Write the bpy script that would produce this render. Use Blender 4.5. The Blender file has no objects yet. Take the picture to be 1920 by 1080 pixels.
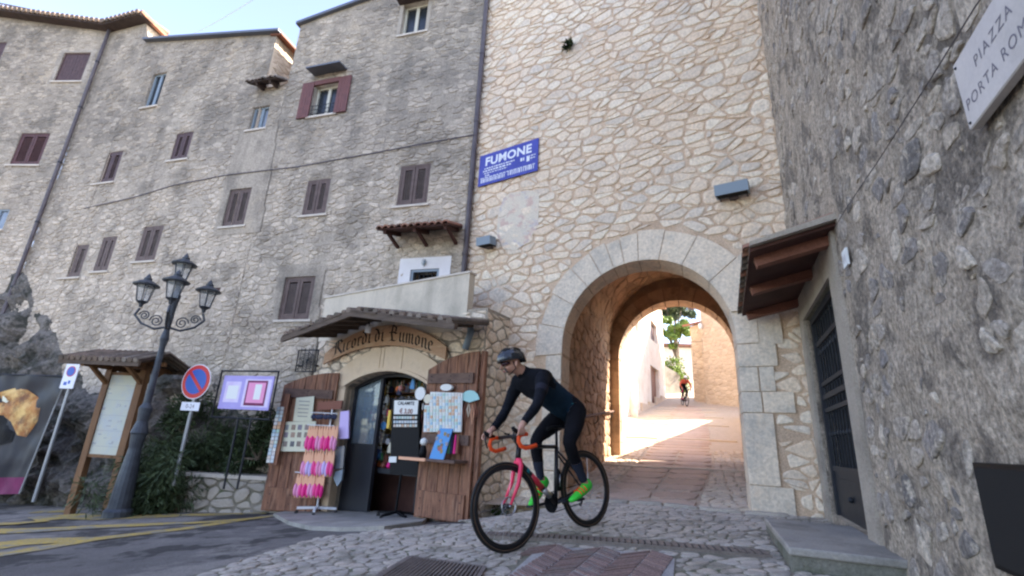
import bpy, math, random
from mathutils import noise as mnoise
import numpy as np
from math import sin, cos, tan, pi, radians, atan, sqrt, hypot
from mathutils import Vector, Matrix
from mathutils.geometry import tessellate_polygon

S = bpy.context.scene
COL = S.collection
# ------------------------------------------------------------------ camera
FPX, TH, RO = 907.0, atan(907.0 / 2904.0), atan(152 / 2900.0)
CAM = np.array([0.0, 0.0, 0.95])
_F = np.array([0, cos(TH), sin(TH)]); _R0 = np.array([1.0, 0, 0]); _U0 = np.array([0, -sin(TH), cos(TH)])
_R = cos(RO) * _R0 + sin(RO) * _U0; _U = -sin(RO) * _R0 + cos(RO) * _U0
cd = bpy.data.cameras.new('camera'); cam = bpy.data.objects.new('camera', cd); COL.objects.link(cam)
cd.sensor_width = 36.0; cd.lens = 36.0 * FPX / 1920.0; cd.clip_end = 3000; cd.clip_start = 0.05
cam.matrix_world = Matrix(((_R[0], _U[0], -_F[0], CAM[0]), (_R[1], _U[1], -_F[1], CAM[1]), (_R[2], _U[2], -_F[2], CAM[2]), (0, 0, 0, 1)))
S.camera = cam
# ------------------------------------------------------------------ sky, sun, exposure
SUN_AZ, SUN_EL = radians(92), radians(42)          # azimuth clockwise from +Y
W = bpy.data.worlds.new('World'); S.world = W; W.use_nodes = True
nt = W.node_tree; nt.nodes.clear()
sky = nt.nodes.new('ShaderNodeTexSky'); sky.sky_type = 'NISHITA'; sky.sun_disc = False
sky.sun_elevation = SUN_EL; sky.sun_rotation = SUN_AZ
sky.air_density = 1.0; sky.dust_density = 1.0; sky.ozone_density = 1.0
bg = nt.nodes.new('ShaderNodeBackground'); bg.inputs['Strength'].default_value = 0.15
wo = nt.nodes.new('ShaderNodeOutputWorld')
hs_ = nt.nodes.new('ShaderNodeHueSaturation'); hs_.inputs['Hue'].default_value = .515; hs_.inputs['Saturation'].default_value = .92; nt.links.new(sky.outputs[0], hs_.inputs['Color']); nt.links.new(hs_.outputs[0], bg.inputs[0]); nt.links.new(bg.outputs[0], wo.inputs[0])
sl = bpy.data.lights.new('sun', 'SUN'); sl.energy = 5.0; sl.angle = radians(0.5); sl.color = (1.0, 0.9, 0.76)
so = bpy.data.objects.new('sun', sl); COL.objects.link(so)
sv = Vector((sin(SUN_AZ) * cos(SUN_EL), cos(SUN_AZ) * cos(SUN_EL), sin(SUN_EL)))
so.rotation_euler = sv.to_track_quat('Z', 'Y').to_euler(); so.location = (0, 0, 30)
S.view_settings.view_transform = 'Standard'; S.view_settings.look = 'None'
S.view_settings.gamma = 1; S.view_settings.use_curve_mapping = False
S.view_settings.exposure = 2.25
S.render.engine = 'CYCLES'
S.cycles.filter_width = 2.3
S.cycles.max_bounces = 8; S.cycles.diffuse_bounces = 5

# ------------------------------------------------------------------ pixel / plane helpers
def ray(px, py): return _F + (px - 960) / FPX * _R + (540 - py) / FPX * _U
def proj(p):
    d = np.array(p, float) - CAM; w = d @ _F
    if w < 0.05: return (-9999, -9999, w)
    return (960 + FPX * (d @ _R) / w, 540 - FPX * (d @ _U) / w, w)
class Plane:
    """a vertical wall plane: u runs along it, z up, d out of it towards the square"""
    def __init__(s, p, az):
        s.p = np.array([p[0], p[1], 0.0]); s.az = az
        s.d = np.array([sin(radians(az)), cos(radians(az)), 0]); s.o = np.array([-s.d[1], s.d[0], 0])
    def w(s, u, z, d=0.0): return s.p + u * s.d + np.array([0, 0, z]) + d * s.o
    def at(s, px, py, off=0.0):
        r = ray(px, py); o = s.p + off * s.o
        t = ((o - CAM) @ s.o) / (r @ s.o); q = CAM + t * r
        return (q - s.p) @ s.d, q[2], q
    def off(s, dd):
        return Plane((s.p + dd * s.o)[:2], s.az)
P1 = (-.55, 8.3)
GW = Plane(P1, -57)          # gate wall
FA = Plane(P1, -73)          # house facades
LB = Plane(FA.w(12.64, 0)[:2], -85)   # far left house
RW = Plane(GW.w(-4.85, 0)[:2], 23.7)  # right wall, u negative towards the camera
SH = Plane((-.45, 7.38), -60)         # shop front
# ground height: thin plate spline through measured points
_gp = np.array([(.075,4.3,.065),(.85,5.0,.19),(1.17,7.18,.17),(0.3,7.75,-.08),(2.85,6.09,.25),(3.5,5.6,.3),(-1.21,7.99,-.27),(-2.63,8.81,-.36),(-.35,7.49,-.17),
    (-4.12,9.39,-.46),(-5.6,9.5,-.52),(-9.16,10.9,-.76),(-12.6,12,-.9),(1.6,3.2,.2),(2.5,4.5,.27),(1.2,0,.12),(-4,4,-.3),(-2,3.5,-.1),(-8,5,-.6),(-15,8,-1.0),(0,-3,0),(-5,-3,-.3),(-12,-3,-.7),(0,2,.02),(-1.,6.,-.05)])
def _tps(r2): return 0.5 * r2 * np.log(r2 + 1e-9)
_n = len(_gp); _K = _tps(((_gp[:, None, :2] - _gp[None, :, :2]) ** 2).sum(-1)) + 0.1 * np.eye(_n)
_Pm = np.hstack([np.ones((_n, 1)), _gp[:, :2]])
_A = np.block([[_K, _Pm], [_Pm.T, np.zeros((3, 3))]])
_cf = np.linalg.solve(_A, np.concatenate([_gp[:, 2], np.zeros(3)]))
def G(x, y):
    r2 = (_gp[:, 0] - x) ** 2 + (_gp[:, 1] - y) ** 2
    return float(_tps(r2) @ _cf[:_n] + _cf[_n] + _cf[_n + 1] * x + _cf[_n + 2] * y)
SD = np.array([.352, .936]); SV = np.array([.936, -.352]); SM = GW.w(-2.88, 0)[:2]   # street frame beyond the gate
def ST(x, y):
    q = np.array([x, y]) - SM; s = q @ SD; v = q @ SV
    return .19 + .09 * s + .002 * s * s + .06 * v * math.exp(-max(s, 0) / 3)
def stp(s, v, dz=0.0):
    q = SM + s * SD + v * SV; return np.array([q[0], q[1], ST(q[0], q[1]) + dz])
def hit(px, py, fn):
    r = ray(px, py); t = 0.5; p = CAM + r * t
    for i in range(4000):
        t += 0.02; q = CAM + r * t
        if q[2] < fn(q[0], q[1]): return q
    return q
def gpt(px, py): return hit(px, py, G)
def spt(px, py): return hit(px, py, ST)

# ------------------------------------------------------------------ materials
def lin(c):
    if isinstance(c, str):
        c = tuple(int(c[i:i + 2], 16) / 255 for i in (0, 2, 4)); return tuple((x / 12.92 if x <= .04045 else ((x + .055) / 1.055) ** 2.4) for x in c) + (1,)
    return tuple(c) + (1,) if len(c) == 3 else c
M = {}
STONY = 'cobble_joint cobble gate_mortar gate_stone ashlar facade_mortar facade_stone plaster_grey plaster_band tower_render tower_stone rock shop_stone step_stone kerb_stone sill tunnel_stone tunnel_mortar asphalt marble'.split()
def warm_tone(c): return (min(.88, c[0] * 1.08), c[1] * .985, c[2] * .89)     # warms the stony base colours to offset the blue sky light
def mat(name, c1, *a, **k):
    if name in STONY:
        c1 = warm_tone(c1); a = tuple(warm_tone(q) if isinstance(q, tuple) else q for q in a)
        k = {n: ([warm_tone(q) for q in v] if n == 'tint' else warm_tone(v) if n in ('stain', 'stain2', 'streak') else v) for n, v in k.items()}
    return mat_(name, c1, *a, **k)
def mat_(name, c1, c2=None, scale=4.0, rough=.85, bump=.0, bscale=30.0, metal=0.0, tint=None, tintfac=1.0, stain=None, sscale=.8, sthr=(.5, .62), sfac=.8,
        streak=None, streakfac=.5, speck=0.0, spscale=60.0, stretch=(1, 1, 1), emit=None, alpha=None, spec=.3, coat=0, stain2=None, s2scale=2.5, s2thr=(.55,.7), s2fac=.6, trans=0, bdist=.02):
    m = bpy.data.materials.new(name); m.use_nodes = True; M[name] = m
    t = m.node_tree; n = t.nodes; L = t.links.new; b = n['Principled BSDF']
    b.inputs['Roughness'].default_value = rough; b.inputs['Metallic'].default_value = metal
    b.inputs['Specular IOR Level'].default_value = spec
    if coat: b.inputs['Coat Weight'].default_value = coat
    if trans: b.inputs['Transmission Weight'].default_value = trans
    tc = n.new('ShaderNodeTexCoord'); mp = n.new('ShaderNodeMapping'); L(tc.outputs['Object'], mp.inputs[0]); mp.inputs['Scale'].default_value = stretch
    def noise(sc, det=5, rg=.6, src=None):
        x = n.new('ShaderNodeTexNoise'); x.inputs['Scale'].default_value = sc; x.inputs['Detail'].default_value = det; x.inputs['Roughness'].default_value = rg
        L((src or mp).outputs[0], x.inputs[0]); return x.outputs['Fac']
    def ramp(f, a, bb):
        r = n.new('ShaderNodeMapRange'); r.inputs[1].default_value = a; r.inputs[2].default_value = bb; L(f, r.inputs[0]); return r.outputs[0]
    def mix(f, a, bb, bt='MIX'):
        x = n.new('ShaderNodeMix'); x.data_type = 'RGBA'; x.blend_type = bt
        if isinstance(f, (int, float)): x.inputs[0].default_value = f
        else: L(f, x.inputs[0])
        for v, i in ((a, 6), (bb, 7)):
            if hasattr(v, 'is_linked'): L(v, x.inputs[i])
            else: x.inputs[i].default_value = lin(v)
        return x.outputs[2]
    def mul(f, k):
        x = n.new('ShaderNodeMath'); x.operation = 'MULTIPLY'; L(f, x.inputs[0])
        if isinstance(k, (int, float)): x.inputs[1].default_value = k
        else: L(k, x.inputs[1])
        return x.outputs[0]
    col = None
    if c2 is not None: col = mix(ramp(noise(scale), .35, .65), c1, c2)
    else: b.inputs['Base Color'].default_value = lin(c1)
    if tint is not None:
        at = n.new('ShaderNodeAttribute'); at.attribute_name = 'tint'
        if col is None: col = mix(0.0, c1, c1)
        tl = tint if isinstance(tint, list) else [tint]
        if len(tl) == 1: col = mix(mul(at.outputs['Fac'], tintfac), col, tl[0])
        else:
            cr = n.new('ShaderNodeValToRGB'); L(at.outputs['Fac'], cr.inputs[0]); e = cr.color_ramp.elements
            while len(e) < len(tl): e.new(.5)
            for i, cc in enumerate(tl): e[i].position = i / (len(tl) - 1); e[i].color = lin(cc)
            col = mix(tintfac, col, cr.outputs[0])
    if stain is not None: col = mix(mul(ramp(noise(sscale, 8, .65), *sthr), sfac), col, stain)
    if stain2 is not None: col = mix(mul(ramp(noise(s2scale, 8, .7), *s2thr), s2fac), col, stain2)
    if streak is not None:
        m2 = n.new('ShaderNodeMapping'); L(tc.outputs['Object'], m2.inputs[0]); m2.inputs['Scale'].default_value = (2.2, 2.2, .22)
        col = mix(mul(ramp(noise(1.0, 7, .65, m2), .48, .7), streakfac), col, streak)
    if speck:
        if col is None: col = mix(0.0, c1, c1)
        v = ramp(noise(spscale, 4, .7), .3, .7); x = n.new('ShaderNodeMapRange'); x.inputs[3].default_value = 1 - speck; x.inputs[4].default_value = 1 + speck * .6; L(v, x.inputs[0])
        cx = n.new('ShaderNodeVectorMath'); cx.operation = 'SCALE'; L(col, cx.inputs[0]); L(x.outputs[0], cx.inputs['Scale']); col = cx.outputs[0]
    if col is not None: L(col, b.inputs['Base Color'])
    if bump:
        bp = n.new('ShaderNodeBump'); bp.inputs['Strength'].default_value = bump; bp.inputs['Distance'].default_value = bdist
        L(noise(bscale, 7, .65), bp.inputs['Height']); L(bp.outputs[0], b.inputs['Normal'])
    if emit is not None:
        b.inputs['Emission Color'].default_value = lin(emit[0]); b.inputs['Emission Strength'].default_value = emit[1]
    if alpha is not None: b.inputs['Alpha'].default_value = alpha
    return m

# ------------------------------------------------------------------ mesh builder
class MB:
    def __init__(s): s.v = []; s.f = []; s.t = []; s.m = []; s.cur = 0; s.tint = 0.5
    def add(s, vs, fs, tint=None):
        b = len(s.v); s.v += [tuple(map(float, p)) for p in vs]; s.t += [s.tint if tint is None else tint] * len(vs)
        for q in fs: s.f.append(tuple(i + b for i in q)); s.m.append(s.cur)
    def hexa(s, c, tint=None):        # 8 corners: bottom ring 0-3, top ring 4-7
        s.add(c, [(0, 3, 2, 1), (4, 5, 6, 7), (0, 1, 5, 4), (1, 2, 6, 5), (2, 3, 7, 6), (3, 0, 4, 7)], tint)
    def box(s, c, sz, mx=None, tint=None):
        x, y, z = sz[0] / 2, sz[1] / 2, sz[2] / 2; c = Vector(c)
        vs = [Vector(q) for q in [(-x, -y, -z), (x, -y, -z), (x, y, -z), (-x, y, -z), (-x, -y, z), (x, -y, z), (x, y, z), (-x, y, z)]]
        if mx is not None: vs = [mx @ q for q in vs]
        s.hexa([q + c for q in vs], tint)
    def pbox(s, P, u0, u1, z0, z1, d0, d1, tint=None):   # box in wall coordinates
        c = [P.w(u0, z0, d0), P.w(u1, z0, d0), P.w(u1, z0, d1), P.w(u0, z0, d1)]
        s.hexa(c + [q + np.array([0, 0, z1 - z0]) for q in c], tint)
    def beam(s, a, b, w, h, up=(0, 0, 1), tint=None):    # rectangular bar from a to b
        a = Vector(a); b = Vector(b); t = (b - a).normalized(); up = Vector(up); sd = t.cross(up)
        if sd.length < 1e-4: sd = t.cross(Vector((1, 0, 0)))
        sd.normalize(); u = sd.cross(t)
        c = []
        for p in (a, b): c += [p - sd * w / 2 - u * h / 2, p + sd * w / 2 - u * h / 2, p + sd * w / 2 + u * h / 2, p - sd * w / 2 + u * h / 2]
        s.hexa(c, tint)
    def tube(s, pts, r, n=8, caps=True, tint=None, closed=False):
        pts = [Vector(p) for p in pts]; k = len(pts); rs = r if isinstance(r, (list, tuple)) else [r] * k
        vs = []; ref = None
        for i in range(k):
            if closed: t = (pts[(i + 1) % k] - pts[i - 1]).normalized()
            else: t = (pts[min(i + 1, k - 1)] - pts[max(i - 1, 0)]).normalized()
            if ref is None:
                ref = t.cross(Vector((0, 0, 1)));
                if ref.length < .1: ref = t.cross(Vector((1, 0, 0)))
            ref = (ref - t * ref.dot(t)).normalized(); bb = t.cross(ref)
            for j in range(n): a = 2 * pi * j / n; vs.append(pts[i] + (ref * cos(a) + bb * sin(a)) * rs[i])
        fs = []
        for i in range(k if closed else k - 1):
            for j in range(n):
                a = i * n + j; b2 = i * n + (j + 1) % n; c2 = ((i + 1) % k) * n; fs.append((a, b2, c2 + (j + 1) % n, c2 + j))
        if caps and not closed: fs.append(tuple(reversed(range(n)))); fs.append(tuple((k - 1) * n + j for j in range(n)))
        s.add(vs, fs, tint)
    def lathe(s, o, prof, n=12, mx=None, tint=None):     # prof: (r,z)
        vs = []; o = Vector(o)
        for r, z in prof:
            for j in range(n):
                q = Vector((r * cos(2 * pi * j / n), r * sin(2 * pi * j / n), z)); vs.append(o + ((mx @ q) if mx is not None else q))
        k = len(prof); fs = [(i * n + j, i * n + (j + 1) % n, (i + 1) * n + (j + 1) % n, (i + 1) * n + j) for i in range(k - 1) for j in range(n)]
        if prof[0][0] > 1e-4: fs.append(tuple(reversed(range(n))))
        if prof[-1][0] > 1e-4: fs.append(tuple((k - 1) * n + j for j in range(n)))
        s.add(vs, fs, tint)
    def prism(s, poly, fn, d0, d1, tint=None):            # poly in 2d, fn(a,b,d)->3d
        tr = tessellate_polygon([[Vector((a, b, 0)) for a, b in poly]]); n = len(poly)
        vs = [fn(a, b, d0) for a, b in poly] + [fn(a, b, d1) for a, b in poly]
        fs = [t for t in tr] + [tuple(i + n for i in t) for t in tr] + [(i, (i + 1) % n, (i + 1) % n + n, i + n) for i in range(n)]
        s.add(vs, fs, tint)
    def ball(s, c, r, n=8, m=6, mx=None, tint=None):
        r = Vector((r, r, r)) if isinstance(r, (int, float)) else Vector(r); c = Vector(c)
        vs = [];
        for i in range(m + 1):
            a = pi * i / m
            for j in range(n):
                q = Vector((r.x * sin(a) * cos(2 * pi * j / n), r.y * sin(a) * sin(2 * pi * j / n), -r.z * cos(a))); vs.append(c + ((mx @ q) if mx is not None else q))
        s.add(vs, [(i * n + j, i * n + (j + 1) % n, (i + 1) * n + (j + 1) % n, (i + 1) * n + j) for i in range(m) for j in range(n)], tint)
    def build(s, name, material, parent=None, smooth=False, kind=None, label=None, fixn=True, origin=None):
        me = bpy.data.meshes.new(name)
        vs = s.v
        if origin is not None: ox, oy, oz = origin; vs = [(a - ox, b - oy, c - oz) for a, b, c in vs]
        me.from_pydata(vs, [], s.f)
        at = me.attributes.new('tint', 'FLOAT', 'POINT'); at.data.foreach_set('value', s.t)
        for mm in (material if isinstance(material, (list, tuple)) else [material]): me.materials.append(M[mm] if isinstance(mm, str) else mm)
        if max(s.m, default=0) > 0: me.polygons.foreach_set('material_index', s.m)
        if fixn: recalc(me)
        if smooth: me.polygons.foreach_set('use_smooth', [True] * len(me.polygons))
        me.update()
        o = bpy.data.objects.new(name, me); COL.objects.link(o)
        if origin is not None: o.location = origin
        if parent is not None: put(o, parent)
        if kind: o['kind'] = kind
        if label: o['label'] = label
        return o
import bmesh
def recalc(me):
    bm = bmesh.new(); bm.from_mesh(me); bmesh.ops.recalc_face_normals(bm, faces=bm.faces); bm.to_mesh(me); bm.free()
WM = {}
def weld(o):
    bm = bmesh.new(); bm.from_mesh(o.data); bmesh.ops.remove_doubles(bm, verts=bm.verts, dist=1e-5); bm.to_mesh(o.data); bm.free(); o.data.polygons.foreach_set('use_smooth', [True] * len(o.data.polygons))
def wmat(o): return WM.get(o.name, Matrix.Identity(4))
def put(o, parent):
    """parent keeping the world place (all builders use world coordinates)"""
    o.parent = parent; wm = WM.get(parent.name)
    if wm is not None: o.matrix_parent_inverse = wm.inverted()
def thing(name, label, cat, loc, rz=0.0, group=None):
    o = bpy.data.objects.new(name, None); COL.objects.link(o); o.empty_display_size = .2
    o.location = [float(q) for q in loc]; o.rotation_euler = (0, 0, rz)
    WM[o.name] = Matrix.Translation(o.location) @ Matrix.Rotation(rz, 4, 'Z')
    o['label'] = label; o['category'] = cat
    if group: o['group'] = group
    return o
def tag(o, label, cat, group=None):
    o['label'] = label; o['category'] = cat
    if group: o['group'] = group
    return o
def dup(root, loc, rz=0.0, label=None):
    c = root.copy(); COL.objects.link(c); c.location = [float(q) for q in loc]; c.rotation_euler = (0, 0, rz)
    WM[c.name] = Matrix.Translation(c.location) @ Matrix.Rotation(rz, 4, 'Z')
    if label: c['label'] = label
    for ch in list(root.children):
        d = ch.copy(); COL.objects.link(d); d.parent = c
        for g in list(ch.children): e = g.copy(); COL.objects.link(e); e.parent = d
    return c
def text_mesh(txt, size, fn, parent, material, name='lettering', align='CENTER', shear=0, space=1.0, depth=.002, bold=0.0):
    """lettering lying in a plane: fn(a,b,d)->world"""
    cu = bpy.data.curves.new('t', 'FONT'); cu.body = txt; cu.size = size; cu.align_x = align; cu.shear = shear; cu.space_character = space; cu.offset = bold; cu.resolution_u = 3
    ob = bpy.data.objects.new('t', cu); COL.objects.link(ob)
    dg = bpy.context.evaluated_depsgraph_get(); me = bpy.data.meshes.new_from_object(ob.evaluated_get(dg))
    mb = MB(); mb.add([fn(v.co.x, v.co.y, depth) for v in me.vertices], [tuple(p.vertices) for p in me.polygons])
    bpy.data.objects.remove(ob); bpy.data.curves.remove(cu); bpy.data.meshes.remove(me)
    return mb.build(name, material, parent, fixn=False)

# ------------------------------------------------------------------ irregular stones
def clip(poly, px, py, nx, ny):
    out = []; n = len(poly)
    for i in range(n):
        a = poly[i]; b = poly[(i + 1) % n]
        da = (a[0] - px) * nx + (a[1] - py) * ny; db = (b[0] - px) * nx + (b[1] - py) * ny
        if da <= 0: out.append(a)
        if (da < 0) != (db < 0) and abs(da - db) > 1e-12:
            t = da / (da - db); out.append((a[0] + t * (b[0] - a[0]), a[1] + t * (b[1] - a[1])))
    return out
def cells(a0, a1, b0, b1, w, h, seed, jit=.42, drop=.14, shear=0.0, keep=None, wt=.35):
    """Voronoi cells, w wide and h high on average; returns [(centre, polygon)]"""
    rnd = random.Random(seed); nx = int((a1 - a0) / w) + 3; ny = int((b1 - b0) / h) + 3; pts = {}
    for j in range(ny):
        o = (j % 2) * .5 + rnd.uniform(-.2, .2)
        for i in range(nx):
            if rnd.random() < drop: continue
            pts[i, j] = (i - 1 + o + rnd.uniform(-jit, jit), j - 1 + .5 + rnd.uniform(-jit, jit), rnd.uniform(0, wt))
    res = []
    for (i, j), p in pts.items():
        ca = a0 + (p[0] + shear * p[1]) * w; cb = b0 + p[1] * h
        if not (a0 - w <= ca <= a1 + w and b0 - h <= cb <= b1 + h): continue
        if keep and not keep(ca, cb): continue
        poly = [(p[0] - 2, p[1] - 2), (p[0] + 2, p[1] - 2), (p[0] + 2, p[1] + 2), (p[0] - 2, p[1] + 2)]
        for dj in (-2, -1, 0, 1, 2):
            for di in (-2, -1, 0, 1, 2):
                q = pts.get((i + di, j + dj))
                if q is None or (di == 0 and dj == 0): continue
                dx, dy = q[0] - p[0], q[1] - p[1]; tt = min(.85, max(.15, .5 + (p[2] - q[2]) / (2 * (dx * dx + dy * dy) + 1e-6)))
                poly = clip(poly, p[0] + dx * tt, p[1] + dy * tt, dx, dy)
                if len(poly) < 3: break
        if len(poly) >= 3:
            poly = [(min(max(a0 + (x + shear * y) * w, a0), a1), min(max(b0 + y * h, b0), b1)) for x, y in poly]
            res.append(((ca, cb), poly))
    return res
def area(p): return abs(sum(p[i][0] * p[(i + 1) % len(p)][1] - p[(i + 1) % len(p)][0] * p[i][1] for i in range(len(p)))) / 2
def stone_geo(mb, poly, fn, gap, proud, rnd, tint, back=.03, soft=.55):
    """one rounded irregular stone on polygon (2d), fn(a,b,d)->3d"""
    cx = sum(p[0] for p in poly) / len(poly); cy = sum(p[1] for p in poly) / len(poly)
    pts = []; gap = gap * rnd.uniform(.6, 1.7)
    for x, y in poly:
        d = hypot(x - cx, y - cy) + 1e-6; k = max(.3, 1 - gap / d * (.7 + 1.5 * rnd.random() ** 2)); pts.append((cx + (x - cx) * k, cy + (y - cy) * k))
    q = []                                             # cut every corner once
    n = len(pts)
    for i in range(n):
        a = pts[i]; b = pts[(i + 1) % n]
        if hypot(a[0] - b[0], a[1] - b[1]) < 1.2 * gap: q.append(((a[0] + b[0]) / 2, (a[1] + b[1]) / 2)); continue
        q.append((a[0] * .78 + b[0] * .22, a[1] * .78 + b[1] * .22)); q.append((a[0] * .22 + b[0] * .78, a[1] * .22 + b[1] * .78))
    n = len(q)
    if n < 3: return False
    q = [(cx + (x - cx) * j_, cy + (y - cy) * j_) for (x, y) in q for j_ in (rnd.uniform(.93, 1.03),)]
    tx = rnd.uniform(-.25, .25) * proud; ty = rnd.uniform(-.25, .25) * proud; R = max(hypot(x - cx, y - cy) for x, y in q) + 1e-6
    v1 = [fn(x, y, -back) for x, y in q]
    v2 = [fn(cx + (x - cx) * .97, cy + (y - cy) * .97, proud * soft + (tx * (x - cx) + ty * (y - cy)) / R) for x, y in q]
    v3 = [fn(cx + (x - cx) * .78, cy + (y - cy) * .78, proud * rnd.uniform(.85, 1.1) + (tx * (x - cx) + ty * (y - cy)) / R) for x, y in q]
    c = fn(cx, cy, proud * rnd.uniform(.9, 1.15))
    fs = [(i, (i + 1) % n, n + (i + 1) % n, n + i) for i in range(n)] + [(n + i, n + (i + 1) % n, 2 * n + (i + 1) % n, 2 * n + i) for i in range(n)] + [(2 * n + i, 2 * n + (i + 1) % n, 3 * n) for i in range(n)]
    mb.add(v1 + v2 + v3 + [c], fs, tint); return True
def stone_field(cl, fn, material, parent, gap=.01, proud=.02, inside=None, seed=1, name='stone', maxp=300, tintf=None, proudf=None, smooth=True, back=.03, kindlabel=None):
    rnd = random.Random(seed); items = []
    for c, poly in cl:
        if inside and inside(*c): continue
        if inside:
            np_ = []
            for x, y in poly:
                if inside(x, y):
                    lo, hi = 0.0, 1.0
                    for _ in range(9):
                        m = (lo + hi) / 2
                        if inside(c[0] + (x - c[0]) * m, c[1] + (y - c[1]) * m): hi = m
                        else: lo = m
                    x, y = c[0] + (x - c[0]) * lo, c[1] + (y - c[1]) * lo
                np_.append((x, y))
            poly = np_
        ar = area(poly)
        if ar < 6 * gap * gap: continue
        pp = proj(fn(c[0], c[1], 0)); vis = -40 < pp[0] < 1960 and -40 < pp[1] < 1120
        items.append((-(ar / max(pp[2], .2) ** 2) if vis else 1.0, c, poly))
    items.sort(key=lambda q: q[0]); rest = MB(); k = 0
    for sc, c, poly in items:
        tt = tintf(c, rnd) if tintf else rnd.random(); pr = proudf(c, rnd) if proudf else proud * rnd.uniform(.55, 1.3)
        if pr is None: continue
        if k < maxp and sc < 0:
            mb = MB()
            if stone_geo(mb, poly, fn, gap, pr, rnd, tt, back): mb.build(name, material, parent, smooth=False, fixn=True); k += 1
        else: stone_geo(rest, poly, fn, gap, pr, rnd, tt, back)
    if rest.v: rest.build(name + 's_beyond' if False else name, material, parent, kind='stuff')
def inpoly(x, y, poly):
    r = False; n = len(poly); j = n - 1
    for i in range(n):
        if (poly[i][1] > y) != (poly[j][1] > y) and x < (poly[j][0] - poly[i][0]) * (y - poly[i][1]) / (poly[j][1] - poly[i][1]) + poly[i][0]: r = not r
        j = i
    return r
def relief(amp, sc, seed, holes, asp=1.0, fade=.14):
    """uneven wall face: smooth noise that dies out at the openings"""
    def r(u, z):
        p = Vector((u * sc, z * sc * asp, seed)); v = amp * (.5 + .9 * mnoise.noise(p * .35) + .7 * mnoise.noise(p) + .45 * mnoise.noise(p * 2.3))
        m = 1.0
        for h in holes:
            du = max(h[0] - u, u - h[1], 0); dz = max(h[2] - z, z - h[3], 0); m = min(m, hypot(du, dz) / fade)
        return max(0.0, v) * m
    return r
def wall_grid(mb, P, u0, u1, z0, ztop, holes, thick=.35, step=1.2, d=0.0, rel=None):
    """wall sheet in the plane with rectangular holes (u0,u1,z0,z1) and reveals"""
    if rel:
        P_ = P; P = type('Q', (), {'w': staticmethod(lambda u, z, dd=0.0: P_.w(u, z, dd + (rel(u, z) if dd == d else 0)))})
    us = sorted(set([u0, u1] + [q for h in holes for q in h[:2] if u0 < q < u1] + [u0 + step * i for i in range(1, int((u1 - u0) / step) + 1) if u0 + step * i < u1 - .01]))
    zt0 = min(ztop(u0), ztop(u1), *[ztop(u) for u in us]) - .05
    zs = sorted(set([z0, zt0] + [q for h in holes for q in h[2:] if z0 < q < zt0] + [z0 + step * i for i in range(1, int((zt0 - z0) / step) + 1)]))
    for i in range(len(us) - 1):
        a, b = us[i], us[i + 1]
        for j in range(len(zs) - 1):
            e, f = zs[j], zs[j + 1]; cu, cz = (a + b) / 2, (e + f) / 2
            if any(h[0] <= cu <= h[1] and h[2] <= cz <= h[3] for h in holes): continue
            mb.add([P.w(a, e, d), P.w(b, e, d), P.w(b, f, d), P.w(a, f, d)], [(0, 1, 2, 3)])
        if not any(h[3] > 50 and h[0] <= (a + b) / 2 <= h[1] for h in holes): mb.add([P.w(a, zs[-1], d), P.w(b, zs[-1], d), P.w(b, ztop(b), d), P.w(a, ztop(a), d)], [(0, 1, 2, 3)])
    for h in holes:
        if h[3] > 50: continue
        c = [(h[0], h[2]), (h[1], h[2]), (h[1], h[3]), (h[0], h[3])]
        for i in range(4):
            p, q = c[i], c[(i + 1) % 4]
            mb.add([P.w(*p, d), P.w(*q, d), P.w(*q, d - thick), P.w(*p, d - thick)], [(0, 1, 2, 3)])
def inrects(holes, pad=0.0):
    return lambda u, z: any(h[0] - pad < u < h[1] + pad and h[2] - pad < z < h[3] + pad for h in holes)
# ------------------------------------------------------------------ material library
mat('asphalt', (.16,.16,.163), (.27,.27,.268), scale=.9, rough=.95, spec=.15, bump=1.0, bscale=90, speck=.6, spscale=120, stain=(.055,.056,.058), sscale=1.0, sthr=(.49,.53), sfac=.75, stain2=(.38,.375,.36), s2scale=.8, s2thr=(.5,.57), s2fac=.6)
mat('yellow_paint', (.54,.38,.09), (.44,.32,.11), scale=5, rough=.9, spec=.15, speck=.45, spscale=70, stain=(.24,.24,.22), sscale=3, sthr=(.51,.59), sfac=.85, stain2=(.26,.25,.22), s2scale=22, s2thr=(.5,.62), s2fac=.8)
mat('earth', (.10,.09,.075), (.16,.14,.12), scale=5, bump=.4, speck=.3)
mat('cobble_joint', (.26,.25,.22), (.17,.17,.13), scale=4, bump=.4, speck=.3, stain=(.07,.11,.04), sscale=2.2, sthr=(.52,.62), sfac=.7)
mat('cobble', (.38,.36,.325), (.46,.44,.40), scale=9, rough=.65, bump=.5, bscale=50, tint=[(.28,.28,.275),(.40,.39,.37),(.48,.46,.43),(.42,.40,.37),(.55,.50,.45)], tintfac=.7, speck=.25, spscale=50, stain=(.22,.22,.19), sscale=3)
mat('gate_mortar', (.58,.45,.33), (.66,.54,.41), scale=3, bump=.9, bscale=40, speck=.35, stain=(.48,.38,.29), sscale=1.0, stain2=(.74,.65,.53), s2scale=1.6, s2fac=.7)
mat('gate_stone', (.76,.67,.54), (.84,.75,.62), scale=7, rough=.9, bump=.9, bscale=24, tint=[(.54,.52,.48),(.74,.60,.45),(.80,.71,.58),(.85,.78,.66),(.78,.65,.50),(.58,.55,.50),(.84,.77,.66),(.70,.57,.43)], tintfac=.6, speck=.3, spscale=26, stain=(.46,.45,.42), sscale=1.6, sthr=(.56,.68), sfac=.5, stain2=(.70,.54,.38), s2scale=9, s2fac=.65)
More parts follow.
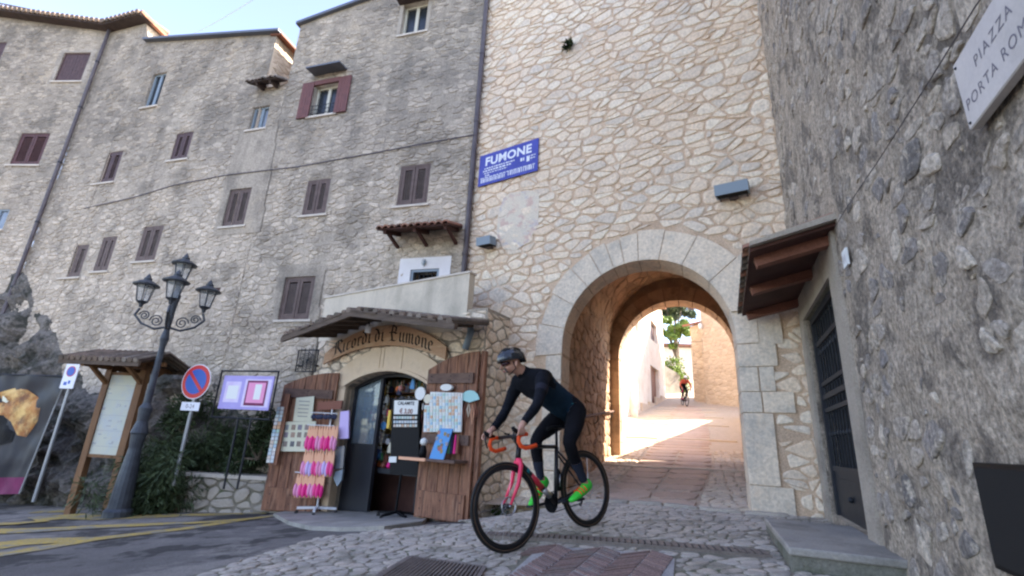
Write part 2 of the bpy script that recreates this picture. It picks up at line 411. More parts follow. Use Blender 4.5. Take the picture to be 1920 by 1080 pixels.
mat('ashlar', (.68,.62,.52), (.76,.69,.57), scale=3, rough=.9, bump=.7, bscale=22, tint=[(.58,.56,.50),(.78,.70,.57),(.52,.52,.48)], tintfac=.45, speck=.25, spscale=26, stain=(.42,.42,.39), sscale=2.8, sthr=(.5,.64), sfac=.55, stain2=(.72,.58,.42), s2scale=3.5, s2fac=.5)
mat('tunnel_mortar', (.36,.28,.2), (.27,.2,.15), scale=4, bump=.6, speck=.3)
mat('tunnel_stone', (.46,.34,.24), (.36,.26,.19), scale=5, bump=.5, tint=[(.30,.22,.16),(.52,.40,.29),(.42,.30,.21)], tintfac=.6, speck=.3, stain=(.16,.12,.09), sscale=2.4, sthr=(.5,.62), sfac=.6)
mat('facade_mortar', (.44,.405,.35), (.52,.48,.415), scale=1.6, rough=.95, bump=.9, bscale=30, bdist=.03, tint=[(.17,.16,.145),(.37,.345,.295),(.55,.51,.435)], tintfac=.62, speck=.35, spscale=24, stain=(.19,.18,.16), sscale=1.1, sthr=(.5,.62), sfac=.6, streak=(.17,.165,.15), streakfac=.55, stain2=(.58,.49,.36), s2scale=.8, s2fac=.5)
mat('facade_stone', (.40,.37,.32), (.50,.46,.395), scale=5, rough=.95, bump=.9, bscale=28, tint=[(.14,.135,.125),(.23,.22,.20),(.37,.345,.30),(.45,.415,.36),(.53,.49,.42),(.70,.65,.56)], tintfac=.72, speck=.35, spscale=26, stain=(.16,.155,.14), sscale=1.1, sthr=(.52,.64), sfac=.55, streak=(.15,.145,.135), streakfac=.5, stain2=(.60,.50,.36), s2scale=1.2, s2fac=.4)
mat('plaster_grey', (.34,.32,.28), (.42,.395,.35), scale=2, bump=.5, bscale=25, speck=.25, stain=(.22,.21,.19), sscale=1.6, sfac=.6)
mat('plaster_band', (.56,.535,.455), (.63,.60,.51), scale=1.5, bump=.3, speck=.12, stain=(.40,.39,.33), sscale=1.2, sfac=.6, streak=(.28,.27,.23), streakfac=.5)
mat('plaster_white', (.74,.70,.68), (.8,.77,.74), scale=3, speck=.05, bump=.1)
mat('tower_render', (.47,.42,.35), (.60,.54,.455), scale=3.2, rough=.95, bump=1.0, bscale=26, bdist=.05, speck=.6, spscale=34, stain=(.15,.14,.13), sscale=2.6, sthr=(.50,.58), sfac=.7, stain2=(.74,.68,.58), s2scale=7, s2thr=(.54,.62), s2fac=.75, streak=(.2,.19,.17), streakfac=.4)
mat('tower_stone', (.44,.40,.35), (.54,.50,.44), scale=6, rough=.95, bump=1.0, bscale=30, bdist=.03, tint=[(.19,.19,.205),(.29,.285,.29),(.46,.42,.36),(.70,.65,.56),(.36,.34,.32),(.56,.51,.43)], tintfac=.75, speck=.5, spscale=36, stain=(.14,.135,.13), sscale=3.2, sthr=(.5,.60), sfac=.6, stain2=(.66,.61,.51), s2scale=9, s2thr=(.52,.62), s2fac=.6)
mat('rock', (.21,.205,.19), (.12,.12,.115), scale=2.5, rough=.95, bump=1.0, bscale=14, bdist=.06, speck=.5, spscale=18, stain=(.04,.045,.036), sscale=2.0, sthr=(.48,.56), sfac=.85, stain2=(.38,.36,.32), s2scale=3.4, s2fac=.55)
mat('brown_shutter', (.075,.042,.04), (.105,.06,.056), scale=10, rough=.6, speck=.15)
mat('red_shutter', (.075,.032,.03), (.11,.045,.042), scale=8, rough=.6, speck=.15)
mat('rose_shutter', (.17,.07,.06), (.13,.055,.05), scale=8, rough=.6)
mat('frame_grey', (.105,.07,.058), (.15,.105,.088), scale=8, rough=.65, speck=.2)
mat('frame_cream', (.55,.52,.42), rough=.5)
mat('pane', (.02,.025,.03), rough=.25, spec=.5)
mat('pane_pale', (.10,.12,.14), (.2,.22,.24), scale=2, rough=.15, spec=.9)
mat('dark_void', (.015,.014,.013), rough=.95)
mat('sill', (.5,.49,.45), (.6,.58,.53), scale=6, speck=.1)
mat('terracotta', (.34,.15,.09), (.24,.12,.08), scale=6, rough=.85, tint=[(.20,.10,.07),(.40,.18,.11),(.34,.22,.15)], tintfac=.5, speck=.3, stain=(.10,.08,.065), sscale=4, sfac=.7)
mat('old_tile', (.22,.17,.125), (.15,.12,.095), scale=6, tint=[(.10,.08,.065),(.26,.18,.13),(.34,.30,.25)], tintfac=.6, speck=.35, stain=(.07,.065,.05), sscale=4, sfac=.7)
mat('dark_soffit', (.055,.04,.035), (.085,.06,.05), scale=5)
mat('roof_edge', (.13,.14,.16), rough=.5, metal=.3)
mat('lead_pipe', (.085,.07,.075), (.12,.10,.10), scale=5, rough=.5)
mat('wood_beam', (.085,.062,.046), (.15,.11,.08), scale=3, stretch=(1,1,6), rough=.85, bump=.3, speck=.3)
mat('wood_kiosk', (.15,.075,.035), (.24,.125,.055), scale=3, stretch=(4,4,.6), rough=.65, bump=.2, speck=.3)
mat('wood_redbrown', (.19,.075,.048), (.26,.11,.07), scale=3, rough=.7, bump=.2, speck=.25)
mat('wood_dark_red', (.06,.025,.02), (.09,.04,.03), scale=3, rough=.8)
mat('wood_door', (.36,.175,.10), (.20,.09,.055), scale=4, stretch=(7,7,.7), rough=.7, bump=.4, bscale=18, speck=.3, stain=(.08,.038,.027), sscale=3.5, sthr=(.50,.64), sfac=.8, stain2=(.50,.32,.21), s2scale=3, s2fac=.6)
mat('wood_batten', (.12,.075,.06), (.19,.12,.09), scale=4, stretch=(2,2,5), rough=.75, bump=.3, speck=.25)
mat('sign_wood', (.46,.27,.15), (.38,.21,.11), scale=3, stretch=(1,1,5), rough=.6, speck=.2, stain=(.56,.38,.23), sscale=3)
mat('black_paint', (.006,.006,.007), rough=.6, spec=.2)
mat('iron', (.014,.016,.02), (.024,.027,.032), scale=12, rough=.5, spec=.3, speck=.2)
mat('lamp_iron', (.045,.05,.06), (.07,.08,.09), scale=8, rough=.5, metal=.3)
mat('lamp_glass', (.45,.5,.52), rough=.12, alpha=.3, spec=.7)
mat('anthracite', (.022,.024,.03), rough=.5, spec=.3)
mat('shop_glass', (.25,.33,.38), rough=.05, alpha=.45, spec=1.0)
mat('shop_stone', (.60,.50,.37), (.68,.59,.46), scale=3, bump=.2, speck=.1, stain=(.45,.36,.27), sscale=3, sfac=.5)
mat('white_metal', (.72,.72,.72), rough=.4)
mat('grey_metal', (.32,.33,.34), rough=.45, metal=.5)
mat('zinc', (.24,.29,.33), rough=.55, metal=.0)
mat('paper_white', (.78,.78,.74), rough=.7)
mat('paper_cream', (.70,.68,.50), (.74,.73,.56), scale=6, rough=.6)
mat('map_paper', (.47,.50,.42), (.54,.53,.42), scale=2.2, rough=.5, stain=(.42,.46,.48), sscale=3, sfac=.7, stain2=(.55,.40,.28), s2scale=5, s2fac=.25)
mat('sign_blue', (.05,.06,.30), (.065,.075,.36), scale=6, rough=.4)
mat('sign_white', (.75,.76,.80), rough=.45)
mat('sign_red', (.55,.03,.03), rough=.4)
mat('disc_blue', (.03,.10,.42), rough=.4)
mat('purple', (.36,.30,.62), (.42,.36,.68), scale=3, rough=.5)
mat('lilac', (.62,.50,.72), (.7,.62,.8), scale=6, rough=.5)
mat('magenta_dark', (.22,.03,.10), (.14,.02,.07), scale=3, rough=.6)
mat('marble', (.50,.50,.52), (.57,.57,.58), scale=5, rough=.5, speck=.06, stain=(.40,.40,.40), sscale=4, sfac=.4)
mat('incised', (.20,.18,.20), rough=.8)
mat('step_stone', (.28,.29,.285), (.36,.365,.35), scale=2.5, rough=.7, bump=.3, bscale=30, speck=.2, stain=(.18,.185,.17), sscale=1.6, sfac=.7, stain2=(.46,.42,.34), s2scale=5, s2fac=.4)
mat('step_side', (.18,.18,.14), (.24,.23,.19), scale=5, bump=.6, speck=.3, stain=(.09,.10,.05), sscale=3, sfac=.7)
mat('brick_red', (.23,.15,.125), (.29,.19,.16), scale=7, tint=[(.16,.105,.09),(.34,.225,.19)], tintfac=.5, rough=.85, bump=.4, speck=.35, stain=(.22,.19,.17), sscale=3)
mat('brick_joint', (.42,.39,.36), (.33,.31,.29), scale=8, speck=.3)
mat('paving_red', (.50,.36,.27), (.58,.43,.33), scale=3, tint=[(.42,.30,.225),(.60,.46,.36)], tintfac=.5, rough=.8, bump=.3, speck=.25, stain=(.40,.31,.24), sscale=3)
mat('street_stone', (.60,.50,.39), (.68,.58,.46), scale=8, rough=.7, bump=.4, tint=[(.42,.34,.26),(.64,.53,.40)], tintfac=.6, speck=.2)
mat('street_joint', (.52,.42,.32), (.44,.36,.27), scale=6, bump=.3, speck=.25)
mat('kerb_stone', (.36,.35,.32), (.44,.42,.38), scale=5, bump=.35, tint=[(.28,.28,.27),(.5,.47,.42)], tintfac=.5, speck=.2)
mat('rust_iron', (.17,.14,.12), (.24,.20,.17), scale=9, rough=.7, metal=.2, speck=.3)
mat('street_plaster', (.80,.70,.57), (.84,.77,.66), scale=2, bump=.3, speck=.12, stain=(.66,.53,.40), sscale=1.2, sfac=.5)
mat('warm_stone', (.62,.49,.36), (.72,.58,.43), scale=6, bump=.5, tint=[(.50,.38,.27),(.76,.62,.46)], tintfac=.6, speck=.3)
mat('warm_mortar', (.58,.46,.34), (.64,.52,.39), scale=4, bump=.3, speck=.2)
mat('leaf', (.09,.17,.02), (.16,.24,.04), scale=3, tint=[(.05,.10,.015),(.16,.25,.04),(.25,.30,.06)], tintfac=.8, rough=.55)
mat('leaf_dark', (.035,.055,.02), (.055,.08,.03), scale=3, tint=[(.02,.035,.014),(.08,.11,.045)], tintfac=.8, rough=.6)
mat('grass', (.07,.12,.03), (.05,.09,.02), scale=5, tint=[(.04,.07,.02),(.10,.16,.04)], tintfac=.7, rough=.7)
mat('bark', (.12,.09,.065), (.18,.14,.1), scale=5, bump=.5, speck=.3)
mat('rubber', (.018,.017,.016), rough=.7)
mat('tan_wall', (.16,.10,.06), rough=.7)
mat('carbon', (.012,.012,.014), rough=.42, coat=.15)
mat('bike_red', (.62,.03,.06), rough=.35, coat=.4)
mat('neon_pink', (.9,.055,.13), rough=.4, coat=.3)
mat('neon_orange', (.95,.10,.02), rough=.55)
mat('neon_green', (.06,.72,.06), rough=.5)
mat('neon_yellow', (.75,.8,.05), rough=.5)
mat('steel', (.45,.46,.48), rough=.3, metal=.9)
mat('skin', (.48,.25,.17), (.55,.31,.22), scale=9, rough=.55)
mat('beard', (.12,.09,.075), (.2,.16,.14), scale=30, rough=.8)
mat('jersey_black', (.005,.006,.009), (.010,.011,.016), scale=6, rough=.85, spec=.15, bump=.7, bscale=14, bdist=.03)
mat('jersey_blue', (.007,.020,.036), (.012,.030,.050), scale=6, rough=.8, spec=.15, bump=.7, bscale=12, bdist=.03)
mat('tights', (.004,.004,.006), (.008,.008,.011), scale=6, rough=.8, spec=.15, bump=.5, bscale=12, bdist=.02)
mat('sock', (.03,.035,.055), rough=.85, spec=.1)
mat('band_grey', (.025,.025,.035), rough=.8, spec=.1)
mat('teal', (.02,.25,.3), rough=.6)
mat('helmet', (.015,.018,.022), rough=.25, coat=.5)
mat('lens_red', (.03,.004,.008), rough=.25, spec=.4)
mat('jersey_orange', (.38,.07,.04), rough=.8)
mat('fresco', (.74,.63,.48), (.68,.60,.47), scale=5, bump=.5, speck=.25, stain=(.55,.28,.24), sscale=5.5, sthr=(.52,.60), sfac=.5, stain2=(.42,.38,.45), s2scale=4.6, s2thr=(.54,.60), s2fac=.5)
for nm, c in dict(pink=(.85,.08,.30), rose=(.80,.30,.50), lilac_item=(.60,.48,.78), peach=(.80,.42,.25), hot=(.75,.02,.22), orange_item=(.85,.22,.06), navy=(.02,.025,.06), sky_item=(.10,.30,.60),
                  cream_item=(.7,.65,.5), green_item=(.12,.35,.15), yellow_item=(.75,.5,.08), brown_item=(.22,.08,.05), aqua=(.35,.60,.58)).items(): mat(nm, c, rough=.55)
mat('goods', (.3,.25,.2), tint=[(.55,.08,.08),(.65,.60,.50),(.08,.12,.30),(.72,.70,.66),(.60,.38,.10),(.10,.30,.25),(.40,.25,.16),(.75,.72,.68),(.35,.40,.55)], tintfac=1.0, rough=.5, speck=.15)
mat('magnets', (.6,.6,.6), tint=[(.75,.75,.73),(.30,.50,.62),(.74,.72,.66),(.62,.36,.20),(.70,.74,.76),(.40,.58,.50),(.78,.76,.70)], tintfac=1.0, rough=.4)
mat('photos', (.3,.3,.3), tint=[(.12,.20,.38),(.45,.30,.20),(.10,.13,.16),(.35,.42,.45),(.30,.22,.16)], tintfac=1.0, rough=.4, speck=.5, spscale=60)
# ------------------------------------------------------------------ ground
def structure(o): o['kind'] = 'structure'; return o
def gz(px, py, z):
    r = ray(px, py); return CAM + r * ((z - CAM[2]) / r[2])
mb = MB(); rings = [0.01, 2, 4, 6, 8, 10, 12, 14, 18, 40, 150, 600, 1500]; na = 40; vs = []
for r in rings:
    for k in range(na):
        x, y = r * sin(2 * pi * k / na), r * cos(2 * pi * k / na); rr = min(1, 12 / r)
        vs.append((x, y, max(-1.1, min(-.2, G(x * rr, y * rr) - .25))))
mb.add(vs, [(i * na + k, i * na + (k + 1) % na, (i + 1) * na + (k + 1) % na, (i + 1) * na + k) for i in range(len(rings) - 1) for k in range(na)])
structure(mb.build('ground', 'earth'))
def front(x, y, m=.35):
    q = np.array([x, y, 0]); return (q - GW.p) @ GW.o > -m and (q - FA.p) @ FA.o > -m and (q - RW.p) @ RW.o > -m and (q - LB.p) @ LB.o > -m
mb = MB(); st = .25; xs = np.arange(-19, 4.3, st); ys = np.arange(-6, 13.5, st); idx = {}; vs = []; fs = []
for i, x in enumerate(xs):
    for j, y in enumerate(ys):
        idx[i, j] = len(vs); vs.append((x, y, G(x, y)))
for i in range(len(xs) - 1):
    for j in range(len(ys) - 1):
        if front(xs[i] + st / 2, ys[j] + st / 2): fs.append((idx[i, j], idx[i + 1, j], idx[i + 1, j + 1], idx[i, j + 1]))
mb.add(vs, fs); structure(mb.build('road', 'asphalt', smooth=True))
# cobbled forecourt
LBND = [(-1.0, -5.0), (-1.3, 0.5)] + [tuple(gpt(*q)[:2]) for q in [(300, 1100), (380, 1078), (450, 1055), (590, 1012), (700, 999), (800, 988), (880, 985)]]
RBND = [(-.3, -5.0)] + [tuple(RW.w(u, 0, 0.02)[:2]) for u in (-9, -6.5, -5, -4, -3, -2, -1, 0)]
def resample(p, n):
    p = np.array(p, float); l = np.concatenate([[0], np.cumsum(np.hypot(*np.diff(p, axis=0).T))]); t = np.linspace(0, l[-1], n)
    return np.stack([np.interp(t, l, p[:, 0]), np.interp(t, l, p[:, 1])], 1)
TOPB = [tuple(GW.w(u, 0, .0)[:2]) for u in (0.3, -1.2, -2.5, -3.8, -4.85)]
CP = LBND + TOPB + list(reversed(RBND))
def loft(A, B, n, m, zf, name, material, dz):
    A = resample(A, n); B = resample(B, n); mb = MB(); vs = []
    for i in range(n):
        for j in range(m):
            t = j / (m - 1); x, y = A[i] * (1 - t) + B[i] * t; vs.append((x, y, zf(x, y) + dz))
    mb.add(vs, [(i * m + j, i * m + j + 1, (i + 1) * m + j + 1, (i + 1) * m + j) for i in range(n - 1) for j in range(m - 1)])
    return mb.build(name, material, smooth=True)
pav = structure(loft(LBND + [tuple(GW.w(0.3, 0, 0)[:2])], RBND + [tuple(GW.w(-4.85, 0, 0)[:2])], 60, 40, G, 'pavement', 'cobble_joint', .012))
# drain channel, brick patch, iron grate: their outlines on the ground
def gpoly(pts): return [tuple(gpt(*q)[:2]) for q in pts]
DR = gpoly([(895, 1012), (1445, 1056), (1441, 1036), (900, 1001)])
BP = gpoly([(925, 1110), (1012, 1031), (1266, 1047), (1262, 1110)])
GR = gpoly([(700, 1095), (768, 1052), (908, 1072), (880, 1120)])
STEPZ = .385
stA = gz(1435, 971, STEPZ); stB = gz(1480, 1024, STEPZ)
def toRW(q): return q - RW.o * ((q - RW.p) @ RW.o)
STP = [tuple(stA[:2]), tuple(stB[:2]), tuple(toRW(stB)[:2]), tuple(toRW(stA)[:2])]
cobin = lambda x, y: (not inpoly(x, y, CP)) or inpoly(x, y, DR) or inpoly(x, y, BP) or inpoly(x, y, GR) or inpoly(x, y, STP)
gfn = lambda a, b, d: (a, b, G(a, b) + .012 + d)
cl = cells(-3.2, 3.8, 2.3, 8.3, .125, .095, 5, jit=.36, drop=.07, wt=.2, keep=lambda x, y: inpoly(x, y, CP))
stone_field(cl, gfn, 'cobble', pav, gap=.0065, proud=.010, inside=cobin, seed=3, name='cobblestone', back=.01)
def strip(pts, w, zf, name, material, parent=None, dz=.01, n=60):
    """flat painted or laid strip along ground points"""
    p = resample(pts, n); mb = MB(); vs = []
    for i in range(n):
        t = p[min(i + 1, n - 1)] - p[max(i - 1, 0)]; t = t / np.hypot(*t); nn = np.array([-t[1], t[0]]); ww = w[0] + (w[1] - w[0]) * i / (n - 1)
        for k in (-.5, 0, .5): q = p[i] + nn * ww * k; vs.append((q[0], q[1], zf(*q) + dz))
    mb.add(vs, [(i * 3 + j, i * 3 + j + 1, (i + 1) * 3 + j + 1, (i + 1) * 3 + j) for i in range(n - 1) for j in (0, 1)])
    return mb.build(name, material, parent)
for pts, w in (([(-40, 1047), (60, 1032), (170, 1013), (350, 992), (450, 976), (530, 966)], (.34, .2)), ([(-60, 1000), (60, 996), (170, 990), (380, 981), (470, 974)], (.5, .2)),
               ([(60, 975), (140, 968), (200, 971), (280, 969), (420, 965), (500, 963)], (.75, .2)), ([(-60, 1032), (40, 1018), (190, 1011)], (.7, .25)), ([(70, 960), (145, 958)], (.45, .5)), ([(-50, 986), (30, 984), (90, 978)], (.3, .2))):
    structure(strip([gpt(*q)[:2] for q in pts], w, G, 'road_marking', 'yellow_paint', dz=.008 + .004 * (pts[0][1] % 3)))
# slotted drain
d0 = gpt(905, 1007); d1 = gpt(1441, 1046)
dr = thing('drain_channel', 'long rusty slotted drain grate crossing the cobbles in front of the arch', 'drain', d0)
n = 30
for SD_ in (-1, 1):
  mb = MB()
  for i in range(n):
    a = d0 + (d1 - d0) * i / n; b = d0 + (d1 - d0) * (i + 1) / n
    for sd_ in (SD_,):
        o = np.array([.02, .12, 0]) * sd_ * .75; mb.beam((a[0] + o[0], a[1] + o[1], G(a[0], a[1]) + .014), (b[0] + o[0], b[1] + o[1], G(b[0], b[1]) + .014), .018, .03)
  mb.build('drain_frame', 'rust_iron', dr)
mb = MB(); mb.add([q for i in range(n + 1) for a in [d0 + (d1 - d0) * i / n] for q in ((a[0] - .016, a[1] - .08, G(a[0], a[1]) + .0145), (a[0] + .016, a[1] + .08, G(a[0], a[1]) + .0145))], [(2 * i, 2 * i + 1, 2 * i + 3, 2 * i + 2) for i in range(n)])
mb.build('drain_bed', 'dark_void', dr)
nb = 46; L_ = (d1 - d0); bar0 = None
for i in range(nb):
    a = d0 + L_ * (i + .5) / nb; z = G(a[0], a[1]) + .026
    if bar0 is None:
        mb = MB(); mb.beam((-.016, -.082, 0), (.016, .082, 0), .036, .02); bar0 = mb.build('bar', 'rust_iron', dr); put(bar0, dr); bar0.matrix_parent_inverse = Matrix.Identity(4); bb = bar0
    else: bb = bar0.copy(); COL.objects.link(bb); bb.parent = dr
    bb.location = (a[0] - d0[0], a[1] - d0[1], z - d0[2])
# herringbone bricks
ctr = np.mean(np.array(BP), 0); ax = np.array(BP[2]) - np.array(BP[1]); ax /= np.hypot(*ax); ay = np.array([-ax[1], ax[0]])
bpn = thing('brick_patch', 'red herringbone brick panel set in the cobbles below the drain', 'brick paving', (ctr[0], ctr[1], G(*ctr)))
mb = MB(); bpp = resample(BP + [BP[0]], 24); mb.add([(ctr[0], ctr[1], G(*ctr) + .021)] + [(q[0], q[1], G(*q) + .021) for q in bpp[:-1]], [(0, i + 1, (i + 1) % 23 + 1) for i in range(23)]); mb.build('mortar_bed', 'brick_joint', bpn)
cw = .19; rnd = random.Random(4); k = 0
for ci in range(-10, 11):
    for ri in range(-24, 25):
        sgn = 1 if ci % 2 else -1
        c2 = ctr + ax * (ci * cw) + ay * (ri * .058)
        poly = []
        for a, b in ((-.47 * cw, -.0168), (.47 * cw, -.0168), (.47 * cw, .0168), (-.47 * cw, .0168)):
            q = c2 + ax * a + ay * (b + sgn * a * .8); poly.append((q[0], q[1]))
        if not inpoly(c2[0], c2[1], BP): continue
        if proj((c2[0], c2[1], G(*c2)))[1] > 1110: continue
        mb = MB(); h = rnd.uniform(.026, .032); mb.hexa([(x, y, G(x, y) + .012) for x, y in poly] + [(x, y, G(x, y) + h) for x, y in poly], rnd.random()); mb.build('brick', 'brick_red', bpn); k += 1
# iron grate in the foreground
gc = np.mean(np.array(GR), 0); gr = thing('manhole_grate', 'dark rusty iron grate in the cobbles at the bottom of the view', 'grate', (gc[0], gc[1], G(*gc)))
gn = [np.array(q) for q in GR]; mb = MB()
for i in range(4): a, b = gn[i], gn[(i + 1) % 4]; mb.beam((*a, G(*a) + .02), (*b, G(*b) + .02), .03, .03)
mb.build('grate_frame', 'rust_iron', gr); mb = MB()
mb.add([(*q, G(*q) + .0145) for q in gn], [(0, 1, 2, 3)]); mb.build('pit', 'dark_void', gr)
for i in range(1, 22):
    t = i / 22; a = gn[1] * (1 - t) + gn[2] * t; b = gn[0] * (1 - t) + gn[3] * t; mb = MB(); mb.beam((*a, G(*a) + .027), (*b, G(*b) + .027), .014, .02); mb.build('bar', 'rust_iron', gr)
mb = MB()
for t in (.25, .5, .75): a = gn[1] * (1 - t) + gn[0] * t; b = gn[2] * (1 - t) + gn[3] * t; mb.beam((*a, G(*a) + .018), (*b, G(*b) + .018), .012, .02)
mb.build('cross_bar', 'rust_iron', gr)
# kerb in front of the arch and slabs along the drain
kb = thing('kerb', 'low worn stone kerb across the foot of the archway', 'kerb', GW.w(-2.9, .15)); u = -1.25; rnd = random.Random(8)
while u > -4.3:
    w = rnd.uniform(.25, .5); mb = MB(); z = G(*GW.w(u - w / 2, 0, .1)[:2]) + .03
    stone_geo(mb, [(u - w, -.02), (u, -.02), (u, .15), (u - w, .15)], lambda a, b, d: GW.w(a, G(*GW.w(a, 0, b)[:2]) + .03 + d * 1.0, b), .006, .02, rnd, rnd.random(), back=.06); mb.build('kerb_stone', 'kerb_stone', kb); u -= w
# entrance step under the grilled door
stp_t = thing('door_step', 'grey stone doorstep slab below the black grilled door', 'step', stA)
c = [STP[0], STP[1], STP[2], STP[3]]
mb = MB(); cc = [np.array(q) for q in c]
mb.hexa([(q[0], q[1], G(*q) - .1) for q in cc] + [(q[0], q[1], STEPZ - .05) for q in cc]); mb.build('riser', 'step_side', stp_t)
mb = MB(); m_ = sum(cc) / 4; ex = [q + (q - m_) * .03 for q in cc]; mb.hexa([(q[0], q[1], STEPZ - .05) for q in ex] + [(q[0], q[1], STEPZ) for q in ex])
o = mb.build('tread', 'step_stone', stp_t); bv = o.modifiers.new('b', 'BEVEL'); bv.width = .012; bv.segments = 2
# ------------------------------------------------------------------ street beyond the gate
mb = MB(); vs = []; ss = list(np.arange(-.05, 12, .4)) + list(np.arange(12, 70, 2.0)); vv = np.linspace(-7, 9, 33)
for s_ in ss:
    for v in vv: vs.append(tuple(stp(s_, v + 0.0)))
nv = len(vv); mb.add(vs, [(i * nv + j, i * nv + j + 1, (i + 1) * nv + j + 1, (i + 1) * nv + j) for i in range(len(ss) - 1) for j in range(nv - 1) if ss[i] > 5.3 or abs((vv[j] + .25)) < 2.3])
street = structure(mb.build('street', 'street_joint', smooth=True))
def sv_of(px, py): q = spt(px, py)[:2] - SM; return float(q @ SD), float(q @ SV)
SLs = [sv_of(*q) for q in [(1120, 945), (1185, 880), (1215, 845), (1240, 805), (1257, 775), (1268, 762)]]; SRs = [sv_of(*q) for q in [(1305, 947), (1335, 880), (1335, 845), (1332, 805), (1322, 775), (1312, 762)]]
def vl(s): return float(np.interp(s, [q[0] for q in SLs], [q[1] for q in SLs]))
def vr(s): return float(np.interp(s, [q[0] for q in SRs], [q[1] for q in SRs]))
sfn = lambda a, b, d: tuple(stp(a, b, d + .012))
s_ = .06; rnd = random.Random(3); smax = max(SLs[-1][0], 13)
while s_ < smax:
    d = rnd.uniform(.45, .7); cuts = [0, .5, 1] if s_ < 6 else [0, 1]
    for k in range(len(cuts) - 1):
        p = []
        for (ds, f) in ((0, cuts[k]), (0, cuts[k + 1]), (d, cuts[k + 1]), (d, cuts[k])): a = s_ + ds; p.append((a, vl(a) + (vr(a) - vl(a)) * f))
        mb = MB(); stone_geo(mb, p, sfn, .008, .012, rnd, rnd.random(), back=.02); mb.build('paving_slab', 'paving_red', street)
    s_ += d
cl = cells(.05, 7, -1.9, 1.7, .12, .15, 9, jit=.3, keep=lambda a, b: not (vl(a) - .03 < b < vr(a) + .03))
stone_field(cl, lambda a, b, d: tuple(stp(a, b, d + .01)), 'street_stone', street, gap=.008, proud=.014, inside=lambda a, b: vl(a) - .02 < b < vr(a) + .02, seed=8, name='cobblestone', maxp=200, back=.01)
for py in (883, 826, 798, 783, 773, 766):
    s0 = sv_of(1290, py)[0]; mb = MB(); vs = []
    for i in range(13):
        v = vl(s0) - .9 + i / 12 * (vr(s0) - vl(s0) + 1.6); a = s0 + .03 * sin(i * .9)
        p = stp(a, v, 0); q = stp(a + .14, v, 0); vs += [p - [0, 0, .02], p + [0, 0, .045], q + [0, 0, .04], q - [0, 0, .02]]
    mb.add(vs, [(4 * i + k, 4 * i + (k + 1) % 4, 4 * i + 4 + (k + 1) % 4, 4 * i + 4 + k) for i in range(12) for k in range(4)]); mb.build('street_step', 'street_stone', street)
# ------------------------------------------------------------------ gate tower
gate = thing('gate_tower', 'tall pale rubble stone gate wall with round archway', 'gate', GW.w(-2.2, 0))
UC, RI, ZS = -2.88, 1.24, 2.34; UI, RII, ZSI, SI = -3.19, 1.34, 2.98, 4.9
SD3 = np.array([SD[0], SD[1], 0])
def gp_(u, z, s): return GW.w(u, z) + SD3 * s        # passage coordinates
def arch_sheet(mb, s, ua, ub, zt, uc, r, zs, flat=False):
    P = lambda u, z: gp_(u, z, s)
    for a, b in ((ua, uc + r), (uc - r, ub)):
        mb.add([P(a, -.8), P(b, -.8), P(b, zs), P(a, zs)], [(0, 1, 2, 3)]); mb.add([P(a, zs), P(b, zs), P(b, zt), P(a, zt)], [(0, 1, 2, 3)])
    N = 24; vs = []
    for i in range(N + 1): a = pi * i / N; vs += [P(uc + r * cos(a), zs + r * sin(a)), P(uc + r * cos(a), zt)]
    mb.add(vs, [(2 * i, 2 * i + 1, 2 * i + 3, 2 * i + 2) for i in range(N)])
ZT = 12.5; UR = -4.86
mb = MB(); arch_sheet(mb, 0, .45, UR, ZT, UC, RI, ZS); arch_sheet(mb, 5.45, .45, -6.5, ZT, UI, RII, ZSI)
for a, b in (((.45, 0), (.45, 5.45)), ((UR, 0), (-6.5, 5.45))):
    mb.add([gp_(a[0], -.8, a[1]), gp_(b[0], -.8, b[1]), gp_(b[0], ZT, b[1]), gp_(a[0], ZT, a[1])], [(0, 1, 2, 3)])
mb.add([gp_(.45, ZT, 0), gp_(UR, ZT, 0), gp_(-6.5, ZT, 5.45), gp_(.45, ZT, 5.45)], [(0, 1, 2, 3)])
wall = mb.build('wall', 'gate_mortar', gate, fixn=False)
inarch = lambda u, z: (abs(u - UC) < RI + .42 and z < ZS) and (z > .3 or abs(u - UC) < RI + .0 or True) or hypot(u - UC, z - ZS) < RI + .46
qz = [GW.at(1385, y)[1] for y in (585, 646, 689, 735, 774, 907, 967)]; qe = [GW.at(x, y)[0] for x, y in ((1422, 615), (1458, 665), (1424, 712), (1492, 755), (1458, 840), (1492, 935))]
def inquoin(u, z):
    for i in range(6):
        if qz[i + 1] < z < qz[i] and qe[i] < u < UC - RI + .1: return True
    return u > UC and inarch(u, z) or (u <= UC and (hypot(u - UC, z - ZS) < RI + .50 and z > ZS - .05 or (z <= ZS and u > UC - RI)))
gfw = lambda a, b, d: GW.w(a, b, d)
SGN = (GW.at(903, 297), GW.at(1010, 322))
cl = cells(UR + .01, .44, -.45, 10.9, .225, .118, 11, jit=.5, drop=.22, wt=1.0)
stone_field(cl, gfw, 'gate_stone', wall, gap=.0115, proud=.017, inside=inquoin, seed=7, back=.02)
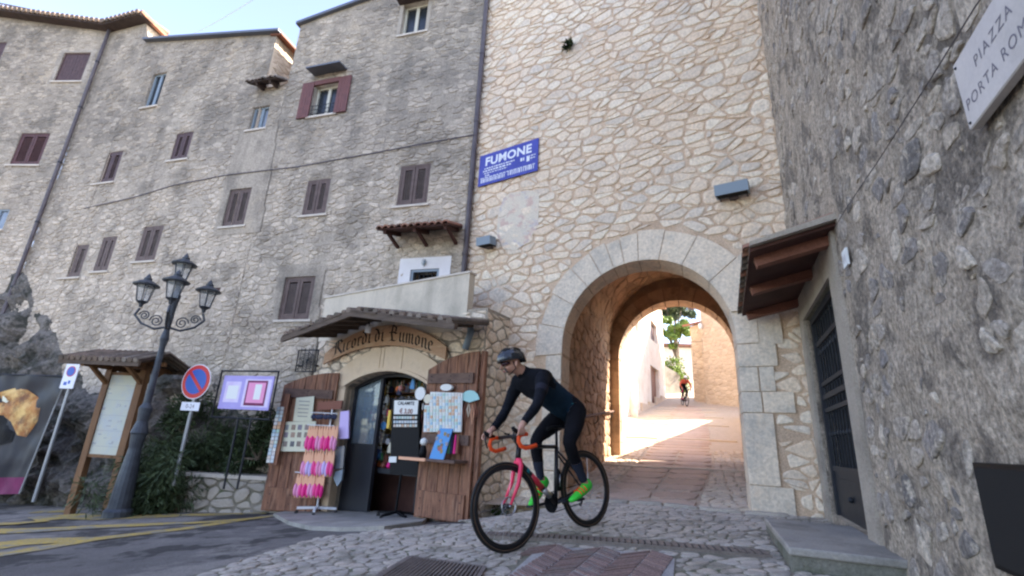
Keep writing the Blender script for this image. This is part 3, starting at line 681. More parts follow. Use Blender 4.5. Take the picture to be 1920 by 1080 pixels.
# voussoirs
cuts = [-4, 14, 32, 49, 62, 72, 80, 90, 104, 120, 141, 163, 184]; ro = [.46, .42, .46, .44, .46, .42, .44, .47, .45, .47, .56, .52]; rnd = random.Random(2)
def vfn(a, b, d): return GW.w(a, b, d) if d > 0 else gp_(a, b, -d)
for i in range(12):
    a0, a1 = radians(cuts[i] + .22), radians(cuts[i + 1] - .22); r1 = RI + ro[i]; p = []; m = 4
    for k in range(m + 1): a = a0 + (a1 - a0) * k / m; p.append((UC + RI * cos(a), ZS + RI * sin(a)))
    for k in range(m, -1, -1): a = a0 + (a1 - a0) * k / m; p.append((UC + r1 * cos(a), ZS + r1 * sin(a)))
    mb = MB(); mb.prism(p, vfn, .022, -.5, rnd.random()); o = mb.build('voussoir', 'ashlar', wall)
for i in range(6):                                                   # right pier blocks, split where the joints are
    ua, ub = UC - RI - .0, qe[i]; zz1, zz0 = qz[i] - .003, qz[i + 1] + .003
    if i in (3,): parts = [(ua, (ua + ub) / 2 + .06), ((ua + ub) / 2 + .05, ub)]
    elif i == 2: parts = [(ua, ub), (ub - .01, UR + .35)]
    else: parts = [(ua, ub)]
    for a, b in parts:
        mb = MB(); mb.prism([(a, zz0), (b + .003, zz0), (b + .003, zz1), (a, zz1)], vfn, .024 if i else .03, -.5, rnd.random())
        o = mb.build('pier_block', 'ashlar', wall); bv = o.modifiers.new('b', 'BEVEL'); bv.width = .01; bv.segments = 2
mb = MB(); mb.prism([(UC - RI + .03, qz[0]), (UC - RI - .32, qz[0]), (UC - RI - .32, qz[0] + .06), (UC - RI + .03, qz[0] + .06)], vfn, .07, -.5, .5); mb.build('impost', 'ashlar', wall)
z = -.4; k = 0
while z < ZS - .1:
    h = rnd.uniform(.27, .42); h = min(h, ZS - .085 - z); w = .28 if k % 2 else .46; w += rnd.uniform(-.04, .04)
    mb = MB(); mb.prism([(UC + RI, z + .005), (UC + RI + w, z + .005), (UC + RI + w, z + h - .005), (UC + RI, z + h - .005)], vfn, .03, -.5, rnd.random())
    o = mb.build('jamb_block', 'ashlar', wall); bv = o.modifiers.new('b', 'BEVEL'); bv.width = .01; bv.segments = 2; z += h; k += 1
# passage: side walls, vault, back arch
UL, URR, ZV, ZC = UC + RI + .04, -4.72, 3.25, 4.9
mb = MB()
for u in (UL, URR): mb.add([gp_(u, -.8, .3), gp_(u, -.8, SI), gp_(u, ZV, SI), gp_(u, ZV, .3)], [(0, 1, 2, 3)])
N = 16; vs = []; um = (UL + URR) / 2; ur_ = (UL - URR) / 2
for i in range(N + 1):
    a = pi * i / N
    for s_ in (.3, SI): vs.append(gp_(um + ur_ * cos(a), ZV + (ZC - ZV) * sin(a), s_))
mb.add(vs, [(2 * i, 2 * i + 1, 2 * i + 3, 2 * i + 2) for i in range(N)])
arch_sheet(mb, SI, UL + .1, URR - .1, 5.3, UI, RII, ZSI)
tun = mb.build('passage', 'tunnel_mortar', gate, fixn=False)
TO = np.array([-SD[1], SD[0], 0]) * -1.0                             # out of the left passage wall, into the passage
tfn = lambda a, b, d: gp_(UL, b, a) + TO * d
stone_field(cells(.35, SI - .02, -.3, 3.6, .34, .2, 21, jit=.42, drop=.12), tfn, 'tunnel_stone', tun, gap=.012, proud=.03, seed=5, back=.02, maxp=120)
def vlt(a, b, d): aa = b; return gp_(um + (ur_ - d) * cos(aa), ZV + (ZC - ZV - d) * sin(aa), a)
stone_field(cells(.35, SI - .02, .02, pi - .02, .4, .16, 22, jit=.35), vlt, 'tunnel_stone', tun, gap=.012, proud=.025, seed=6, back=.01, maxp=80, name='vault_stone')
for i in range(13):                                                  # voussoirs of the back arch
    a0, a1 = radians(180 / 13 * i + .4), radians(180 / 13 * (i + 1) - .4); p = []
    for k in range(4): a = a0 + (a1 - a0) * k / 3; p.append((UI + RII * cos(a), ZSI + RII * sin(a)))
    for k in range(3, -1, -1): a = a0 + (a1 - a0) * k / 3; p.append((UI + (RII + .34) * cos(a), ZSI + (RII + .34) * sin(a)))
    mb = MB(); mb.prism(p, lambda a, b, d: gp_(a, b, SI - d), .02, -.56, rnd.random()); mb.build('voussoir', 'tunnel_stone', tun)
z = .2
while z < ZSI - .05:
    h = min(rnd.uniform(.3, .5), ZSI - .01 - z)
    for ua, ub in ((UI + RII, UL + .02), (UI - RII, URR - .02)):
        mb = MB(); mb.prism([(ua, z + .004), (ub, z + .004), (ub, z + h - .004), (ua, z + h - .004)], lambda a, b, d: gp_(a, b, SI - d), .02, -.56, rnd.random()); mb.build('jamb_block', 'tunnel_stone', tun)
    z += h
# things on the gate wall
us0, us1 = .225, -1.1; zs0, zs1 = 5.58, 6.26
sg = thing('town_sign', 'blue enamel town sign reading FUMONE on the pale stone wall beside the drainpipe', 'sign', GW.w(us0, zs0, .04))
mb = MB(); mb.pbox(GW, us0, us1, zs0, zs1, .035, .05); mb.build('plate', 'sign_blue', sg)
sf = lambda a, b, d: GW.w(us0 + (us1 - us0) * a, zs0 + (zs1 - zs0) * b, .05 + d)
wS = us0 - us1; hS = zs1 - zs0
tf = lambda cx, cy: (lambda a, b, d: GW.w(us0 - cx * wS - a, zs0 + cy * hS + b, .051 + d))
text_mesh('FUMONE', .25, tf(.5, .62), sg, 'sign_white', bold=.008, space=1.05)
mb = MB(); rr = random.Random(1)
def row(x0, x1, y0, y1, w, g):
    x = x0
    while x < x1: ww = w * rr.uniform(.6, 1.3); mb.add([sf(x, y0, .003), sf(min(x + ww, x1), y0, .003), sf(min(x + ww, x1), y1, .003), sf(x, y1, .003)], [(0, 1, 2, 3)]); x += ww + g * rr.uniform(.7, 1.5)
row(.1, .62, .50, .54, .03, .012); row(.08, .56, .42, .465, .04, .014); row(.1, .5, .35, .38, .03, .012); row(.72, .78, .42, .52, .03, .01); row(.82, .96, .50, .53, .03, .01); row(.82, .9, .36, .50, .05, .02); row(.88, .97, .42, .45, .03, .01); row(.12, .2, .27, .31, .03, .01)
row(.04, .96, .215, .24, .05, .012); row(.05, .48, .08, .2, .016, .012); row(.52, .94, .09, .21, .016, .014)
mb.build('small_print', 'sign_white', sg, kind='stuff', fixn=False)
fp = [GW.at(*q)[:2] for q in [(945, 372), (958, 362), (1000, 358), (1012, 366), (1010, 425), (990, 455), (968, 470), (945, 468), (932, 440), (935, 400)]]
mb = MB(); mb.prism(fp, gfw, 0, .0185); tag(mb.build('fresco', 'fresco', fixn=True), 'faded painted plaster shield below the blue sign, traces of red and violet', 'fresco')
def flood(px, py, w, label):
    u, z, q = GW.at(px, py); t = thing('floodlight', label, 'floodlight', q, group='floodlights on the gate wall')
    mb = MB(); mb.prism([(.06, -.07), (.25, -.10), (.27, .05), (.08, .08)], lambda a, b, d: GW.w(u + d, z + b, a), -w / 2, w / 2); o = mb.build('housing', 'zinc', t)
    mb = MB(); mb.prism([(.09, -.08), (.23, -.101), (.23, -.09), (.09, -.07)], lambda a, b, d: GW.w(u + d, z + b, a), -w / 2 + .02, w / 2 - .02); mb.build('glass', 'dark_void', t)
    mb = MB(); mb.pbox(GW, u - .06, u + .06, z - .1, z + .02, .0, .1); mb.pbox(GW, u - w / 2 + .03, u - w / 2 + .05, z - .08, z + .02, .0, .2); mb.pbox(GW, u + w / 2 - .05, u + w / 2 - .03, z - .08, z + .02, .0, .2); mb.build('bracket', 'lead_pipe', t)
flood(921, 458, .30, 'small grey floodlight below the blue town sign near the drainpipe'); flood(1376, 364, .42, 'wide grey floodlight high on the wall to the right of the arch')
def tuft(name, loc, r, n, label, cat, seed, material='grass', out=(0, 0, 1), lw=.012):
    rr = random.Random(seed); mb = MB(); loc = Vector(loc); out = Vector(out).normalized()
    for i in range(n):
        d = Vector((rr.gauss(0, 1), rr.gauss(0, 1), rr.gauss(0, 1))).normalized() + out * 1.1; d.normalize(); L = r * rr.uniform(.4, 1); s = d.cross(Vector((rr.gauss(0, 1), rr.gauss(0, 1), rr.gauss(0, 1)))).normalized() * lw
        b = loc + Vector((rr.uniform(-1, 1), rr.uniform(-1, 1), rr.uniform(-.2, .2))) * r * .4; m = b + d * L * .6; e = b + d * L + Vector((0, 0, -L * .25))
        mb.add([b - s * .4, b + s * .4, m + s, e, m - s], [(0, 1, 2, 3, 4)], rr.random())
    return tag(mb.build(name, material, fixn=False), label, cat)
tuft('weed', GW.w(*GW.at(1068, 88)[:2], .02), .2, 60, 'small weed growing high out of the pale gate wall', 'plant', 3, 'leaf_dark', out=-GW.o * -1, lw=.02)
q = GW.at(938, 966); tuft('weed', GW.w(q[0], G(*GW.w(q[0], 0, .1)[:2]) + .03, .12), .22, 160, 'clump of green weeds at the foot of the wall behind the front wheel', 'plant', 4, 'grass', lw=.014)
# handrail on the left passage wall
TW = Plane(gp_(UL, 0, 0)[:2], 20.6); h0 = TW.at(1062, 790, -.1) if False else None
def tunhit(px, py, off):
    r = ray(px, py); o = gp_(UL, 0, 0) + TO * off; t = ((o - CAM) @ TO) / (r @ TO); return CAM + r * t
ha = tunhit(1078, 786, .1); hb = tunhit(1150, 771, .1)
hr = thing('handrail', 'rusty iron handrail along the left wall inside the arch', 'handrail', ha)
mb = MB(); mb.tube([ha - (hb - ha) * .02, ha, hb], .024, 8); mb.build('rail', 'wood_batten', hr)
mb = MB()
for t_ in (.06, .5, .96): p = ha + (hb - ha) * t_; mb.tube([p, p - [0, 0, .12], p - TO * .05 - [0, 0, .17], p - TO * .12 - [0, 0, .16]], .012, 6)
mb.build('bracket', 'iron', hr)

# ------------------------------------------------------------------ building on the right
rb = thing('stone_building', 'rough grey render and rubble building wall filling the right of the view', 'building', RW.w(-3, 0))
DH = (-1.93, -.33, STEPZ, 2.42)
RREL = relief(.026, 4.6, 7.3, [(-2.22, -.06, .3, 2.86), (-2.4, .1, 2.5, 2.8), (-5.3, -4.5, 2.05, 2.5), (-4.7, -3.9, .5, 1.0), (-2.7, -2.4, 2.2, 2.5)])
mb = MB(); wall_grid(mb, RW, -6.4, .3, -.4, lambda u: 9.5, [DH], thick=.16, step=.05, rel=RREL); wall_grid(mb, RW, -11, -6.4, -.4, lambda u: 9.5, [], step=5)
mb.add([RW.w(-11, -.5, 0), RW.w(-11, 9.5, 0), RW.w(-11, 9.5, -6), RW.w(-11, -.5, -6)], [(0, 1, 2, 3)]); mb.add([RW.w(.3, -.5, 0), RW.w(.3, 9.5, 0), RW.w(2, 9.5, -7), RW.w(2, -.5, -7)], [(0, 1, 2, 3)])
mb.add([RW.w(-11, 9.5, 0), RW.w(.3, 9.5, 0), RW.w(2, 9.5, -7), RW.w(-11, 9.5, -7)], [(0, 1, 2, 3)])
# uneven relief of the render: subdivide the visible part
rwall = mb.build('wall', 'tower_render', rb, fixn=False); weld(rwall)
def near(u, z): return max(0, min(1, (-u - 2.2) / 2.5))
def rproud(c, r):
    nz = sin(c[0] * 2.3 + 1) * cos(c[1] * 1.9 + .5) + .5 * sin(c[0] * 5.1 + c[1] * 4)
    if r.random() < .36 + .3 * (nz > .4) + (.28 if c[0] > -2.6 else .06): return None
    return r.uniform(.002, .016)
pl = [(-2.22, -.1, .3, 2.86)]
rfn = lambda a, b, d: RW.w(a, b, d + RREL(a, b))
stone_field(cells(-6.2, -.02, -.1, 9.2, .125, .10, 31, jit=.5, drop=.30, wt=1.3, keep=lambda u, z: u < -3 or True), rfn, 'tower_stone', rwall, gap=.016, proud=.02, inside=lambda u, z: inrects(pl)(u, z) or (u > -2.35 and 2.5 < z < 2.9) or (-5.15 < u < -4.55 and 2.08 < z < 2.45) or (u < -3.9 and .58 < z < .98), seed=12, proudf=rproud, back=.02)
mb = MB(); P = RW
for (a, b, e, f) in ((-2.22, -1.93, .3, 2.86), (-.33, -.08, .3, 2.86), (-1.93, -.33, 2.42, 2.86)): mb.pbox(P, a, b, e, f, -.1, .03)
mb.build('door_surround', 'plaster_grey', rb)
# black grilled door
dt = thing('iron_door', 'tall black iron door with vertical bars, set in the grey wall above the step', 'door', RW.w(-1.1, STEPZ)); D0 = -.07
u0, u1, z0, z1 = DH; mb = MB()
for a, b in ((u0, u0 + .07), (u1 - .07, u1)): mb.pbox(RW, a, b, z0, z1, D0 - .02, D0 + .03)
mb.pbox(RW, u0 + .07, u1 - .07, z1 - .07, z1, D0 - .02, D0 + .03); mb.build('door_frame', 'anthracite', dt)
for zz, hh in ((z0 + .42, .05), (z0 + 1.13, .05), (z0 + 1.27, .04), (z1 - .34, .05), (z0 + 1.0, .04)): mb = MB(); mb.pbox(RW, u0 + .07, u1 - .07, zz, zz + hh, D0 - .012, D0 + .018); mb.build('crossbar', 'anthracite', dt)
mb = MB(); mb.pbox(RW, u0 + .07, u1 - .07, z0 + .0, z0 + .42, D0 - .015, D0 + .005); o = mb.build('kick_panel', 'anthracite', dt)
mb = MB(); mb.pbox(RW, u0 + .16, u1 - .16, z0 + .07, z0 + .36, D0 + .005, D0 + .014); mb.build('panel_moulding', 'iron', dt)
for i in range(11):
    uu = u0 + .07 + (u1 - u0 - .14) * (i + .5) / 11; mb = MB(); mb.tube([RW.w(uu, z0 + .42, D0), RW.w(uu, z1 - .07, D0)], .009, 6)
    mb.ball(RW.w(uu, z0 + .78, D0), (.018, .018, .03)); mb.ball(RW.w(uu, z0 + 1.62, D0), (.018, .018, .03)); mb.build('bar', 'iron', dt)
mb = MB(); mb.pbox(RW, u0, u1, z0, z1, -.158, -.15); mb.build('door_back', 'dark_void', dt)
mb = MB(); mb.ball(RW.w((u0 + u1) / 2, z0 + .2, D0 + .03), .025); mb.build('knob', 'iron', dt)
# canopy over the door
def outw(px, py, u, z):      # how far out of the wall the pixel lies, on the horizontal line out of (u,z)
    best = min((abs(proj(RW.w(u, z, d))[0] - px), d) for d in np.arange(.1, 1.6, .01)); return best[1]
ca = RW.at(1570, 441); cb = RW.at(1497, 573); CW1 = outw(1413, 478, ca[0], ca[1] - .1); CW2 = outw(1386, 576, cb[0], cb[1] - .1)
CWD = (CW1 + CW2) / 2; cz = 2.66; cu0, cu1 = ca[0], -.05
can = thing('door_canopy', 'small tiled porch roof on red brown beams over the iron door', 'canopy', RW.w(-1.1, cz))
drop_ = .16
cf = lambda u, o_, dz: RW.w(u, cz + .07 - drop_ * o_ / CWD + dz, o_)
mb = MB(); mb.hexa([cf(cu0, 0, 0), cf(cu1, 0, 0), cf(cu1, CWD, 0), cf(cu0, CWD, 0), cf(cu0, 0, .03), cf(cu1, 0, .03), cf(cu1, CWD, .03), cf(cu0, CWD, .03)]); mb.build('boarding', 'wood_dark_red', can)
for uu in (cu0 + .22, (cu0 + cu1) / 2 - .05, cu1 - .1):
    mb = MB(); mb.beam(cf(uu, 0, -.045), cf(uu, CWD - .05, -.045), .1, .085); mb.build('rafter', 'wood_redbrown', can)
mb = MB(); mb.hexa([cf(cu0 - .06, -.0, .035), cf(cu1, -.0, .035), cf(cu1, CWD, .035), cf(cu0 - .06, CWD, .035), cf(cu0 - .06, 0, .09), cf(cu1, 0, .09), cf(cu1, CWD, .07), cf(cu0 - .06, CWD, .07)]); mb.build('mortar_bed', 'plaster_grey', can)
nT = 12
for i in range(nT):
    uu = cu0 + (cu1 - cu0) * (i + .5) / nT; w = (cu1 - cu0) / nT * .52; p = []
    mb = MB(); vs = []
    for k in range(6):
        a = pi * k / 5; c_, s__ = cos(a) * w, sin(a) * .06
        vs += [cf(uu + c_, -.0, .09 + s__), cf(uu + c_, CWD + .05, .05 + s__), cf(uu + c_ * .8, CWD + .05, .035 + s__ * .75), cf(uu + c_ * .8, 0, .075 + s__ * .75)]
    mb.add(vs, [(4 * k + j, 4 * k + (j + 1) % 4, 4 * k + 4 + (j + 1) % 4, 4 * k + 4 + j) for k in range(5) for j in range(4)], random.Random(i).random()); mb.build('roof_tile', 'old_tile' if i % 3 else 'terracotta', can)
# street name plate
pu, pz0, pz1 = -4.585, 2.10, 2.385; pw = .62
sp = thing('street_sign', 'thick grey marble street plate lettered PIAZZA PORTA ROMANA at the upper right', 'sign', RW.w(pu, pz0))
mb = MB(); mb.pbox(RW, pu - pw, pu, pz0, pz1, .015, .05); o = mb.build('plate', 'marble', sp); bv = o.modifiers.new('b', 'BEVEL'); bv.width = .004
tfp = lambda cu, cz: (lambda a, b, d: RW.w(cu - a, cz + b, .0505 + d))
text_mesh('PIAZZA', .062, tfp(pu - .26, pz0 + .165), sp, 'incised', space=1.25, depth=.0006); text_mesh('PORTA ROMANA', .062, tfp(pu - .30, pz0 + .065), sp, 'incised', space=1.2, depth=.0006)
for a, b in ((.02, .02), (.02, .26)): mb = MB(); mb.ball(RW.w(pu - a, pz0 + b, .05), .006); mb.build('screw', 'iron', sp)
hn = thing('house_number', 'small white number tile on the grey wall beside the porch roof', 'number plate', RW.w(-2.56, 2.34)); mb = MB(); mb.pbox(RW, -2.62, -2.5, 2.29, 2.42, .02, .035); mb.build('tile', 'paper_white', hn)
text_mesh('11', .08, lambda a, b, d: RW.w(-2.56 - a, 2.325 + b, .0355 + d), hn, 'incised')
mbx = thing('meter_hatch', 'black sheet metal hatch low on the right wall at the edge of the view', 'hatch', RW.w(-4.2, .6))
mb = MB(); mb.pbox(RW, -4.62, -3.97, .575, .955, .0, .04); o = mb.build('cover', 'black_paint', mbx); bv = o.modifiers.new('b', 'BEVEL'); bv.width = .004
mb = MB(); mb.pbox(RW, -4.6, -3.99, .595, .935, .04, .046); mb.build('panel', 'dark_void', mbx)
cab = [RW.at(*q) for q in [(1575, 425), (1600, 385), (1660, 300), (1760, 150), (1850, 10), (1900, -60)]]
mb = MB(); mb.tube([RW.w(c[0], c[1], .034) for c in cab], .003, 5); tag(mb.build('cable', 'lead_pipe'), 'thin cable slanting up the grey wall from the porch roof', 'cable')
# ------------------------------------------------------------------ houses on the left
def pxbox(P, q):
    a = [P.at(*c)[:2] for c in q]; return ((a[1][0] + a[3][0]) / 2, (a[0][0] + a[2][0]) / 2, (a[2][1] + a[3][1]) / 2, (a[0][1] + a[1][1]) / 2)
WQ = dict(w1=[(286,142),(318,131),(268,204),(290,198)],w2=[(335,252),(362,244),(318,303),(347,297)],w3=[(198,290),(234,279),(178,347),(208,340)],w4=[(477,202),(505,196),(468,246),(493,240)],w5=[(597,162),(636,154),(575,222),(629,212)],w6=[(760,15),(802,10),(747,70),(799,57)],w7=[(752,312),(808,306),(743,387),(800,383)],w8=[(578,340),(622,333),(565,405),(608,402)],w9=[(434,356),(475,352),(415,427),(457,422)],w10=[(272,427),(305,421),(254,495),(289,485)],w11=[(197,446),(218,442),(175,512),(199,506)],w12=[(137,462),(167,457),(117,524),(146,517)],w13=[(535,522),(595,516),(522,600),(578,600)],w14=[(773,507),(827,503),(760,590),(815,585)])
WB = {k: pxbox(FA, v) for k, v in WQ.items()}
for k_ in ('w2', 'w3', 'w11', 'w12', 'w10', 'w4'): a_ = WB[k_]; m_ = .04 if k_ != 'w11' else .05; WB[k_] = (a_[0] - m_, a_[1] + m_, a_[2], a_[3])
WB['w6'] = (WB['w6'][0], WB['w6'][1], WB['w6'][2], WB['w6'][3] + .12)
WB['w14'] = (WB['w14'][0], WB['w14'][1], 2.9, WB['w14'][3])
LQ = dict(a=[(124,98),(174,100),(98,153),(149,153)], b=[(40,250),(95,249),(17,309),(72,310)], c=[(-30,78),(12,80),(-45,120),(-4,122)], d=[(-20,392),(20,392),(-38,432),(4,428)])
LBB = {k: pxbox(LB, v) for k, v in LQ.items()}
def leafs(P, win, u0, u1, z0, z1, d, style, material, louv='louvre_wood'):
    n = 2; w = (u1 - u0) / n
    for i in range(n):
        a, b = u0 + w * i + .006, u0 + w * (i + 1) - .006; mb = MB(); t = .06 if style != 'plain' else .0
        if style == 'plain':
            mb.pbox(P, a, b, z0, z1, d - .02, d + .012)
            for k in range(1, 4): uu = a + (b - a) * k / 4; mb.pbox(P, uu - .004, uu + .004, z0 + .03, z1 - .03, d + .012, d + .016)
        else:
            for x0, x1 in ((a, a + t), (b - t, b)): mb.pbox(P, x0, x1, z0, z1, d - .02, d + .018)
            for y0, y1 in ((z0, z0 + t * 1.4), (z1 - t, z1)): mb.pbox(P, a + t, b - t, y0, y1, d - .018, d + .016)
        o = mb.build('shutter', material, win)
        if style != 'plain':
            mb = MB(); z = z0 + t * 1.4 + .02
            while z < z1 - t - .01:
                mb.hexa([P.w(a + t, z - .016, d + .012), P.w(b - t, z - .016, d + .012), P.w(b - t, z - .008, d + .014), P.w(a + t, z - .008, d + .014), P.w(a + t, z + .014, d - .014), P.w(b - t, z + .014, d - .014), P.w(b - t, z + .02, d - .01), P.w(a + t, z + .02, d - .01)]); z += .034
            lv = mb.build('louvre', material if material != 'frame_grey' else 'louv', win, kind='stuff')
mat('louv', (.10, .075, .065), (.14, .105, .09), scale=8, rough=.6)
def window(house, P, box, style='louvre', material='frame_grey', sill=True, dd=-.025, label=None):
    u0, u1, z0, z1 = box; f = .045
    mb = MB()
    for a, b, c, e in ((u0, u0 + f, z0, z1), (u1 - f, u1, z0, z1), (u0 + f, u1 - f, z1 - f, z1), (u0 + f, u1 - f, z0, z0 + f)): mb.pbox(P, a, b, c, e, dd - .05, dd + .02)
    w = mb.build('window', material if style in ('louvre', 'plain') else ('frame_cream' if style == 'cream' else 'zinc'), house, label=label)
    if style in ('louvre', 'plain'): leafs(P, w, u0 + f, u1 - f, z0 + f, z1 - f, dd, style, material)
    else:
        um = (u0 + u1) / 2
        mb = MB(); mb.pbox(P, um - .04, um + .04, z0 + f, z1 - f, dd - .03, dd + .012); mb.build('mullion', 'frame_cream' if style == 'cream' else 'zinc', w)
        for a, b in ((u0 + f, um - .04), (um + .04, u1 - f)): mb = MB(); mb.pbox(P, a, b, z0 + f, z1 - f, dd - .03, dd - .02); mb.build('pane', 'pane' if style == 'cream' or z1 - z0 > 1 else 'pane_pale', w)
    mb = MB(); mb.pbox(P, u0, u1, z0, z1, -.349, -.34); mb.build('backing', 'dark_void', w)
    if sill: mb = MB(); mb.pbox(P, u0 - .07, u1 + .07, z0 - .045, z0, -.1, .05); mb.build('sill', 'sill', w)
    return w
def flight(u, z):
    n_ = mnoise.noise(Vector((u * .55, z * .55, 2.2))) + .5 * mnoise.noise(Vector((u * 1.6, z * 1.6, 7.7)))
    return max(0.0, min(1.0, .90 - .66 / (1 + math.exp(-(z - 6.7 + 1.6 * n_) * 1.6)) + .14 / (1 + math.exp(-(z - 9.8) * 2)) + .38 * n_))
def fproud(c, r):
    n_ = sin(c[0] * 1.1 + .7) * cos(c[1] * .9) + .5 * sin(c[0] * 2.9 + c[1] * 2.1); up_ = c[1] > 6.6 + n_
    if r.random() < (.22 if up_ else .08) + .15 * (n_ > .7): return None
    return r.uniform(.004, .014) if up_ else r.uniform(.006, .020)
def house_body(mb, P, u0, u1, zt0, zt1, depth, z0=-1.2):
    a = [P.w(u0, z0), P.w(u0, zt0), P.w(u0, zt0 + .1, -depth), P.w(u0, z0, -depth)]; b = [P.w(u1, z0), P.w(u1, zt1), P.w(u1, zt1 + .1, -depth), P.w(u1, z0, -depth)]
    mb.add(a, [(0, 1, 2, 3)]); mb.add(b, [(0, 1, 2, 3)]); mb.add([a[1], b[1], b[2], a[2]], [(0, 1, 2, 3)]); mb.add([a[2], b[2], b[3], a[3]], [(0, 1, 2, 3)])
zmid = lambda u: 10.63 + (u - 6.12) * .168
ztall = lambda u: FA.at(568, 47)[1] + (5.37 - u) * .165
PAD = [[tuple(FA.at(*q)[:2]) for q in [(402, 442), (424, 338), (452, 252), (522, 236), (506, 340), (488, 436)]], [tuple(FA.at(*q)[:2]) for q in [(508, 612), (528, 500), (560, 496), (614, 500), (604, 545), (596, 612)]]]
def facade(parent, P, u0, u1, ztop, holes, seed, z0=-.9, extra=None):
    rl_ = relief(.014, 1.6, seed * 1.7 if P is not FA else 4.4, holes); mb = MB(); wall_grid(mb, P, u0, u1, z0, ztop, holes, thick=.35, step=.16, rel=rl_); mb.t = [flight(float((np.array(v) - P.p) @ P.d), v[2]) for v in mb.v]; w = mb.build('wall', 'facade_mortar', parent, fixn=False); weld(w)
    ins = lambda u, z: inrects(holes)(u, z) or z > ztop(u) - .05 or (P is FA and any(inpoly(u, z, q) for q in PAD)) or (extra is not None and extra(u, z))
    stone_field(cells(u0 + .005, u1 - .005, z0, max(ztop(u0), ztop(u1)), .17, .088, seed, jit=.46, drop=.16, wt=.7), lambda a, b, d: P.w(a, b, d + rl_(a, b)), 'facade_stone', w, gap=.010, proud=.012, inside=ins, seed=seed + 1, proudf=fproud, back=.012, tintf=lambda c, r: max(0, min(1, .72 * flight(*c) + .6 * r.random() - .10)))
    return w
# tall house beside the gate
th = thing('stone_house', 'tallest grey stone house, next to the gate wall, with open rose shutters', 'house', FA.w(2.8, 0))
thl = [WB[k] for k in ('w5', 'w6', 'w7', 'w8', 'w13')] + [(WB['w14'][0], WB['w14'][1], 2.881, WB['w14'][3]), (.4, 3.3, -.9, 2.88)]
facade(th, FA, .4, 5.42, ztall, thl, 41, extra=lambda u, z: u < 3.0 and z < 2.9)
mb = MB(); house_body(mb, FA, .41, 5.42, ztall(.4), ztall(5.42), 7); mb.build('body', 'facade_mortar', th, fixn=False)
mb = MB(); mb.hexa([FA.w(.3, ztall(.3), .1), FA.w(5.5, ztall(5.5), .1), FA.w(5.5, ztall(5.5), -1), FA.w(.3, ztall(.3), -1), FA.w(.3, ztall(.3) + .08, .1), FA.w(5.5, ztall(5.5) + .08, .1), FA.w(5.5, ztall(5.5) + .08, -1), FA.w(.3, ztall(.3) + .08, -1)]); mb.build('roof_edge', 'roof_edge', th)
mb = MB(); mb.prism(PAD[1], lambda a, b, d: FA.w(a, b, d), 0, .012)
window(th, FA, WB['w7']); window(th, FA, WB['w8']); window(th, FA, WB['w13'])
w5 = window(th, FA, WB['w5'], 'cream', sill=True, dd=-.12)
w6 = window(th, FA, WB['w6'], 'cream', dd=-.12)
b5 = WB['w5']
for ua, q in ((b5[1], 1), (b5[0], -1)):                              # shutters folded back against the wall
    mb = MB(); a, b = (ua + .01, ua + .33) if q > 0 else (ua - .33, ua - .01)
    mb.pbox(FA, a, b, b5[2] - .02, b5[3] + .1, .03, .06)
    for k in range(1, 4): uu = a + (b - a) * k / 4; mb.pbox(FA, uu - .004, uu + .004, b5[2], b5[3] + .08, .06, .064)
    mb.build('shutter', 'rose_shutter', w5)
mb = MB(); mb.hexa([FA.w(3.74, 9.03, 0), FA.w(4.66, 9.03, 0), FA.w(4.66, 8.99, .32), FA.w(3.74, 8.99, .32), FA.w(3.74, 9.07, 0), FA.w(4.66, 9.07, 0), FA.w(4.66, 9.03, .32), FA.w(3.74, 9.03, .32)]); mb.build('hood', 'roof_edge', w5)
mb = MB(); mb.pbox(FA, b5[0] - .03, b5[1] + .03, b5[3] + .0, b5[3] + .12, 0, .05); mb.build('lintel', 'rose_shutter', w5)
mb = MB()
for z in (b5[2] + .06, b5[2] + .17, b5[2] + .28): mb.tube([FA.w(b5[0] + .02, z, .03), FA.w(b5[1] - .02, z, .03)], .008, 5)
for k in range(7): uu = b5[0] + .05 + (b5[1] - b5[0] - .1) * k / 6; mb.tube([FA.w(uu, b5[2] + .06, .03), FA.w(uu, b5[2] + .28, .03)], .006, 5)
mb.build('railing', 'iron', w5, kind='stuff')
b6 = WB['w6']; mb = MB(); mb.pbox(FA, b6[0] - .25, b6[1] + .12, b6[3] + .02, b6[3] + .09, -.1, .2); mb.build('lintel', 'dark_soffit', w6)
mb = MB(); mb.pbox(FA, b6[0] - .09, b6[0], b6[2] - .1, b6[3], 0, .02); mb.build('jamb_plaster', 'plaster_grey', w6); mb = MB(); mb.pbox(FA, b6[1], b6[1] + .09, b6[2] - .1, b6[3], 0, .02); mb.build('jamb_plaster', 'plaster_grey', w6)
# terrace door with its tiled hood and lamp
ws = pxbox(FA, [(752, 487), (848, 480), (745, 545), (842, 540)]); b14 = WB['w14']
w14 = thing('terrace_door', 'grey barred terrace door in a whitewashed surround above the shop', 'door', FA.w((b14[0] + b14[1]) / 2, 3))
for q_ in ((ws[0], b14[0], 2.9, ws[3]), (b14[1], ws[1], 2.9, ws[3]), (b14[0], b14[1], b14[3], ws[3])): mb = MB(); mb.pbox(FA, *q_, 0, .03); mb.build('surround', 'plaster_white', w14)
mb = MB(); mb.pbox(FA, b14[0], b14[1], b14[3] - .05, b14[3], -.06, .01); mb.pbox(FA, b14[0], b14[0] + .05, 2.9, b14[3] - .05, -.06, .01); mb.pbox(FA, b14[1] - .05, b14[1], 2.9, b14[3] - .05, -.06, .01); mb.build('door_frame', 'zinc', w14)
mb = MB(); mb.pbox(FA, b14[0], b14[1], 2.9, b14[3], -.34, -.3); mb.build('door_leaf', 'dark_void', w14)
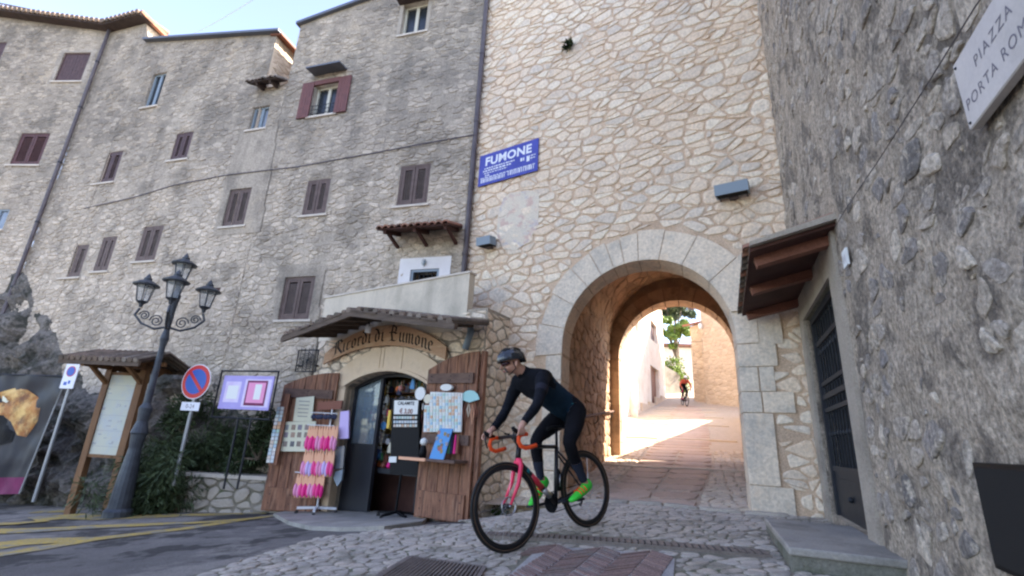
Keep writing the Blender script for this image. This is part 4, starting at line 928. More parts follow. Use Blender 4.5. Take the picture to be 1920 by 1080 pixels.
for k in range(6): uu = b14[0] + .08 + (b14[1] - b14[0] - .16) * k / 5; mb = MB(); mb.tube([FA.w(uu, 2.95, -.04), FA.w(uu, b14[3] - .05, -.04)], .008, 6); mb.build('bar', 'iron', w14)
lq = FA.at(797, 494); lt = thing('wall_lamp', 'small oval bulkhead lamp above the terrace door', 'lamp', FA.w(lq[0], lq[1], .03)); mb = MB(); mb.ball(FA.w(lq[0], lq[1], .05), (.05, .05, .075), 12, 8); mb.build('glass', 'lamp_glass', lt, smooth=True); mb = MB(); mb.ball(FA.w(lq[0], lq[1], .04), (.03, .03, .05)); mb.tube([FA.w(lq[0], lq[1] - .07, .03), FA.w(lq[0] - .04, lq[1], .08), FA.w(lq[0], lq[1] + .07, .03)], .006, 5); mb.build('cage', 'zinc', lt)
def tiled_hood(name, label, P, ul, ur, zw, zf, D, n, beam_d, tilemat, braces, group=None, beam='wood_dark_red'):
    t = thing(name, label, 'canopy', P.w((ul + ur) / 2, zw), group=group)
    H = lambda u, o, dz: P.w(u, zw + (zf - zw) * o / D + dz, o)
    mb = MB(); mb.hexa([H(ul, 0, 0), H(ur, 0, 0), H(ur, D, 0), H(ul, D, 0), H(ul, 0, .03), H(ur, 0, .03), H(ur, D, .03), H(ul, D, .03)]); mb.build('boarding', beam, t)
    for uu in braces:
        mb = MB(); mb.beam(H(uu, 0, -.04), H(uu, D - .04, -.04), .06, .07); mb.build('rafter', beam, t)
        mb = MB(); mb.beam(P.w(uu, zw - .32 * D / .6, .02), H(uu, D * .7, -.06), .055, .05); mb.build('brace', beam, t)
    w = (ur - ul) / n; rr = random.Random(n)
    for i in range(n):
        uc = ul + w * (i + .5); mb = MB(); vs = []; k_ = abs(w) * .5; dz = rr.uniform(0, .012); ov = rr.uniform(.02, .07)
        for k in range(7):
            a = pi * k / 6; vs += [H(uc + cos(a) * k_, 0, .035 + sin(a) * .06 + dz), H(uc + cos(a) * k_, D + ov, .03 + sin(a) * .065 + dz), H(uc + cos(a) * k_ * .8, D + ov, .02 + sin(a) * .045 + dz), H(uc + cos(a) * k_ * .8, 0, .025 + sin(a) * .045 + dz)]
        mb.add(vs, [(4 * k + j, 4 * k + (j + 1) % 4, 4 * k + 4 + (j + 1) % 4, 4 * k + 4 + j) for k in range(6) for j in range(4)], rr.random()); mb.build('roof_tile', tilemat, t)
    return t
tiled_hood('tiled_hood', 'terracotta tiled hood on dark brackets above the white terrace door', FA, 1.92, .46, 4.72, 4.52, .6, 11, .6, 'terracotta', (1.78, 1.17, .56))
gq = FA.at(497, 166)
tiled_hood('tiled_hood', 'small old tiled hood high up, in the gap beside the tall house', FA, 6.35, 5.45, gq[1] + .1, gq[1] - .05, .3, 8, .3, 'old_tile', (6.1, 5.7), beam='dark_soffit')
# middle house
mh = thing('stone_house', 'long middle stone house with small brown louvred windows', 'house', FA.w(8, 0))
mhl = [WB[k] for k in ('w1', 'w2', 'w3', 'w4', 'w9', 'w10', 'w11', 'w12')]
GAP = (5.0, 6.12, gq[1] + .02, 99)
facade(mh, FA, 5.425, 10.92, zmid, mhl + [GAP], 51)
mb = MB(); house_body(mb, FA, 6.125, 10.9, zmid(6.125), zmid(10.9), 7); mb.build('body', 'warm_mortar', mh, fixn=False)
mb = MB(); mb.add([FA.w(5.4, GAP[2]), FA.w(6.125, GAP[2]), FA.w(6.125, GAP[2], -6), FA.w(5.4, GAP[2], -6)], [(0, 1, 2, 3)]); mb.build('ledge', 'facade_mortar', mh)
stone_field(cells(-5, -.05, GAP[2], zmid(6.12), .25, .12, 71), lambda a, b, d: FA.w(6.125 - d, b, a), 'warm_stone', mh, gap=.01, proud=.015, seed=4, name='side_stone', maxp=60, back=.01)
for k, st_ in (('w1', 'glass'), ('w4', 'glass')): window(mh, FA, WB[k], st_, dd=-.08)
for k in ('w2', 'w3'): window(mh, FA, WB[k], 'louvre', 'brown_shutter', dd=-.035)
for k in ('w9', 'w10', 'w11', 'w12'): window(mh, FA, WB[k])
mb = MB()
def roofband(mb, P, ua, ub, za, zb, o, back, h, dz=0.0):
    mb.hexa([P.w(ua, za + dz, o), P.w(ub, zb + dz, o), P.w(ub, zb + dz, -back), P.w(ua, za + dz, -back), P.w(ua, za + h + dz, o), P.w(ub, zb + h + dz, o), P.w(ub, zb + h + dz, -back), P.w(ua, za + h + dz, -back)])
roofband(mb, FA, 5.98, 10.94, zmid(5.98), zmid(10.94), .14, 7.3, .07); mb.build('roof_edge', 'roof_edge', mh)
mb = MB(); roofband(mb, FA, 5.93, 6.3, zmid(5.93), zmid(6.3), .05, 7.2, .05, -.055); mb.build('eave_board', 'wood_redbrown', mh)
for q, m_, h_ in ((PAD[0], 'facade_mortar', mh), (PAD[1], 'facade_mortar', th)):
    bx = WB['w9'] if h_ is mh else WB['w13']; bx4 = WB['w4']
    cutp = [q]
    mb = MB(); uu = sorted(set([min(a for a, b in q), max(a for a, b in q)] + list(bx[:2]) + (list(bx4[:2]) if h_ is mh else [])))
    uu = [uu[0] + (uu[-1] - uu[0]) * i / 26 for i in range(27)] + uu; uu = sorted(uu); zlo = min(b for a, b in q); zhi = max(b for a, b in q); zz = sorted([zlo + (zhi - zlo) * i / 40 for i in range(41)] + list(bx[2:]) + (list(bx4[2:]) if h_ is mh else []))
    for i in range(len(uu) - 1):
        for j in range(len(zz) - 1):
            cu, cz_ = (uu[i] + uu[i + 1]) / 2, (zz[j] + zz[j + 1]) / 2
            if inpoly(cu, cz_, q) and not inrects([bx, bx4])(cu, cz_): mb.add([FA.w(uu[i], zz[j], .022), FA.w(uu[i + 1], zz[j], .022), FA.w(uu[i + 1], zz[j + 1], .022), FA.w(uu[i], zz[j + 1], .022)], [(0, 1, 2, 3)])
    mb.t = [.55] * len(mb.v); mb.build('plaster_patch', m_, h_, fixn=False)
# far left house
lh = thing('stone_house', 'leftmost stone house beyond the slanting drainpipe, dark red shutters', 'house', LB.w(1, 0))
zl1 = FA.at(210, 61)[1]; zl2 = FA.at(275, 44)[1]; zl3 = LB.at(0, 32)[1]
zlf = lambda u: zl1 + (zl2 - zl1) * (12.64 - u) / 1.6
mb = MB()
mb.add([FA.w(11.24, zmid(11.24) - .0), FA.w(12.64, zmid(12.64)), FA.w(12.64, zl1), FA.w(11.24, zl2)], [(0, 1, 2, 3)]); mb.add([FA.w(10.92, zmid(10.92)), FA.w(11.24, zmid(11.24)), FA.w(11.24, zl2 - .0), FA.w(10.92, zmid(10.92) + .15)], [(0, 1, 2, 3)])
mb.add([FA.w(11.24, -1), FA.w(10.92, -1), FA.w(10.92, zmid(10.92)), FA.w(11.24, zmid(11.24))], [(0, 1, 2, 3)])
mb.build('return_wall', 'facade_mortar', lh, fixn=False)
facade(lh, FA, 10.925, 12.64, lambda u: zmid(u) if u < 11.24 else zl2 + (zl1 - zl2) * (u - 11.24) / 1.4, [WB['w12']] if WB['w12'][0] > 10.925 else [], 81)
zlb = lambda u: zl1 + (zl3 - zl1) * u / 4.07
facade(lh, LB, .0, 7.5, zlb, list(LBB.values()), 61)
for k, m_, s__ in (('a', 'brown_shutter', 'plain'), ('b', 'red_shutter', 'louvre'), ('c', 'brown_shutter', 'plain'), ('d', 'zinc', 'glass')): window(lh, LB, LBB[k], s__, m_, dd=-.04)
ab = LBB['a']; mb = MB()
for a, b, c, e in ((ab[0] - .16, ab[0], ab[2] - .1, ab[3] + .1), (ab[1], ab[1] + .16, ab[2] - .1, ab[3] + .1), (ab[0], ab[1], ab[3], ab[3] + .1)): mb.pbox(LB, a, b, c, e, 0, .014)
mb.build('window_surround', 'plaster_grey', lh)
mb = MB(); a = [FA.w(11.26, -1), FA.w(11.26, zl2), FA.w(11.26, zl2 + .1, -7), FA.w(11.26, -1, -7)]; mb.add(a, [(0, 1, 2, 3)]); c_ = FA.w(12.64, zl1); mb.add([a[1], a[2], LB.w(7, zlb(7) + .1, -7), LB.w(7, zlb(7)), c_], [(0, 1, 2, 3, 4)]); mb.build('body', 'warm_mortar', lh, fixn=False)
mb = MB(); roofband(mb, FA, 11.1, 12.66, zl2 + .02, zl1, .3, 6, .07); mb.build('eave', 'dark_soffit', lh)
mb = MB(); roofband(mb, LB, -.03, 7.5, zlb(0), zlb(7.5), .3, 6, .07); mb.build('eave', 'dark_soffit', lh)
mb = MB(); mb.beam(FA.w(11.12, zl2 + .12, .3), FA.w(11.12, zl2 - .35, -3.0), .12, .1); mb.build('verge', 'terracotta', lh)
rr = random.Random(5)
for P_, u_, uend, zf_ in ((FA, 11.2, 12.6, lambda u: zlf(u)), (LB, .05, 5.6, zlb)):
    while u_ < uend:
        mb = MB(); mb.tube([P_.w(u_, zf_(u_) + .1, .36), P_.w(u_, zf_(u_) + .22, -.6)], .07, 8); mb.build('roof_tile', 'old_tile', lh); u_ += .17
rp = [LB.at(*q)[:2] for q in ((-40, 22), (10, 8), (60, 18), (107, 29))]
rl = thing('roof_railing', 'thin rusty railing on the roof terrace at the upper left', 'railing', LB.w(1.5, 13)); rT = [LB.at(-40, 0), LB.at(108, 27)]
ra, rb_ = LB.off(-.6).at(-60, -6), LB.off(-.6).at(108, 28); A_, B_ = np.array(ra[2]), np.array(rb_[2])
mb = MB(); mb.tube([A_, B_], .025, 6); mb.tube([A_ - [0, 0, .12], B_ - [0, 0, .12]], .015, 6); mb.tube([B_, B_ + np.array([.35, -.1, -.5])], .025, 6); mb.build('rail', 'lead_pipe', rl)
for i in range(22): p = A_ + (B_ - A_) * i / 21; mb = MB(); mb.tube([p, p - [0, 0, .6]], .012, 5); mb.build('baluster', 'grey_metal', rl)
# drainpipes and cables
dp = thing('drainpipe', 'long brown drainpipe between the stone house and the pale gate wall', 'drainpipe', FA.w(.4, 3, .1)); mb = MB()
zz_ = list(np.linspace(12, 3.15, 12)); q1 = GW.at(868, 590, -.1); sp0 = SH.w(.2, 2.95, .1)
b1 = GW.off(.25).at(880, 600)[2]; b2 = SH.off(.12).at(883, 622)[2]; b3 = SH.off(.12).at(872, 655)[2]
mb.tube([GW.w(.36, z, .09) for z in zz_], .052, 10); mb.build('pipe', 'lead_pipe', dp, smooth=True)
mb = MB(); mb.tube([GW.w(.36, 3.2, .09), GW.w(.36, 3.08, .1), GW.w(.34, 2.98, .2)] + [b1, b2, b3], .055, 10); mb.build('elbow', 'zinc', dp, smooth=True)
for z in (4.2, 5.6, 7.1, 8.8, 10.4): mb = MB(); mb.tube([GW.w(.36, z - .02, .09), GW.w(.36, z + .02, .09)], .062, 10); mb.pbox(GW, .34, .38, z - .01, z + .01, 0, .06); mb.build('clamp', 'lead_pipe', dp)
dp2 = thing('drainpipe', 'thin dark drainpipe running down the leftmost house to the rocks', 'drainpipe', FA.w(12.62, 4, .1)); mb = MB(); mb.tube([FA.w(12.6, z, .1) for z in np.linspace(zl1, 3.0, 9)] + [FA.w(12.55, 2.7, .16)], .045, 8); mb.build('pipe', 'lead_pipe', dp2, smooth=True)
for z in (4, 5.8, 7.6, 9.4, 11): mb = MB(); mb.tube([FA.w(12.6, z - .02, .1), FA.w(12.6, z + .02, .1)], .055, 8); mb.build('clamp', 'iron', dp2)
cb_ = [FA.at(*q) for q in [(893, 254), (800, 270), (700, 289), (560, 314), (430, 329), (330, 348), (250, 372), (160, 392)]]
mb = MB(); mb.tube([FA.w(c[0], c[1], .035) for c in cb_], .012, 5); tag(mb.build('cable', 'lead_pipe'), 'long sagging cable stapled across the grey stone houses', 'cable')
A_ = FA.off(-6).at(320, 82)[2]; B_ = FA.off(-3).at(520, -30)[2]
mb = MB(); mb.tube([A_ + (B_ - A_) * t + np.array([0, 0, -.25 * sin(pi * t)]) for t in np.linspace(0, 1, 9)], .012, 5); tag(mb.build('overhead_wire', 'grey_metal'), 'thin overhead wire against the sky between the roofs', 'wire')
# ------------------------------------------------------------------ souvenir shop
shop = thing('souvenir_shop', 'small souvenir shop front with low stone arch under a plank canopy', 'shop', SH.w(1.8, -.4))
sat = lambda x, y: SH.at(x, y)[:2]
AC = .5 * (sat(650, 740)[0] + sat(810, 712)[0]); AW = .5 * (sat(650, 740)[0] - sat(810, 712)[0]); AZ0 = sat(735, 697)[1] - .24; AZ1 = sat(735, 697)[1]
def arcz(u, c=AC, hw=AW, z0=None, z1=None):
    z0 = AZ0 if z0 is None else z0; z1 = AZ1 if z1 is None else z1; h = z1 - z0; R = (hw * hw + h * h) / (2 * h); return z1 - R + sqrt(max(R * R - (u - c) ** 2, 0))
pz = (sat(612, 560)[1], sat(865, 515)[1]); UE = sat(612, 560)[0]; UB = 2.9
def ptop(u): return pz[1] + (pz[0] - pz[1]) * (u - .4) / (UE - .4)
mb = MB(); u_l, u_r = AC + AW, AC - AW
us = [-.1, u_r] + [u_r + (u_l - u_r) * i / 14 for i in range(1, 14)] + [u_l, UE]
for i in range(len(us) - 1):
    a, b = us[i], us[i + 1]; cu = (a + b) / 2
    lo = (lambda u: arcz(u)) if u_r < cu < u_l else (lambda u: -1.0)
    mb.add([SH.w(a, lo(a)), SH.w(b, lo(b)), SH.w(b, 2.9), SH.w(a, 2.9)], [(0, 1, 2, 3)])
    if u_r < cu < u_l: mb.add([SH.w(a, lo(a)), SH.w(b, lo(b)), SH.w(b, lo(b), -.4), SH.w(a, lo(a), -.4)], [(0, 1, 2, 3)])
for u in (u_r, u_l): mb.add([SH.w(u, -1), SH.w(u, AZ0 + .0), SH.w(u, AZ0, -.4), SH.w(u, -1, -.4)], [(0, 1, 2, 3)])
gs = GW.p; mb.add([SH.w(-.1, -1), SH.w(-.1, 2.9), SH.w(-.1, 2.9, -1.2), SH.w(-.1, -1, -1.2)], [(0, 1, 2, 3)]); mb.add([SH.w(-.1, 2.88), SH.w(UE, 2.88), SH.w(UE, 2.88, -1), SH.w(-.1, 2.88, -1.2)], [(0, 1, 2, 3)])
sw = mb.build('wall', 'facade_mortar', shop, fixn=False)
insh = lambda u, z: (u_r - .22 < u < u_l + .22 and z < arcz(min(max(u, u_r), u_l)) + .35)
stone_field(cells(-.09, UE - .01, -.8, 2.85, .24, .14, 91, jit=.42), lambda a, b, d: SH.w(a, b, d), 'gate_stone', sw, gap=.012, proud=.018, inside=insh, seed=13, back=.01, maxp=120)
stone_field(cells(-.9, .0, -.8, 2.85, .22, .14, 92), lambda a, b, d: SH.w(-.1 - d, b, a), 'gate_stone', sw, gap=.012, proud=.018, seed=14, back=.01, maxp=40)
# terrace parapet
mb = MB(); mb.hexa([SH.w(.28, 2.55, .02), SH.w(UE, 2.55, .02), SH.w(UE, 2.55, -.14), SH.w(.28, 2.55, -.14), SH.w(.28, ptop(.28), .02), SH.w(UE, ptop(UE), .02), SH.w(UE, ptop(UE), -.14), SH.w(.28, ptop(.28), -.14)])
par = tag(mb.build('terrace_parapet', 'plaster_band'), 'pale plastered terrace parapet running above the shop canopy', 'parapet')
mb = MB(); mb.hexa([SH.w(.26, ptop(.28), .04), SH.w(UE + .02, ptop(UE), .04), SH.w(UE + .02, ptop(UE), -.16), SH.w(.26, ptop(.28), -.16), SH.w(.26, ptop(.28) + .03, .04), SH.w(UE + .02, ptop(UE) + .03, .04), SH.w(UE + .02, ptop(UE) + .03, -.16), SH.w(.26, ptop(.28) + .03, -.16)]); mb.build('coping', 'sill', par)
# stone arch around the door: two big lintel stones and jamb blocks
rr = random.Random(7); cuts = [u_r - .25, u_r + .62, AC + .1, u_l - .75, u_l + .3]
for i in range(4):
    a, b = cuts[i] + .006, cuts[i + 1] - .006; p = []
    for k in range(9): u = a + (b - a) * k / 8; p.append((u, arcz(min(max(u, u_r), u_l)) - (.0)))
    for k in range(8, -1, -1): u = a + (b - a) * k / 8; p.append((u, arcz(u, AC, AW + .3, AZ0 + .2, AZ1 + .42)))
    mb = MB(); mb.prism(p, lambda a_, b_, d: SH.w(a_, b_, d), -.1, .06, rr.random()); mb.build('arch_stone', 'shop_stone', shop)
p = [];
for k in range(17): u = u_r + (u_l - u_r) * k / 16; p.append((u, arcz(u) + .0))
for k in range(16, -1, -1): u = u_r + (u_l - u_r) * k / 16; p.append((u, arcz(u) + .055))
mb = MB(); mb.prism(p, lambda a_, b_, d: SH.w(a_, b_, d), .0, .095, .5); mb.build('arch_moulding', 'shop_stone', shop)
for u0_, u1_ in ((u_l, u_l + .2), (u_r - .2, u_r)):
    z = -.75
    while z < AZ0 - .01:
        h = min(rr.uniform(.35, .6), AZ0 - z); mb = MB(); mb.pbox(SH, u0_, u1_, z, z + h - .008, -.1, .05, rr.random()); mb.build('jamb_stone', 'shop_stone', shop); z += h
# painted sign board with black letters
SC = .5 * (sat(617, 665)[0] + sat(845, 640)[0]); SHW = .5 * (sat(617, 665)[0] - sat(845, 640)[0])
zt = lambda u: arcz(u, SC, SHW, sat(617, 665)[1], sat(722, 613)[1]); zb = lambda u: arcz(u, SC, SHW, .5 * (sat(622, 692)[1] + sat(843, 668)[1]), sat(722, 650)[1])
p = [(SC - SHW + 2 * SHW * k / 24, zb(SC - SHW + 2 * SHW * k / 24)) for k in range(25)] + [(SC + SHW - 2 * SHW * k / 24, zt(SC + SHW - 2 * SHW * k / 24)) for k in range(25)]
sgn = thing('shop_sign', 'curved orange wooden shop sign with black gothic lettering Ricordi di Fumone', 'sign', SH.w(SC, 2.5, .1))
mb = MB(); mb.prism(p, lambda a_, b_, d: SH.w(a_, b_, d), .07, .1); mb.build('board', 'sign_wood', sgn)
# gothic letters drawn with a broad slanted pen: strokes in a 0..1 high box
DI = 'd'
LT = {  # each letter: width, strokes
 'R': (.85, [[(.25,1),(.28,.15),(.12,0)],[(.05,.85),(.3,1.02),(.6,.98),(.72,.78),(.4,.55)],[(.42,.55),(.6,.25),(.8,.0)],[(-.12,.6),(.05,.75),(.25,.7)],[(.42,.95),(.42,.6)]]),
 'F': (.85, [[(.3,1),(.26,.5),(.34,.1),(.1,-.02)],[(.0,.9),(.3,1.05),(.55,.92),(.8,1.02)],[(.1,.55),(.4,.58),(.62,.5)],[(.55,.9),(.55,.65)],[(.3,.05),(.55,.02),(.7,.12)]]),
 'i': (.26, [[(.02,.58),(.12,.66),(.12,.08),(.22,.0)],[(.08,.84),(.15,.9)]]),
 'c': (.40, [[(.34,.62),(.12,.6),(.1,.1),(.2,.0),(.36,.08)]]),
 'o': (.44, [[(.2,.68),(.08,.55),(.08,.12),(.2,0)],[(.2,.68),(.34,.55),(.34,.12),(.2,0)]]),
 'r': (.36, [[(.02,.58),(.12,.66),(.12,.08),(.2,.0)],[(.14,.55),(.26,.68),(.34,.58)]]),
 'd': (.46, [[(.2,.66),(.08,.55),(.08,.12),(.2,0)],[(.0,.98),(.2,.86),(.35,.55),(.35,.12),(.2,0)]]),
 'u': (.48, [[(.02,.6),(.1,.66),(.1,.1),(.2,.0),(.34,.08)],[(.3,.6),(.36,.66),(.36,.08),(.46,.0)]]),
 'm': (.70, [[(.02,.58),(.1,.66),(.1,.06),(.14,.0)],[(.12,.55),(.28,.68),(.32,.6),(.32,.06),(.36,0)],[(.34,.55),(.5,.68),(.55,.6),(.55,.08),(.64,0)]]),
 'n': (.48, [[(.02,.58),(.1,.66),(.1,.06),(.14,.0)],[(.12,.55),(.28,.68),(.35,.6),(.35,.08),(.44,0)]]),
 'e': (.40, [[(.3,.42),(.32,.58),(.2,.68),(.08,.55),(.08,.12),(.2,0),(.35,.08)],[(.1,.32),(.3,.44)]]), ' ': (.22, [])}
txt = 'Ricordi di Fumone'; tw = sum(LT[c][0] for c in txt) + .05 * len(txt); hL = .235; usable = 2 * SHW * .84; sc_ = usable / tw
x = 0; nib = Vector((cos(radians(38)), sin(radians(38)))) * .062
for ch in txt:
    wd, strokes = LT[ch]
    if strokes:
        mb = MB(); big = 1.12 if ch in 'RF' else 1.0
        for st_ in strokes:
            for k in range(len(st_) - 1):
                a, b = Vector(st_[k]), Vector(st_[k + 1]); e = (b - a).normalized() * .012; a = a - e; b = b + e
                pl_ = [a - nib, a + nib, b + nib, b - nib]
                vs = []
                for d in (.1005, .104):
                    for q in pl_:
                        uu = SC + SHW * .86 - (x + q.x * big) * sc_; mid = (zb(uu) + zt(uu)) / 2 - hL * .42; vs.append(SH.w(uu, mid + q.y * hL * big, d))
                mb.hexa(vs)
        mb.build('letter', 'black_paint', sgn)
    x += wd + .05
# plank canopy: low gable hung over the door
ku0, kz0 = SH.off(1.0).at(527, 632)[:2]; kua, kza = SH.off(1.0).at(658, 583)[:2]; ku1, kz1 = SH.off(1.0).at(852, 606)[:2]
cn = thing('plank_canopy', 'dark weathered wooden gable canopy over the shop entrance', 'canopy', SH.w(kua, 2.9, .5)); rise = .2
def cseg(ua, za, ub, zb_, D0_, D1_, dz, h, mb, tint=None):
    f = lambda u, z, D: SH.w(u, z + rise * (1 - D) + dz, D)
    mb.hexa([f(ua, za, D0_), f(ub, zb_, D0_), f(ub, zb_, D1_), f(ua, za, D1_), f(ua, za, D0_) + [0, 0, h], f(ub, zb_, D0_) + [0, 0, h], f(ub, zb_, D1_) + [0, 0, h], f(ua, za, D1_) + [0, 0, h]], tint)
for (ua, za, ub, zb_) in ((kua, kza, ku0, kz0), (kua, kza, ku1, kz1)):
    nP = 7
    for i in range(nP):
        a = i / nP; b = (i + 1) / nP - .012; mb = MB(); cseg(ua + (ub - ua) * a, za + (zb_ - za) * a, ua + (ub - ua) * b, za + (zb_ - za) * b, .08, 1.0 + rr.uniform(-.02, .03), 0, .025, mb, rr.random()); mb.build('plank', 'wood_beam', cn)
    mb = MB(); cseg(ua, za, ub, zb_, .92, 1.0, -.085, .08, mb); mb.build('fascia', 'wood_beam', cn)
    for i in range(1, 6):
        t_ = i / 6; u = ua + (ub - ua) * t_; z = za + (zb_ - za) * t_; mb = MB(); cseg(u - .03, z, u + .03, z, .08, .92, -.075, .07, mb); mb.build('rafter', 'wood_beam', cn)
    n = 11
    for i in range(n):
        t_ = (i + .5) / n; u = ua + (ub - ua) * t_; z = za + (zb_ - za) * t_ + .05; mb = MB(); f = lambda D: SH.w(u, z + rise * (1 - D), D)
        mb.tube([f(.05) + [0, 0, -.02], f(.55) + [0, 0, -.02], f(.99 + rr.uniform(-.05, .02)) + [0, 0, -.015]], [.05, .05, .05], 8, tint=rr.random()); mb.build('roof_tile', 'old_tile', cn)
lq = sat(690, 622); lt = thing('porch_light', 'small white bulb holder hanging under the plank canopy', 'lamp', SH.w(lq[0], lq[1], .35)); q = SH.off(.35).at(690, 618)[2]
mb = MB(); mb.lathe(q + [0, 0, -.06], [(.0, 0), (.05, .01), (.055, .1), (.035, .15), (0, .15)], 12); mb.build('shade', 'white_metal', lt, smooth=True); mb = MB(); mb.tube([q + [0, 0, .08], q + [0, 0, .2]], .012, 6); mb.build('stem', 'iron', lt)
# dark interior with shelves of souvenirs
mb = MB(); z0i, z1i = -.45, 2.35
c = [SH.w(u_r + .0, z0i, -.41), SH.w(u_l, z0i, -.41), SH.w(u_l + .75, z0i, -.8), SH.w(u_l + .75, z0i, -2.6), SH.w(u_r - .2, z0i, -2.6)]; c2 = [q + np.array([0, 0, z1i - z0i]) for q in c]
mb.add(c + c2, [(0, 1, 2, 3, 4), (5, 6, 7, 8, 9), (1, 2, 7, 6), (2, 3, 8, 7), (3, 4, 9, 8), (4, 0, 5, 9)]); mb.build('room', mat('room_wall', (.50, .45, .37), (.36, .32, .26), scale=3), shop, fixn=False)
mb = MB(); rr = random.Random(10)
sd_ = thing('shelf_display', 'crowded shelves of small souvenirs inside the open shop door', 'shelves', SH.w(AC, .2, -1.3))
for k in range(5): z = .45 + k * .3; mb = MB(); mb.pbox(SH, u_r + .25, u_l + .7, z, z + .02, -.98, -.72); mb.build('shelf', 'wood_door', sd_)
mb = MB(); mb.pbox(SH, u_r + .25, u_l + .7, .42, 2.0, -1.02, -.98); mb.build('back_board', 'room_wall', sd_)

for i in range(420):
    u = rr.uniform(u_r + .3, u_l + .68); k = rr.randrange(5); z = .47 + k * .3; w, h = rr.uniform(.04, .1), rr.uniform(.1, .24)
    if rr.random() < .5: mb.lathe(SH.w(u, z, -.76 - rr.random() * .15), [(w * .5, 0), (w * .6, h * .4), (w * .3, h * .7), (w * .35, h), (0, h)], 7, tint=rr.random())
    else: mb.pbox(SH, u - w / 2, u + w / 2, z, z + h, -.86, -.82 + rr.uniform(0, .08), rr.random())
mb.build('trinkets', 'goods', sd_, kind='stuff'); mb = MB(); mb.pbox(SH, u_r + .2, u_l + .7, -.42, .40, -.92, -.84); mb.build('counter_dark_panel', 'wood_dark_red', sd_)  # dark panel added so the space under the counter reads black
nrm = ['plate', 'bag', 'fan', 'plaque', 'bell']
cols = ['hot', 'navy', 'cream_item', 'brown_item', 'green_item', 'yellow_item', 'sky_item', 'paper_white', 'orange_item', 'goods']
CN = dict(hot='crimson', navy='dark blue', cream_item='cream', brown_item='brown', green_item='green', yellow_item='yellow', sky_item='light blue', paper_white='white', orange_item='orange', goods='multicoloured')
for i in range(30):
    d = rr.uniform(-.6, -.3); u, z = SH.off(d).at(rr.uniform(696, 736), rr.uniform(722, 872))[:2]
    if i % 5 == 4: u, z = SH.off(d).at(rr.uniform(742, 778), rr.uniform(716, 742))[:2]
    mb = MB(); r_ = rr.uniform(.045, .085); ty = i % 3; cn_ = cols[i // 3]
    if ty == 0: mb.prism([(u + r_ * cos(a * pi / 6), z + r_ * sin(a * pi / 6)) for a in range(12)], lambda a, b, dd: SH.w(a, b, dd), d, d + .02, rr.random())
    elif ty == 1: mb.prism([(u - r_ * .7, z - r_), (u + r_ * .7, z - r_), (u + r_ * .55, z + r_ * .5), (u + .01, z + r_ * 1.5), (u - .01, z + r_ * 1.5), (u - r_ * .55, z + r_ * .5)], lambda a, b, dd: SH.w(a, b, dd), d, d + .04, rr.random())
    else: mb.lathe(SH.w(u, z - r_, d), [(r_ * .3, 0), (r_ * .7, r_ * .5), (r_ * .5, r_ * 1.2), (r_ * .1, r_ * 1.5), (.004, r_ * 2.5)], 9, tint=rr.random())
    o = mb.build(['hanging_plate', 'hanging_bag', 'bell'][ty], cn_); tag(o, [CN[cn_] + ' round plate hanging inside the shop doorway', CN[cn_] + ' little bag hanging inside the shop doorway', CN[cn_] + ' bell trinket hanging inside the shop doorway'][ty], ['plate', 'bag', 'bell'][ty], 'souvenirs hanging in the shop doorway')
# glazed door frame set back in the arch
gd = thing('shop_door', 'dark grey glazed metal shop door standing open in the stone arch', 'door', SH.w(AC, -.35, -.2)); DD = -.2
xs_ = [sat(653, 800)[0], sat(692, 800)[0], sat(780, 800)[0], u_r + .03]
p = []; pin = []
for k in range(17): u = u_r + (u_l - u_r) * k / 16; p.append((u, arcz(u) - .0))
for k in range(16, -1, -1): u = u_r + (u_l - u_r) * k / 16; p.append((u, arcz(u) - .06))
mb = MB(); mb.prism(p, lambda a, b, d: SH.w(a, b, d), DD - .03, DD + .03); mb.build('head_frame', 'anthracite', gd)
for u in (u_l - .04, xs_[1], xs_[2], u_r + .03): mb = MB(); mb.pbox(SH, u - .03, u + .03, -.5, arcz(u) - .05, DD - .035, DD + .035); mb.build('stile', 'anthracite', gd)
zm = sat(670, 832)[1]
mb = MB(); mb.pbox(SH, xs_[1] + .03, u_l - .07, -.42, zm, DD - .02, DD + .03); mb.build('kick_panel', 'anthracite', gd)
mb = MB(); mb.pbox(SH, u_r + .06, xs_[2] - .03, -.42, zm - .1, DD - .02, DD + .02); mb.build('kick_panel', 'anthracite', gd)
mb = MB(); mb.prism([(xs_[1] + .03, zm), (u_l - .07, zm), (u_l - .07, arcz(u_l - .07) - .06), (xs_[1] + .03, arcz(xs_[1] + .03) - .06)], lambda a, b, d: SH.w(a, b, d), DD - .004, DD + .004); mb.build('pane', 'shop_glass', gd)
mb = MB(); mb.prism([(u_r + .06, zm - .1), (xs_[2] - .03, zm - .1), (xs_[2] - .03, arcz(xs_[2] - .03) - .06), (u_r + .06, arcz(u_r + .06) - .06)], lambda a, b, d: SH.w(a, b, d), DD - .004, DD + .004); mb.build('pane', 'shop_glass', gd)
zc = sat(715, 886)[1]; mb = MB(); mb.pbox(SH, xs_[2] + .03, xs_[1] - .03, zc - .04, zc + .04, -.62, -.3); mb.build('counter_edge', 'anthracite', gd)
